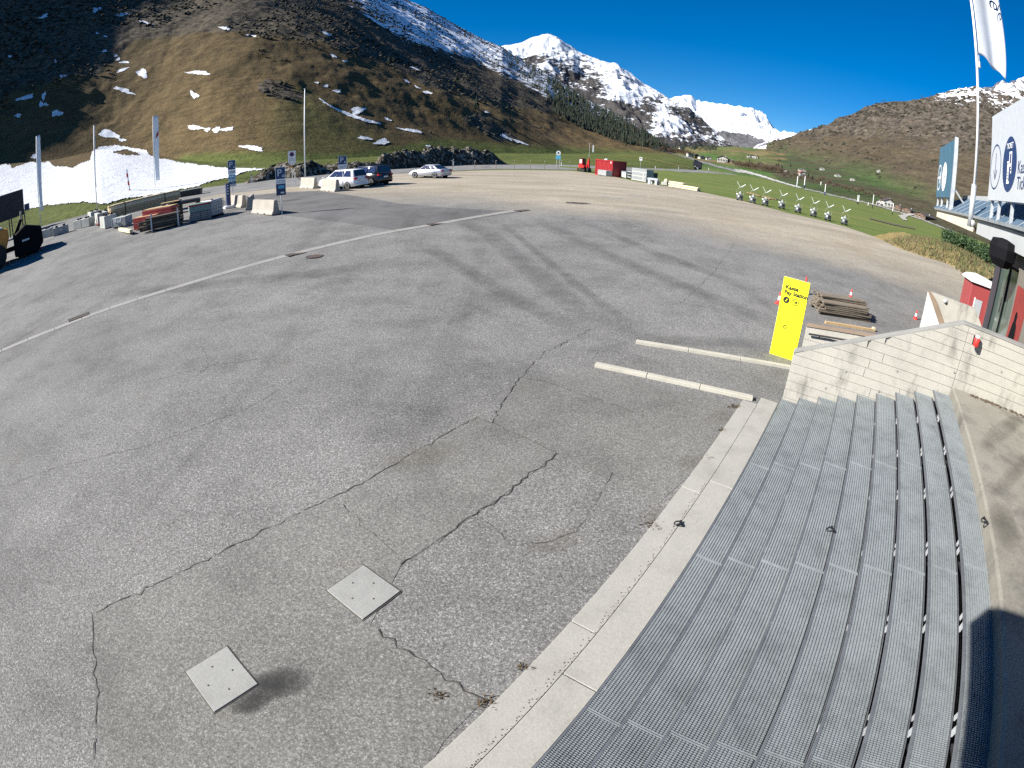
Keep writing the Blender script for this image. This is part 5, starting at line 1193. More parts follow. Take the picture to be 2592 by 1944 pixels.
barrier(z5(1635, 650), z5(1975, 690), 'concrete barrier beside the white car, with a P sign at its end', 1.0)
barrier(z5(150, 925), z5(385, 945), 'concrete barrier behind the slim dark parking terminal')
barrier((632, 532), (640, 520), 'concrete barrier seen from its dark end, next to the parking terminal barrier')

# ---------------------------------------------------------------- signs and posts
def hgt_at(c, px, py): d = ray(px, py); return CAMZ+math.hypot(c.x, c.y)*d.z/math.hypot(d.x, d.y)-c.z
def facing(c, off=0): return math.atan2(c.y, c.x)-math.pi/2+off       # local -y looks back to the site
def p_sign(base, ptop, label, plates, pw=.62):
    c = G(*base); H_ = hgt_at(c, *ptop); t = thing('parking_sign', label, 'sign', (c.x, c.y, c.z), facing(c, .05))
    m = MB(); m.tube([(0, .05, -.05), (0, .05, H_-.03)], .032, 8); m.build('post', M['galv_light'], t)
    z = H_
    for kind, h in plates:
        zc = z-h/2; 
        if kind == 'P':
            pl = MB().box((0, 0, zc), (pw, .025, h)).build('sign_plate', M['sign_blue'], t)
            text('lettering', 'P', h*.80, M['white_paint'], pl, (-.06, -.016, zc+.01), (math.pi/2, 0, 0)); m = MB(); disc(m, (pw*.30, -.0145, zc-h*.24), .075, 12, inner=.55); m.build('pictogram', M['white_paint'], pl)
            m = MB()
            for x, zz, a, b in ((0, h/2-.012, pw, .024), (0, -h/2+.012, pw, .024), (pw/2-.012, 0, .024, h-.05), (-pw/2+.012, 0, .024, h-.05)): m.box((x, -.0135, zc+zz), (a, .004, b))
            m.build('border', M['white_paint'], pl)
        elif kind == 'W':
            pl = MB().box((0, 0, zc), (pw, .025, h)).build('text_plate', M['white_paint'], t); m = MB()
            for k in range(2): m.box((.03, -.0145, zc+.04-k*.08), (pw*.72, .003, .03))
            m.build('print', M['grey_print'], pl)
        elif kind == 'C':
            pl = MB().box((0, 0, zc), (pw*.9, .025, h)).build('text_plate', M['cyan'], t); m = MB(); m.box((0, -.0145, zc+.02), (pw*.6, .003, h*.35)); m.build('print', M['white_paint'], pl)
        elif kind == 'B':
            pl = MB().box((0, 0, zc), (pw*.95, .025, h)).build('text_plate', M['navy'], t); m = MB(); m.box((.02, -.0145, zc+h*.22), (pw*.6, .003, h*.28)); m.build('print', M['cyan'], pl); m = MB(); m.box((.08, -.0145, zc-h*.28), (pw*.35, .003, h*.12)); m.build('print', M['white_paint'], pl)
        z -= h+.012
    return t
p_sign((591.5, 521.5), z5(210, 160), 'blue P sign with white, light blue and black plates by the dark terminal', [('P', .72), ('W', .32), ('C', .36), ('W', .16), ('B', .2), ('W', .14)], .60)
p_sign((714.5, 543.5), z5(1010, 275), 'blue P sign with a dark blue plate below, at the near barrier', [('P', .72), ('W', .24), ('B', .68)], .60)
p_sign((868.5, 483.5), z5(2030, 92), 'small blue P sign standing in front of the white car', [('P', .72), ('W', .34)], .68)
c = G(741, 471); H_ = hgt_at(c, 743, 381.5); t = thing('parking_ban_sign', 'white sign with dark round symbol on a post by the road', 'sign', (c.x, c.y, c.z), facing(c))
m = MB(); m.tube([(0, .05, 0), (0, .05, H_-.03)], .035, 8); m.build('post', M['galv_light'], t)
pl = MB().box((0, 0, H_-.62), (.80, .03, 1.24)).build('sign_plate', M['white_paint'], t); m = MB(); disc(m, (0, -.018, H_-.36), .23, 20); m.build('symbol', M['navy'], pl); m = MB(); disc(m, (0, -.020, H_-.36), .24, 20, inner=.82); m.build('symbol_ring', M['red'], pl)
for k in range(3): MB().box((0, -.018, H_-.78-k*.12), (.55, .004, .04)).build('print', M['grey_print'], pl)
MB().box((0, 0, H_-1.36), (.55, .03, .18)).build('text_plate', M['white_paint'], t); MB().box((-.1, 0, H_-1.62), (.35, .05, .22)).build('warning_lamp', M['orange'], t)
c = G(748, 470); t = thing('braced_post', 'short grey post with a diagonal brace beside the far barrier', 'post', (c.x, c.y, c.z), facing(c)); m = MB(); m.tube([(0, 0, 0), (0, 0, 1.45)], .04, 8); m.build('post', M['galv_light'], t); m = MB(); m.tube([(.02, 0, 1.05), (.75, .1, .35)], .035, 6); m.build('brace', M['dark_metal'], t)
c = G(579.5, 527); H_ = hgt_at(c, 579.5, 463.5); t = thing('parking_terminal', 'slim dark parking terminal column with small light symbols', 'terminal', (c.x, c.y, c.z), facing(c, .25)); MB().box((0, 0, H_/2), (.30, .30, H_)).build('column', M['navy'], t, bevel=.01)
for k in range(4): MB().box((-.04, -.154, H_-.16-k*.2), (.10, .006, .09)).build('symbol', M['white_paint'], t)
MB().box((.25, -.1, .10), (1.3, .7, .20)).build('foot', M['white_paint'], t, bevel=.03); MB().box((.9, .1, .28), (.8, .5, .35)).build('foot_box', M['black'], t)
def flagpole(base, ptop, label, fz0, fz1, fw, red=False, off=0.0):
    c = G(*base); H_ = hgt_at(c, *ptop); t = thing('banner_pole', label, 'flag pole', (c.x, c.y, c.z), facing(c, off))
    m = MB(); m.tube([(0, 0, -.1), (0, 0, H_)], .07, 10, r2=.05); m.build('pole', M['white_paint'], t, smooth=True)
    if fz1:
        m = MB(); n = 24; vs = []
        for j in range(n+1):
            v = j/n
            for i in range(7):
                u = i/6; x = .06+u*fw*(1+.15*math.sin(v*5))+.2*v*v*fw; y = .05*math.sin(u*4+v*5)*u; vs.append((x, y, H_*(fz0+(fz1-fz0)*(1-v))))
        m.add(vs, [(j*7+i, j*7+i+1, (j+1)*7+i+1, (j+1)*7+i) for j in range(n) for i in range(6)]); f = m.build('banner', M['banner'], t, smooth=True)
        f.modifiers.new('thickness', 'SOLIDIFY').thickness = .01
        if red:
            m = MB(); zc = H_*(fz0+(fz1-fz0)*.70); m.add([(fw*.55, -.16, zc-.6), (fw*1.12, -.20, zc-.1), (fw*1.12, -.20, zc+.7), (fw*.7, -.17, zc+.2)], [(0, 1, 2, 3)]); m.build('red_mark', M['red'], f)
    return t
flagpole((104, 573), (109, 340), 'white pole with long narrow plain banner beside the dark billboard', .16, 1.0, .55)
flagpole((247, 535), (242, 316), 'pole with thin furled grey banner between the two wide banners', .28, 1.0, .30, off=1.2)
flagpole((394, 492), (403, 292), 'white pole with banner carrying a red mark, behind the timber', .17, 1.0, .8, True)
c = G(773, 449); H_ = hgt_at(c, 768, 226); t = thing('bare_pole', 'tall bare white pole standing by the rubble bank', 'pole', (c.x, c.y, c.z)); m = MB(); m.tube([(0, 0, -.1), (0, 0, H_)], .10, 10, r2=.06); m.build('mast', M['white_paint'], t, smooth=True); m = MB(); m.lathe([(.11, H_), (.11, H_+.08)], n=10); m.build('cap', M['galv_light'], t)
# red and white snow stake
c = G(332, 505); H_ = hgt_at(c, 326, 427); t = thing('snow_stake', 'red and white banded stake with a wire stand on the snow edge', 'stake', (c.x, c.y, c.z), facing(c))
for k in range(7):
    z0 = .35+k*(H_-.35)/7; z1_ = .35+(k+1)*(H_-.35)/7; lean = lambda z: -.10*z; m = MB(); m.tube([(lean(z0), 0, z0), (lean(z1_), 0, z1_)], .16, 10); m.build('band', M['red'] if k % 2 == 1 else M['white_paint'], t)
m = MB(); m.tube([(0, 0, .4), (-1.1, -.2, 0)], .04, 6); m.tube([(0, 0, .9), (-.7, .3, 0)], .04, 6); m.tube([(0, 0, 0), (0, 0, .5)], .05, 6); m.tube([(-1.1, -.2, 0), (0, 0, .15)], .04, 6); m.build('stand', M['dark_metal'], t)

# billboard, seen from its dark back
c = G(66, 583); Db = math.hypot(c.x, c.y)*.93
tr_, br_2, tl_ = atD(57, 479, Db), atD(65.6, 541, Db), atD(-40, 512, Db*.97)
bb = thing('billboard', 'large dark billboard on posts standing on the grass strip', 'billboard', (0, 0, 0)); d = (tl_-tr_); d.z = 0; d.normalize(); nrm = Vector((-d.y, d.x, 0)); wb_ = 8.0; z0, z1_ = br_2.z, tr_.z
def bbox(u0, u1, v0, v1, za, zb): 
    m = MB(); P_ = [Vector((tr_.x, tr_.y, 0))+d*u+nrm*v for u, v in ((u0, v0), (u1, v0), (u1, v1), (u0, v1))]; m.add([(p.x, p.y, za) for p in P_]+[(p.x, p.y, zb) for p in P_], [(0, 1, 2, 3), (7, 6, 5, 4), (0, 4, 5, 1), (1, 5, 6, 2), (2, 6, 7, 3), (3, 7, 4, 0)]); return m
bbox(0, wb_, 0, .12, z0, z1_).build('board', M['board_back'], bb)
bbox(-.05, wb_, -.03, .0, z1_-.02, z1_+.05).build('top_edge', M['grey_metal'], bb)
for u in (.35, 2.6, 4.9, 7.2):
    for v in (-.25, .9): 
        p = Vector((tr_.x, tr_.y, 0))+d*u+nrm*v; g = ground_at(p.x, p.y); m = MB(); m.tube([(p.x, p.y, g-.2), ((p+nrm*(-.1 if v > 0 else .05)).x, (p+nrm*(-.1 if v > 0 else .05)).y, z0+.3)], .09, 8); m.build('post', M['dark_metal'], bb)
m = bbox(-.9, -.05, .1, .16, z0+.4, z0+1.3); m.build('side_flag', M['navy'], bb)

# ---------------------------------------------------------------- concrete blocks and building materials on the left
def between(a, b): d = b-a; d.z = 0; return math.atan2(d.y, d.x), d.length
z2b = lambda x, y: (x/6.635, 470+y/6.635)
def block(pa, pb, label, studs=4, depth=.8, hh=None, mark=False, hpx=None):
    a, b = G(*pa), G(*pb); rz, L = between(a, b); L = max(1.3, min(L, 3.4)); h = hh or .8
    if hpx: h = hpx/1338*math.hypot(a.x, a.y); depth = depth*h/.8
    t = thing('concrete_block', label, 'block', (a.x, a.y, a.z), rz)
    MB().box((L/2, depth/2, h/2), (L, depth, h)).build('body', M['concrete_block'], t, bevel=.025)
    MB().box((L/2, -.004, h/2), (.03, .012, h*.96)).build('joint', M['concrete'], t)
    for i in range(studs//2):
        for j in range(2): 
            m = MB(); m.lathe([(.13, h), (.12, h+.10), (.06, h+.15)], (L*(.25+.5*i) if studs == 4 else L*(i+.5)/(studs//2), depth*(.28+.44*j), 0), 12); m.build('stud', M['black'], t)
    if mark: MB().box((L*.55, -.006, h*.6), (.18, .012, .14)).build('label_plate', M['white_paint'], t)
block(z2b(585, 928), z2b(838, 862), 'grey concrete block with dark studs nearest the orange machine', hpx=19)
block(z2b(893, 862), z2b(1145, 785), 'concrete block with studs and a small white plate on its side', mark=True, hpx=19)
block(z2b(1240, 742), z2b(1502, 690), 'concrete block standing last in the spaced row, before the pallet stack', hpx=20)
z7c = lambda x, y: (230+x/5.978, 480+y/5.978)
block(z7c(68, 512), z7c(140, 560), 'concrete block with studs under the left end of the timber bundle', 6, 1.5, .95)
block(z7c(-40, 470), z7c(50, 500), 'concrete block with studs beside the flag pole with furled banner', 4, 1.2, .9)
t = thing('pallet', 'low red-trimmed wooden pallet under the studded blocks', 'pallet', G(*z7c(80, 545)), between(G(*z7c(68, 530)), G(*z7c(215, 600)))[0])
for k in range(3): MB().box((.1+k*.55, .5, .06), (.12, 1.0, .12)).build('bearer', M['wood_old'], t)
for k in range(4): MB().box((.65, .1+k*.27, .135), (1.4, .12, .03)).build('slat', M['red'] if k == 0 else M['wood_old'], t)
a, b = G(*z7c(140, 585)), G(*z7c(218, 600)); block(z7c(145, 590), z7c(218, 602), 'pale studded block on the red-trimmed pallet', 4, 1.1, .95)
# long timber bundle
a, b = G(*z7c(292, 440), .62), G(*z7c(1362, 180), .62); rz, L = between(a, b)
tm = thing('timber_bundle', 'long bundle of planks and beams laid on blocks', 'timber', (a.x, a.y, gz(a.x, a.y)), rz); rr = random.Random(2)
for j in range(5):
    for k in range(4): MB().box((L/2+rr.uniform(-.1, .1), .10+j*.205, .62+.10+k*.205), (L*rr.uniform(.96, 1.0), .19, .19)).build('beam', M['wood'] if k < 3 else M['wood_pale'], tm)  # paler top layers and browner sides stand in for sun and shade
for j in range(5):
    for k in range(3): MB().box((L/2+rr.uniform(-.2, .2), .10+j*.205, 1.467+k*.065), (L*rr.uniform(.93, 1.0), .19, .055)).build('plank', M['wood_pale'] if k != 1 else M['wood'], tm)
for x in (.12, .5, .88): MB().box((L*x, .5, .31), (.2, 1.0, .60)).build('support', M['wood_dark'], tm)
for x in (.22, .78): MB().box((L*x, .50, 1.06), (.04, 1.09, 1.18)).build('strap', M['black'], tm)
# wrapped crate with violet-white end
a, b = G(*z7c(328, 602)), G(*z7c(560, 560)); rz, L = between(a, b); t = thing('wrapped_crate', 'grey wrapped crate with white film on its end, below the timber bundle', 'crate', (a.x, a.y, a.z), rz); MB().box((.7, .5, .45), (1.4, 1.0, .66)).build('crate', M['concrete_block'], t, bevel=.02); MB().box((-.02, .5, .45), (.03, 1.02, .68)).build('film', M['cloth_white'], t)
for k in range(3): MB().box((.12+k*.55, .5, .06), (.14, 1.0, .12)).build('bearer', M['wood_pale'], t)
for k in range(5): MB().lathe([(.06, .10), (.09, .2), (.05, .34)], (.35+k*.2, -.12+rr.gauss(0, .05), .2+rr.uniform(0, .3)), 8).build('canister', M['white_pvc'], t)
# squared timber on the asphalt
a, b = G(*z7c(420, 628)), G(*z7c(592, 698)); rz, L = between(a, b); t = thing('squared_timber', 'short pale squared timber lying on the asphalt before the red formwork', 'timber', (a.x, a.y, a.z), rz); MB().box((L/2, .12, .11), (L, .24, .22)).build('timber', M['wood_pale'], t, bevel=.01); MB().box((L*.75, .12, .225), (.03, .245, .01)).build('strap', M['black'], t)
# red formwork panels
a, b = G(*z7c(655, 632)), G(*z7c(1120, 560)); rz, _ = between(a, b); t = thing('formwork_stack', 'stack of red formwork panels with plywood tops', 'formwork', (a.x, a.y, a.z), rz)
for k in range(5): MB().box((1.0, .6, .14+k*.16), (2.0, 1.2, .13)).build('panel', M['red'] if k != 2 else M['red_booth'], t, bevel=.01)
for k in range(2): MB().box((1.75, 1.0, .90+k*.20), (2.5, 1.0, .17)).build('panel', M['red_dark'], t, bevel=.01)
MB().box((1.75, 1.0, 1.22), (2.45, .98, .05)).build('plywood', M['wood'], t); MB().box((1.0, .6, .865), (1.96, 1.16, .02)).build('plywood', M['wood'], t)
MB().box((-.012, .6, .46), (.02, 1.16, .60)).build('end_plate', M['red_booth'], t)
# stillage of dark poles
a, b = G(*z7c(905, 655)), G(*z7c(1352, 548)); rz, L = between(a, b); t = thing('pole_rack', 'steel rack holding dark timber poles in front of the red formwork', 'rack', (a.x, a.y, a.z), rz); rr = random.Random(4)
for x in (.1, L-.1):
    for y in (.05, 1.1): MB().box((x, y, .55), (.09, .09, 1.1)).build('upright', M['galv_light'], t)
    MB().box((x, .575, .10), (.08, 1.1, .08)).build('crossbar', M['galv_light'], t)
for j in range(6):
    for k in range(5): m = MB(); y = .16+j*.165; z = .23+k*.16; x0 = rr.uniform(-.9, -.2) if k < 4 else rr.uniform(-.4, .2); m.tube([(x0, y, z), (L+rr.uniform(-.2, .3), y, z)], .075, 7); m.build('pole', M['wood_dark'] if rr.random() < .75 else M['wood_old'], t)
# green tarpaulin crates with red band
a, b = G(*z7c(1500, 503)), G(*z7c(1832, 432)); rz, L = between(a, b); t = thing('tarp_crate', 'crates of grey boards under green tarpaulin with a red band', 'crate', (a.x, a.y, a.z), rz)
for k in range(2):
    for j in range(4): MB().box((L*(.25+.5*k), .55, .12+j*.13), (L*.48, 1.1, .105)).build('board', M['concrete'], t)
MB().box((L/2, .55, .80), (L*.985, 1.08, .42)).build('cover', M['foil_green'], t, bevel=.03); MB().box((L/2, .55, 1.04), (L*1.0, 1.12, .07)).build('red_band', M['red'], t); MB().box((L/2, .55, 1.095), (L*1.0, 1.12, .03)).build('top_sheet', M['foil_green'], t)
# liquid tank in a cage
a, b = G(*z7c(1842, 432)), G(*z7c(2022, 372)); rz, _ = between(a, b); t = thing('tank_cage', 'white plastic liquid tank in a metal cage on a pallet', 'tank', (a.x, a.y, a.z), rz); Lx, Ly, Hz = 1.2, 1.0, 1.0
MB().box((Lx/2, Ly/2, .15+Hz/2), (Lx-.05, Ly-.05, Hz-.02)).build('tank', M['white_pvc'], t, bevel=.05); MB().lathe([(.09, 1.14), (.09, 1.19)], (Lx/2, Ly/2, 0), 14).build('filler_cap', M['black'], t)
for k in range(3): MB().box((.1+k*.5, Ly/2, .07), (.14, Ly, .14)).build('pallet_bearer', M['black'], t)
for i in range(8):
    x = i*Lx/7
    for y in (0, Ly): m = MB(); m.tube([(x, y, .15), (x, y, 1.15)], .014, 5); m.build('cage_bar', M['galv'], t)
for i in range(7):
    y = i*Ly/6
    for x in (0, Lx): m = MB(); m.tube([(x, y, .15), (x, y, 1.15)], .014, 5); m.build('cage_bar', M['galv'], t)
for k in range(6):
    z = .17+k*.196; m = MB(); m.tube([(0, 0, z), (Lx, 0, z), (Lx, Ly, z), (0, Ly, z), (0, 0, z)], .014, 5); m.build('cage_ring', M['galv'], t)
# pipes behind
a, b = G(*z7c(1290, 250), .6), G(*z7c(1650, 190), .6); rz, L = between(a, b); t = thing('pipe_bundle', 'dark pipes with boards lying behind the tarpaulin crates', 'pipes', (a.x, a.y, gz(a.x, a.y)), rz)
for j in range(3): m = MB(); m.tube([(-.2*j, .2+j*.32, .78), (L-.1*j, .2+j*.32, .78)], .15, 10); m.build('pipe', M['foil_black'], t)
MB().box((-.6, .5, .98), (1.6, .8, .05)).build('board', M['wood'], t)
for x in (.1, .85): MB().box((L*x, .5, .30), (.2, 1.0, .60)).build('support', M['wood_dark'], t)
a = G(*z7c(1480, 95)); t = thing('low_skip', 'low dark open bin behind the end of the timber bundle', 'bin', (a.x, a.y, a.z), rz); MB().box((0, 0, .35), (3.2, 1.2, .70), taper=(1.05, 1.1)).build('tub', M['dark_metal'], t); MB().box((0, 0, .72), (3.4, 1.35, .05)).build('rim', M['grey_metal'], t)
# orange machine at the left edge
c = G(30, 668); lm = thing('orange_machine', 'orange machine with black implement standing in its own shadow', 'machine', (c.x, c.y, c.z), math.atan2(c.y, c.x)-math.pi/2); lm.scale = (1.3, 1.3, 1.3)
m = MB(); m.prism([(-3.2, 1.1), (-.25, .85), (.05, 1.5), (.0, 2.0), (-.5, 2.12), (-3.2, 2.2)], .3, 2.2); m.build('hood', M['orange'], lm, bevel=.06)
MB().box((-.9, 1.25, 2.16), (1.0, 1.5, .10)).build('vent', M['cloth_white'], lm); MB().box((-2.4, 1.25, 2.9), (1.4, 1.6, 1.5), taper=(.85, .85)).build('cab', M['glass'], lm, bevel=.05)
for x, y in ((-.9, .2), (-.9, 2.2), (-2.8, .2), (-2.8, 2.2)): m = MB(); m.lathe([(.30, -.22), (.60, -.22), (.66, -.12), (.66, .12), (.60, .22), (.30, .22)], (x, y, .66), 22, axis='y'); w_ = m.build('wheel', M['rubber'], lm); m = MB(); m.lathe([(.28, -.2), (.28, .2)], (x, y, .66), 14, axis='y'); m.build('rim', M['orange'], w_)
m = MB(); m.prism([(.3, .25), (1.9, .15), (2.35, .6), (2.3, 1.55), (1.2, 1.9), (.35, 1.45)], .1, 2.6); m.build('implement', M['black'], lm, bevel=.06)
m = MB(); m.prism([(.25, 1.3), (.9, 2.3), (1.1, 2.25), (.6, 1.3)], 1.0, 1.3); m.build('lift_arm', M['black'], lm)
for y in (.5, 2.1): MB().box((.15, y, .75), (1.0, .14, .2)).build('coupling', M['black'], lm)
MB().box((1.15, .07, 1.05), (.5, .03, .1)).build('marking', M['galv_light'], lm)
MB().box((1.0, 2.4, 2.35), (.12, .2, .85), tilt=Matrix.Rotation(.2, 3, 'Y')).build('guide_plate', M['wood_pale'], lm)
# ---------------------------------------------------------------- far side of the lot: container, excavator, pallets
z8b = lambda x, y: (1430+x/5.978, 370+y/5.978)
def px_h(c, n): return n/1338*math.hypot(c.x, c.y)
def item(name, label, cat, pl, pr):
    a, b = G(*pl), G(*pr); rz, L = between(a, b); return thing(name, label, cat, (a.x, a.y, a.z), rz), L, a
t, L, a = item('shipping_container', 'red corrugated shipping container standing at the gravel edge', 'container', z8b(455, 430), z8b(715, 462)); H_ = px_h(a, 240/5.978); Wd = 2.4
MB().box((L/2, Wd/2, H_/2), (L-.12, Wd-.1, H_-.06)).build('body', M['red_dark'], t)
for k in range(12): m = MB(); x = .16+(k+.5)*(L-.32)/12; w_ = (L-.32)/12*.5; m.add([(x-w_/2, .05, .16), (x+w_/2, .05, .16), (x+w_/2, .05, H_-.16), (x-w_/2, .05, H_-.16), (x-w_/2+.03, -.0, .16), (x+w_/2-.03, .0, .16), (x+w_/2-.03, .0, H_-.16), (x-w_/2+.03, .0, H_-.16)], [(4, 5, 6, 7), (0, 4, 7, 3), (1, 2, 6, 5), (3, 7, 6, 2), (0, 1, 5, 4)]); m.build('rib', M['red_dark'], t)
for z in (.08, H_-.08): MB().box((L/2, .02, z), (L, .14, .16)).build('rail', M['red_dark'], t); MB().box((L-.02, Wd/2, z), (.14, Wd, .16)).build('rail', M['red_dark'], t)
for x in (.06, L-.06):
    for y in (.04, Wd-.04): MB().box((x, y, H_/2), (.14, .14, H_)).build('corner_post', M['red_dark'], t)
MB().box((L*.9, -.03, H_-.30), (.14, .03, .30)).build('label_plate', M['white_paint'], t); MB().lathe([(.3, H_), (.25, H_+.12), (.05, H_+.2)], (L*.42, .6, 0), 10).build('white_bundle', M['cloth_white'], t)
# excavator
t, L, a = item('excavator', 'small red tracked excavator beside the red container', 'excavator', z8b(190, 375), z8b(400, 400)); k = px_h(a, 200/5.978)/2.6; t.scale = (k, k, k)
for y in (.25, 1.55): m = MB(); m.prism([(.0, .12), (.2, 0), (2.1, 0), (2.3, .12), (2.3, .42), (2.1, .52), (.2, .52), (0, .42)], y-.18, y+.18); tk = m.build('track', M['rubber'], t, bevel=.03); [MB().lathe([(.16, -.19), (.16, .19)], (x, y, .26), 12, axis='y').build('roller', M['dark_metal'], tk) for x in (.3, 1.15, 2.0)]
MB().box((1.15, .9, .60), (1.2, .9, .16)).build('turntable', M['dark_metal'], t)
m = MB(); m.prism([(-.05, .70), (1.9, .70), (1.9, 1.15), (1.0, 1.42), (.15, 1.42), (-.1, 1.2)], .15, 1.65); m.build('house', M['red'], t, bevel=.05)
MB().box((.85, .55, 1.95), (1.15, .85, 1.15), taper=(.92, .94)).build('cab', M['red_dark'], t, bevel=.04)
MB().box((.86, .11, 2.0), (.75, .03, .75)).build('window', M['cloth_white'], t); MB().box((1.42, .55, 1.98), (.03, .62, .8)).build('window', M['glass'], t); MB().box((.85, .55, 2.55), (1.2, .9, .08)).build('cab_roof', M['black'], t)
m = MB(); m.prism([(1.75, .8), (2.1, .75), (2.75, 2.3), (2.65, 2.6), (2.4, 2.55)], .75, 1.0); m.build('boom', M['red'], t); m = MB(); m.prism([(2.45, 2.6), (2.75, 2.55), (2.85, .8), (2.62, .75)], .76, .98); m.build('stick', M['red'], t)
m = MB(); m.prism([(2.4, .85), (2.9, .8), (2.95, .25), (2.6, .05), (2.3, .35)], .55, 1.2); m.build('bucket', M['dark_metal'], t); MB().tube([(1.95, .87, 1.2), (2.45, .87, 1.9)], .06, 8).build('ram', M['chrome'], t); MB().box((-.25, .9, .3), (.08, 1.7, .45)).build('blade', M['red_dark'], t)
# grey crates and stacks in a line towards the field
t, L, a = item('grey_crate', 'low grey crate in front of the red container', 'crate', z8b(585, 445), z8b(712, 462)); h = px_h(a, 88/5.978); MB().box((L/2, -.5, h*.55), (L, 1.0, h*.9)).build('box', M['grey_metal'], t, bevel=.02); [MB().box((L/2, -1.01, h*(.25+.22*k)), (L*.98, .03, .05)).build('slat', M['galv_light'], t) for k in range(4)]; [MB().box((L*x, -.5, h*.05), (.15, 1.0, h*.1)).build('foot', M['wood_dark'], t) for x in (.12, .88)]
t, L, a = item('pale_stack', 'pale panel stack on pallet between grey crate and board stack', 'stack', z8b(815, 465), z8b(920, 488)); h = px_h(a, 105/5.978); MB().box((L/2, .5, h*.5), (L*.9, 1.0, h*.75)).build('panels', M['concrete_block'], t, bevel=.02); MB().box((L/2, .5, h*.93), (L, 1.1, h*.1)).build('top_board', M['grey_metal'], t); [MB().box((L*x, .5, h*.06), (.15, 1.0, h*.12)).build('bearer', M['wood_dark'], t) for x in (.1, .9)]; [MB().box((L*x, -.02, h*.5), (.06, .06, h)).build('stake', M['white_paint'], t) for x in (0, 1)]
t, L, a = item('rack_frame', 'open metal rack with white parts beside the board stack', 'rack', z8b(930, 490), z8b(1000, 505)); h = px_h(a, 120/5.978); [MB().box((x, y, h/2), (.08, .08, h)).build('upright', M['dark_metal'], t) for x in (.05, L) for y in (0, .9)]; [MB().box((L/2, .45, h*z), (L, .9, .05)).build('shelf', M['white_pvc'], t) for z in (.25, .6, .95)]
t, L, a = item('board_stack', 'tall stack of grey boards strapped together at the field edge', 'stack', z8b(1005, 508), z8b(1228, 542)); h = px_h(a, 185/5.978)
for k in range(9): MB().box((L/2+rnd.uniform(-.05, .05), .6, h*(k+.5)/9+.02), (L, 1.2, h/9*.86)).build('board', M['grey_metal'] if k % 3 else M['concrete_block'], t)
MB().box((L*.8, -.015, h*.35), (.06, .03, h*.6)).build('strap', M['white_paint'], t)
t, L, a = item('panel_frames', 'dark upright panel frames leaning behind the board stack', 'panels', z8b(1240, 520), z8b(1310, 530)); h = px_h(a, 130/5.978); [MB().box((L*x, .3+.2*x, h/2), (.10, 1.3, h)).build('panel', m_, t) for x, m_ in ((.15, M['dark_metal']), (.55, M['white_pvc']), (.95, M['dark_metal']))]
t, L, a = item('open_stand', 'low white open frame standing on the gravel edge', 'frame', z8b(1258, 570), z8b(1375, 585)); h = px_h(a, 80/5.978); [MB().box((x, y, h/2), (.28, .28, h)).build('leg', M['white_pvc'], t) for x in (.12, L) for y in (0, 1.1)]; MB().box((L/2+.05, .55, h), (L+.3, 1.4, .22)).build('top', M['white_pvc'], t)
t, L, a = item('small_pile', 'small pile of pale slabs by the fresh boards', 'pile', z8b(1450, 580), z8b(1545, 595)); h = px_h(a, 40/5.978); [MB().box((L/2, .4, .08+k*.13), (L*(1-.1*k), .8, .10)).build('slab', M['concrete_block'], t) for k in range(3)]; MB().lathe([(.25, .40), (.3, .5), (.18, .75), (.05, .8)], (L*.5, .4, 0), 9).build('sack', M['wood_pale'], t)
t, L, a = item('board_pile', 'long pile of fresh pale boards along the field edge', 'boards', z8b(1555, 605), z8b(2005, 682)); rr = random.Random(3)
for k in range(3):
    for j in range(3): MB().box((L/2 if k < 2 else L*.26, .15+j*.26, .10+k*.24), (L*rr.uniform(.95, 1.0)*(1 if k < 2 else .5), .23, .17)).build('board', M['wood_pale'], t)
# ---------------------------------------------------------------- eight machines with V arms on the field edge
z1d = lambda x, y: (1850+x/6.9125, 440+y/6.9125)
GB = [(150, 462), (375, 512), (597, 552), (885, 607), (1170, 677), (1440, 742), (1690, 812), (1980, 887)]
def vmachine(c):
    t = thing('snow_gun', '', 'machine', (c.x, c.y, c.z), facing(c, .15), 'machines with V arms along the gravel edge')
    MB().box((0, 0, .34), (.62, .50, .46)).build('body', M['galv_dark'], t, bevel=.03); MB().box((.12, -.26, .38), (.26, .03, .30)).build('panel', M['dark_metal'], t); MB().box((-.18, -.26, .42), (.16, .03, .20)).build('panel', M['white_paint'], t)
    for x in (-.24, .24): MB().box((x, -.02, .06), (.10, .75, .12)).build('skid', M['black'], t)
    m = MB(); m.lathe([(.10, -.16), (.13, -.1), (.13, .14), (.09, .16)], (0, 0, .72), 12, axis='y'); m.build('head', M['galv_light'], t); MB().tube([(0, 0, .55), (.02, 0, .95)], .05, 8).build('neck', M['galv_light'], t); MB().box((-.3, 0, .62), (.14, .3, .14)).build('side_box', M['white_paint'], t)
    for s in (-1, 1): m = MB(); m.tube([(s*.30, 0, .5), (s*.40, 0, .85), (s*.32, 0, 1.12), (s*.10, 0, 1.38)], .010, 6); m.build('loop', M['galv'], t)
    m = MB(); m.tube([(-.06, 0, 1.36), (-.42, 0, 1.93)], .022, 6); m.build('arm', M['white_paint'], t); m = MB(); m.tube([(.06, 0, 1.38), (.50, 0, 1.72)], .040, 8); m.build('arm', M['white_paint'], t); MB().lathe([(.05, 1.33), (.06, 1.38), (.04, 1.42)], n=10).build('joint', M['galv'], t)
    return t
vm = vmachine(G(*z1d(*GB[0]))); k0 = px_h(G(*z1d(*GB[0])), 47)/1.95; vm.scale = (k0,)*3
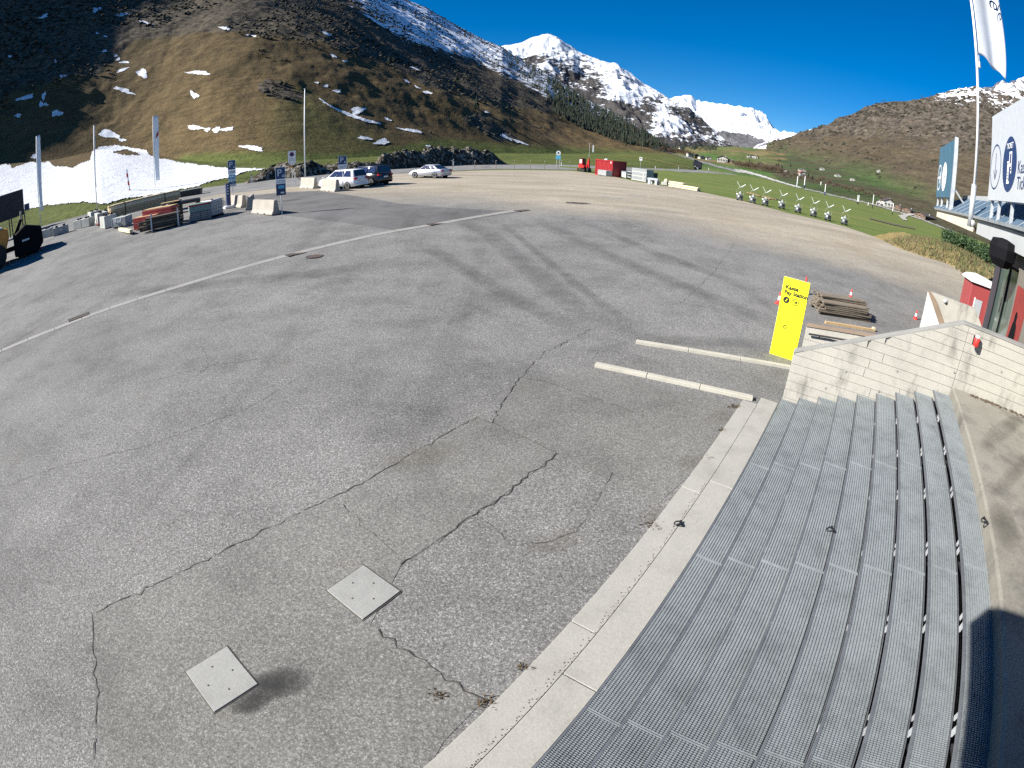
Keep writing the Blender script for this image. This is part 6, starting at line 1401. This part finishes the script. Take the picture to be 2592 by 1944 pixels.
gl = ['grey V-armed machine at the end of the row nearest the fresh boards', 'grey V-armed machine second in the row from the fresh boards', 'grey V-armed machine third in the row, beside bare soil', 'grey V-armed machine fourth in the row, past the bare soil', 'grey V-armed machine fifth in the row from the fresh boards', 'grey V-armed machine sixth in the row, thin arms', 'grey V-armed machine last but one before the dry bank', 'grey V-armed machine at the end of the row towards the dry bank']
vm['label'] = gl[0]
for i, q in enumerate(GB[1:]): c = G(*z1d(*q)); o = copy_tree(vm, None, (c.x, c.y, c.z), facing(c, .15+.02*i), gl[i+1]); kk = px_h(c, 46)/1.95; o.scale = (kk,)*3
# ---------------------------------------------------------------- roadside posts and signs
def post_at(px, py, h, r, mat, name, label, cat, group=None, on=G):
    c = on(px, py); t = thing(name, label, cat, (c.x, c.y, c.z), facing(c), group); m = MB(); m.tube([(0, 0, -.1), (0, 0, h)], r, 7); m.build('post', mat, t); return t
z7b = lambda x, y: (1050+x/3.175, 370+y/3.175)
FL = 'thin wooden fence stake between gravel lot and road'
for x, y0, y1 in ((88, 165, 115), (300, 198, 112), (485, 192, 115), (653, 188, 112), (798, 188, 112), (926, 188, 114), (1042, 188, 118), (1150, 190, 120), (1244, 190, 125)):
    c = G(*z7b(x, y0)); t = thing('fence_stake', FL, 'stake', (c.x, c.y, c.z), facing(c), 'fence stakes along the road'); h = px_h(c, (y0-y1)/3.175); m = MB(); m.tube([(0, 0, -.1), (rnd.uniform(-.12, .12), 0, h)], .045, 6); m.build('stake', M['wood_old'], t); MB().lathe([(.055, h-.12), (.055, h)], n=6).build('cap', M['galv_light'], t)
def delineator(px, py, label, n=16, group='white roadside marker posts'):
    c = G(px, py); t = thing('marker_post', label, 'marker post', (c.x, c.y, c.z), facing(c), group); h = px_h(c, n); MB().box((0, 0, h/2), (.16, .10, h), taper=(.8, .8)).build('post', M['white_paint'], t); MB().box((0, -.01, h*.82), (.14, .12, h*.12)).build('band', M['black'], t)
delineator(*z7b(310, 160), 'white roadside marker post in front of the dark rubble bank', 18); delineator(*z7b(1176, 156), 'white roadside marker post beside the round blue sign', 13); delineator(637, 463.5, 'white roadside marker post at the foot of the snow and rubble', 25)
DL = 'white roadside marker post along the road past the container'
for x, y in ((842, 292), (1365, 335), (1718, 345), (2172, 362)): delineator(*z8b(x, y), DL, 7)
for x, y in ((795, 560), (923, 570), (1290, 572), (1343, 590)): 
    q = (1650+x/5.53, 330+y/5.53); delineator(*q, DL, 6)
c = G(1412, 423.5); H_ = hgt_at(c, *z7b(1150, 35)); t = thing('round_sign', 'round white sign above a light blue plate by the road', 'sign', (c.x, c.y, c.z), facing(c)); [MB().tube([(x, .04, -.1), (x, .04, H_*.95)], .035, 6).build('post', M['galv_light'], t) for x in (-.3, .3)]
m = MB(); m.lathe([(.46, -.015), (.46, .015)], (0, 0, H_-.5), 22, axis='y'); pl = m.build('disc', M['white_paint'], t); m = MB(); disc(m, (0, -.02, H_-.5), .2, 14); m.build('symbol', M['ink'], pl); MB().box((0, 0, H_-1.42), (1.0, .03, .75)).build('plate', M['cyan'], t)
c = G(*z8b(1140, 328)); H_ = hgt_at(c, *z8b(1145, 165)); t = thing('small_sign', 'small white square sign with dark dot across the road', 'sign', (c.x, c.y, c.z), facing(c)); MB().tube([(0, .04, 0), (0, .04, H_)], .04, 6).build('post', M['galv_light'], t); MB().box((0, 0, H_-.55), (.85, .03, 1.1)).build('plate', M['white_paint'], t); m = MB(); disc(m, (0, -.02, H_-.4), .2, 12); m.build('symbol', M['ink'], t)
c = G(*z8b(1997, 352)); H_ = hgt_at(c, *z8b(1990, 228)); t = thing('display_board', 'large black board on a short post beyond the road', 'board', (c.x, c.y, c.z), facing(c)); w_ = px_h(c, 125/5.978); MB().box((0, 0, H_*.62), (w_, .12, H_*.70)).build('board', M['board_back'], t); [MB().box((x*w_, .1, H_*.2), (.2, .2, H_*.42)).build('post', M['white_paint'], t) for x in (-.05, .1)]; MB().box((-w_*.35, -.07, H_*.34), (w_*.3, .03, .3)).build('print', M['white_paint'], t)
c = hit(1491, 398); t = thing('wind_banner', 'thin mast with a small white banner on the meadow', 'banner', (c.x, c.y, c.z), facing(c)); H_ = hgt_at(c, 1491, 362); MB().tube([(0, 0, 0), (0, 0, H_)], .06, 6).build('mast', M['galv_light'], t); MB().box((px_h(c, 9), 0, H_*.62), (px_h(c, 3.4), .05, px_h(c, 18))).build('banner', M['cloth_white'], t); MB().tube([(0, 0, H_*.98), (px_h(c, 9), 0, H_*.9)], .04, 6).build('arm', M['galv_light'], t)
# ---------------------------------------------------------------- far roads and tracks
z3c = lambda x, y: (1650+x/5.53, 330+y/5.53)
drape('road', [z3c(*q) for q in ((0, 258), (100, 270), (300, 318), (480, 365), (640, 415), (800, 458), (1000, 512), (1200, 560), (1150, 590), (1000, 545), (800, 490), (640, 440), (480, 392), (300, 335), (100, 284), (0, 270))], 1.0, .10, M['asphalt_road'], 0, 1)
drape('road', [z3c(*q) for q in ((1140, 535), (1300, 558), (1500, 615), (1700, 680), (1900, 742), (2110, 808), (2100, 822), (1900, 772), (1700, 712), (1500, 652), (1300, 604), (1150, 585))], 1.0, .10, M['concrete_white'], 0, 2)
drape('track', [(2036, 476), (2110, 493), (2220, 518), (2330, 552), (2420, 588), (2419, 592), (2328, 556), (2219, 522), (2108, 497), (2036, 480)], 1.0, .08, M['concrete'], 0, 3)
drape('track', [(2272, 545), (2300, 540), (2325, 540), (2326, 545), (2302, 546), (2292, 552), (2300, 560), (2286, 558)], 1.0, .10, M['concrete_white'], 0, 4)
drape('track', [z8b(*q) for q in ((820, 140), (1100, 165), (1400, 215), (1700, 285), (1900, 328), (1900, 338), (1690, 296), (1395, 226), (1095, 174), (820, 150))], .8, .08, M['dry_bank'], 0, 5)
drape('bare_soil', ell(1905, 492, 16, 4, .28, seed=4), .8, .06, M['dry_bank'], 0, 6); drape('bare_soil', ell(1945, 502, 18, 3.5, .25, seed=9), .8, .06, M['dry_bank'], 0, 7)
drape('ditch', [(2200, 552), (2260, 566), (2316, 578), (2316, 582), (2258, 570), (2200, 556)], .8, .06, M['wood_dark'], 0, 8); drape('ditch', [z1d(*q) for q in ((680, 420), (780, 440), (900, 462), (900, 474), (780, 456), (680, 434))], .6, .06, M['wood_dark'], 0, 8)
# guard rail along the pale road
gr = thing('guard_rail', 'pale guard rail following the far road to the junction', 'guard rail'); P_ = [hit(*z3c(*q)) for q in ((1250, 575), (1400, 610), (1500, 640), (1600, 668), (1700, 702), (1800, 735), (1900, 768), (2000, 795), (2080, 815))]
m = MB(); m.tube([p+Vector((0, 0, .75)) for p in P_], .16, 6); m.build('rail', M['white_pvc'], gr)
for a, b in zip(P_[:-1], P_[1:]):
    for k in range(3): p = a+(b-a)*k/3; MB().box((p.x, p.y, p.z+.35), (.25, .25, .9)).build('post', M['white_pvc'], gr)
# ---------------------------------------------------------------- houses of the valley
def house(px, py, wpx, hpx, label, wall, roof, rot=.3, dr=1.0, nwin=3, on=hit, flat=False):
    c = on(px, py); D = math.hypot(c.x, c.y); w_, h = wpx/1338*D, hpx/1338*D; d = w_*dr; t = thing('house', label, 'house', (c.x, c.y, c.z), facing(c, rot)); hw = h*.62
    MB().box((0, d/2, hw/2-h*.1), (w_, d, hw+h*.2)).build('wall', wall, t)
    m = MB(); o = w_*.07
    if flat: m.prism([(-w_/2-o, hw), (w_/2+o, hw), (w_/2+o, hw+h*.08), (-w_/2-o, hw+h*.2)], -o, d+o)
    else: m.prism([(-w_/2-o, hw-h*.03), (-w_/2-o, hw+h*.04), (0, h+h*.05), (w_/2+o, hw+h*.04), (w_/2+o, hw-h*.03), (0, h-h*.03)], -o, d+o); 
    rf = m.build('roof', roof, t)
    if not flat: m = MB(); m.prism([(-w_/2, hw), (w_/2, hw), (0, h-h*.04)], 0, d*.999); m.build('gable', wall, t); MB().box((w_*.2, d*.6, h*.98), (w_*.07, w_*.07, h*.3)).build('chimney', M['stone'], rf)
    for k in range(nwin):
        x = (k+.5)/nwin*w_-w_/2; o = MB().box((x, -.03*h, hw*.55), (w_/nwin*.42, .06*h, hw*.34)).build('window', M['glass'], t); MB().box((x, -.045*h, hw*.36), (w_/nwin*.5, .05*h, hw*.05)).build('sill', M['white_paint'], o)
    MB().box((w_*.36, -.02*h, hw*.2), (w_*.13, .05*h, hw*.42)).build('door', M['house_wood'], t)
    return t
W_, D_w, RD, RR_ = M['house_white'], M['house_wood'], M['roof_dark'], M['roof_red']
def zh(x, y): return z3c(x, y)
house(*zh(545, 372), 15, 13, 'white two-storey house at the far roadside', W_, RD, .4, .8, 3, flat=True)
house(*zh(625, 385), 14, 10, 'dark wooden barn next to the white roadside house', D_w, RD, .4, 1.2)
house(*zh(710, 405), 14, 9, 'low white building with dark roof by the far road', W_, RD, .5, .9)
house(*zh(800, 418), 13, 9, 'small white gabled house before the big chalet', W_, RD, .2, 1.0)
house(*zh(985, 448), 26, 17, 'large chalet with wide dark roof and pale gable', M['stone'], RD, -.1, 1.5, 4)
house(*zh(1085, 455), 16, 9, 'long dark annex beside the large chalet', D_w, RD, -.3, .9)
house(*zh(420, 268), 11, 7, 'white house in front of the dark wood', W_, RD, .3, 1)
house(*zh(1425, 388), 20, 7, 'low grey farm building on the green slope', M['stone'], RD, -.2, .6)
house(*zh(1360, 382), 8, 7, 'small pale hut beside the grey farm building', W_, RD, .2, 1)
house(*zh(1520, 480), 13, 6, 'dark shed above the row of bare trees', D_w, RD, .1, 1)
house(*zh(1875, 580), 9, 5, 'tiny pale hut below the green slope', W_, RD, .1, 1)
house(*z1d(1255, 42), 15, 12, 'white house with red tiled roof behind the bare trees', W_, RR_, .4, 1)
z4d = lambda x, y: (2000+x/3.175, 380+y/3.175)
house(*z4d(790, 458), 27, 20, 'white house with dark hipped roof beside the long barns', W_, RD, .3, 1.0, 3)
house(*z4d(712, 442), 12, 13, 'narrow pale house with trees beside the white house', W_, RD, .1, 1.0, 1)
house(*z4d(855, 478), 22, 13, 'brown shed joined to the white house', D_w, RD, -.3, 1.0, 2)
house(*z4d(930, 500), 26, 12, 'dark barn with arched opening by the pale track', D_w, RD, -.4, 1.4, 2)
house(*z4d(1040, 545), 34, 14, 'long dark barn at the lower end of the pale track', D_w, RD, -.5, 2.0, 3)
for x, y, w_, l in ((385, 215, 15, 'stone hut among brown terraces on the slope'), (503, 247, 11, 'small pale hut below the stone hut'), (260, 162, 11, 'pale hut high on the green slope'), (715, 178, 9, 'tiny white hut at the end of the hillside path'), (100, 172, 18, 'long low pale shed above the bare trees')): house(*z4d(x, y), w_, 6, l, M['house_white'], M['stone'], .2, .8, 1)
# white posts with dark pads, thin masts
WL = 'white post with dark padding standing in the valley field'
for x, y0, y1, pad in ((1155, 222, 45, 0), (1280, 262, 45, 1), (1640, 375, 180, 1), (1575, 195, 140, 0)):
    c = hit(*z1d(x, y0)); h = px_h(c, (y0-y1)/6.9125); t = thing('padded_post', WL, 'post', (c.x, c.y, c.z), facing(c), 'white posts in the valley field'); MB().tube([(0, 0, -.2), (0, 0, h)], px_h(c, 1.0), 8).build('post', M['white_paint'], t); MB().tube([(0, 0, 0), (0, 0, h*.3)], px_h(c, 1.5), 8).build('pad', M['navy'] if pad else M['white_pvc'], t)
for x, y0, y1 in ((538, 435, 362), (547, 437, 364), (625, 455, 420), (660, 470, 360), (820, 520, 430)):
    c = hit(*z4d(x, y0)); h = px_h(c, (y0-y1)/3.175); t = thing('padded_post', 'slim pale post standing near the long barns', 'post', (c.x, c.y, c.z), facing(c), 'slim posts near the barns'); MB().tube([(0, 0, -.2), (0, 0, h)], px_h(c, .8), 8).build('post', M['white_paint'], t); MB().tube([(0, 0, 0), (0, 0, h*.3)], px_h(c, 1.2), 8).build('pad', M['dark_metal'], t)
for px, py in ((2141, 304), (2196, 277), (2233, 264), (2239, 263), (2333, 252)):
    c = hit(px, py+2) or hit(px, py+5); h = px_h(c, 13); t = thing('power_pylon', 'thin power pylon on the skyline of the brown mountain', 'pylon', (c.x, c.y, c.z), facing(c), 'pylons on the skyline'); [MB().tube([(x, 0, -3), (x*.3, 0, h)], .5, 5).build('leg', M['dark_metal'], t) for x in (-2, 2)]; MB().box((0, 0, h*.85), (7, .6, .6)).build('crossarm', M['dark_metal'], t)

# ---------------------------------------------------------------- trees
def conifer_mesh(mb, c, h, r, rr, tiers=7, n=9):
    """ragged tiers of drooping boughs"""
    for k in range(tiers):
        f = k/tiers; z0 = h*(.10+.86*f); z1_ = min(h, z0+h*.26*(1-.4*f)); ra = r*(1-f)**.85+r*.05; a0 = rr.uniform(0, 6.28); vs = [(c[0], c[1], c[2]+z1_)]; 
        for j in range(n*2): a = a0+math.pi*j/n; q = ra*(rr.uniform(.8, 1.2) if j % 2 == 0 else rr.uniform(.42, .62)); vs.append((c[0]+q*math.cos(a), c[1]+q*math.sin(a), c[2]+z0-(h*.05 if j % 2 == 0 else -h*.02)*rr.uniform(.5, 1.4)))
        mb.add(vs, [(0, 1+j, 1+(j+1) % (2*n)) for j in range(2*n)])
def lone_conifer(px, py, hpx, label):
    c = hit(px, py); h = px_h(c, hpx); t = thing('conifer', label, 'tree', (c.x, c.y, c.z-h*.02)); rr = random.Random(int(px)); m = MB(); conifer_mesh(m, (0, 0, 0), h, h*.24, rr, 10, 11); m.build('crown', M['conifer'], t); m = MB(); m.tube([(0, 0, -h*.1), (0, 0, h*.5)], h*.022, 6, r2=h*.008); m.build('trunk', M['bark'], t)
lone_conifer(1206, 276, 38, 'single large spruce standing on the open brown slope')
lone_conifer(1157, 212, 30, 'tall dark conifer at the upper edge of the scrub')
lone_conifer(984, 163, 26, 'dark conifer in the scrub high on the hillside'); lone_conifer(995, 160, 20, 'smaller conifer close to the dark one in the scrub')
lone_conifer(1285, 279, 16, 'small conifer below the wood edge on the brown slope'); lone_conifer(955, 170, 16, 'low rounded conifer left of the scrub pair')
for i, (x, y, hh) in enumerate(((1740, 545, 17), (1765, 552, 20), (1815, 570, 18), (1362, 452, 11), (1940, 510, 11))): lone_conifer(*z3c(x, y), hh, ['dark conifer behind the bare tree row, tallest of its clump', 'dark conifer in the middle of the clump behind the bare trees', 'pointed conifer at the end of the clump', 'small conifer on the green field above the bare trees', 'single small conifer alone on the green slope'][i])
for i, (x, y, hh) in enumerate(((1350, 60, 14), (1425, 105, 15), (700, 425, 8))): lone_conifer(*(z1d(x, y) if i < 2 else z4d(x, y+15)), hh, ['dark conifer close behind the red-roofed house', 'broad dark conifer past the red-roofed house', 'small conifer beside the narrow pale house'][i])
# wood on the ridge: one mass
WOOD = [(1262, 120), (1309, 150), (1386, 192), (1427, 222), (1492, 262), (1573, 303), (1634, 338), (1679, 370), (1692, 384), (1573, 362), (1459, 320), (1410, 288), (1378, 246), (1330, 205), (1290, 165)]
rr = random.Random(11); m = MB(); cnt = 0
xs = np.array([rr.uniform(1255, 1700) for _ in range(16000)]); ys = np.array([rr.uniform(118, 386) for _ in range(16000)]); ins = within(xs, ys, WOOD)
for x, y, k in zip(xs, ys, ins):
    if not k or cnt > 1500: continue
    if x < 1400 and rr.random() < .72: continue
    c = hit(float(x), float(y))
    if c is None: continue
    D = math.hypot(c.x, c.y); h = px_h(c, rr.uniform(9, 20)*(1.0 if x > 1380 else .8)); mt = M['conifer'] if rr.random() < .78 else M['larch']
    o = len(m.v); conifer_mesh(m, (c.x, c.y, c.z-h*.05), h, h*rr.uniform(.17, .25), rr, 4, 5); cnt += 1
    ks = m.slot(mt); 
    for q in range(4*10): m.m[-1-q] = ks
struct(m.build('conifer_wood'), 'stuff')
m = MB(); rr = random.Random(5)            # dark trees at the foot of the snowy mountain
for k in range(260):
    x, y = rr.uniform(1655, 1815), rr.uniform(352, 381)
    if x > 1760 and y < 366: continue
    c = hit(x, max(y, 371)) if y < 371 else hit(x, y)
    if c is None: continue
    h = rr.uniform(7, 13)/1338*math.hypot(c.x, c.y); conifer_mesh(m, (c.x, c.y, c.z-1), h, h*.25, rr, 4, 5)
struct(m.build('conifer_wood', M['conifer']), 'stuff')
# bare trees
def bare_tree_mesh(seed, twig):
    rr = random.Random(seed); cr_ = MB(); tk = MB(); tk.tube([(0, 0, -.3), (.05, 0, 2.2), (0, .1, 4.2)], .14, 6, r2=.04)
    for k in range(9): a = rr.uniform(0, 6.28); z = rr.uniform(1.2, 3.2); l = rr.uniform(1.2, 2.4); tk.tube([(0, 0, z), (l*.5*math.cos(a), l*.5*math.sin(a), z+l*.6), (l*.8*math.cos(a), l*.8*math.sin(a), z+l)], .05, 4, r2=.015)
    for k in range(620):
        v = Vector((rr.gauss(0, .42), rr.gauss(0, .42), rr.gauss(0, .5))); v = v*(1/max(1, v.length/1.0)); p = Vector((v.x*2.0, v.y*2.0, 3.0+v.z*2.2)); d = (p-Vector((0, 0, 1.2))).normalized()+Vector((rr.gauss(0, .35), rr.gauss(0, .35), rr.gauss(0, .35))); d.normalize(); n_ = d.cross(Vector((rr.gauss(0, 1), rr.gauss(0, 1), .3))).normalized()*.055; l = rr.uniform(.35, .9); cr_.add([p-n_, p+n_, p+d*l], [(0, 1, 2)])
    def me(mb, nm, mat): q = bpy.data.meshes.new(nm); q.from_pydata([tuple(v) for v in mb.v], [], mb.f); q.materials.append(mat); return q
    return me(cr_, 'crown', twig), me(tk, 'trunk', M['bark'])
BT = [bare_tree_mesh(1, M['bare']), bare_tree_mesh(2, M['bare']), bare_tree_mesh(3, M['bare_red'])]
def bare(px, py, hpx, kind, label, group):
    c = hit(px, py)
    if c is None: return
    k = px_h(c, hpx)/5.2; t = thing('bare_tree', label, 'tree', (c.x, c.y, c.z), rnd.uniform(0, 6.28), group); t.scale = (k*1.25, k*1.25, k); mkobj('crown', BT[kind][0], t); mkobj('trunk', BT[kind][1], t)
rr = random.Random(21)
for i in range(26): x = 1862+i*4.7; y = 420+(x-1862)*.155+rr.gauss(0, 1.2); bare(x, y+2, rr.uniform(13, 19), i % 2, 'leafless brown tree in the dense row along the river', 'leafless trees in the dense row')
for i in range(34): x = 1985+i*8.2; y = 444+(x-1985)*.25+rr.gauss(0, 3); bare(x, y, rr.uniform(9, 16), 2 if rr.random() < .45 else 0, 'leafless tree in the loose row between fields and slope', 'leafless trees in the loose row')
for i in range(22): x = 1668+i*3.6; y = 381+(x-1668)*.20-rr.uniform(0, 7); bare(x, y, rr.uniform(7, 11), 2, 'reddish leafless bush beyond the far road', 'reddish bushes beyond the far road')
# low scrub on the slopes
def clump(mb, c, r, rr):
    n = 6; vs = [(c[0], c[1], c[2]+r*rr.uniform(.6, 1.0))]; a0 = rr.uniform(0, 6)
    for j in range(n): a = a0+6.283*j/n; q = r*rr.uniform(.55, .9); vs.append((c[0]+q*math.cos(a), c[1]+q*math.sin(a), c[2]+r*rr.uniform(.3, .65)))
    for j in range(n): a = a0+6.283*(j+.5)/n; q = r*rr.uniform(.8, 1.25); vs.append((c[0]+q*math.cos(a), c[1]+q*math.sin(a), c[2]-r*.15))
    mb.add(vs, [(0, 1+j, 1+(j+1) % n) for j in range(n)]+[(1+j, 1+n+j, 1+(j+1) % n) for j in range(n)]+[(1+(j+1) % n, 1+n+j, 1+n+(j+1) % n) for j in range(n)])
rr = random.Random(8); m = MB(); N_ = len(hv); arr = np.asarray(hv); PXh, PYh = where(arr[:, 0], arr[:, 1], arr[:, 2]); shz = above(PXh, PYh, SHRUB, 14); bz = within(PXh, PYh, BUSH) | within(PXh, PYh, HOLLOW); vis = (PXh > -30) & (PXh < 1720) & (PYh > -20) & (PYh < 500)
cand = np.where(vis)[0]; den = fbm(arr[cand, 0]/45, arr[cand, 1]/45, 4, 91)
pr = np.where(shz[cand] > .5, np.clip((den-.36)*5, 0, 1), np.clip((den-.66)*4, 0, .2))*np.where(PYh[cand] > 385, 0, 1); pr = np.where(bz[cand], .9, pr)
rs_ = np.random.RandomState(3); keep = cand[rs_.rand(len(cand)) < pr*.16]
for i in keep[:9000]:
    x, y, z = arr[i]; D = math.hypot(x, y); clump(m, (x+rr.gauss(0, 1), y+rr.gauss(0, 1), z), rr.uniform(.4, 1.3)*(.5+D/750), rr)
struct(m.build('alpine_scrub', M['shrub']), 'stuff')
m = MB(); arr = np.asarray(ev); PXe, PYe = where(arr[:, 0], arr[:, 1], arr[:, 2]); cand = np.where((PXe > 1950) & (PXe < 2600) & (PYe > 230) & (PYe < 560))[0]; den = fbm(arr[cand, 0]/90, arr[cand, 1]/90, 4, 93); hi_ = np.clip((430-PYe[cand])/140, .05, 1)
keep = cand[rs_.rand(len(cand)) < np.clip((den-.44)*4, 0, 1)*hi_*.10]
for i in keep[:5000]: x, y, z = arr[i]; D = math.hypot(x, y); clump(m, (x, y, z), rr.uniform(1.2, 3.2)*(.4+D/1300), rr)
struct(m.build('alpine_scrub', M['shrub']), 'stuff')
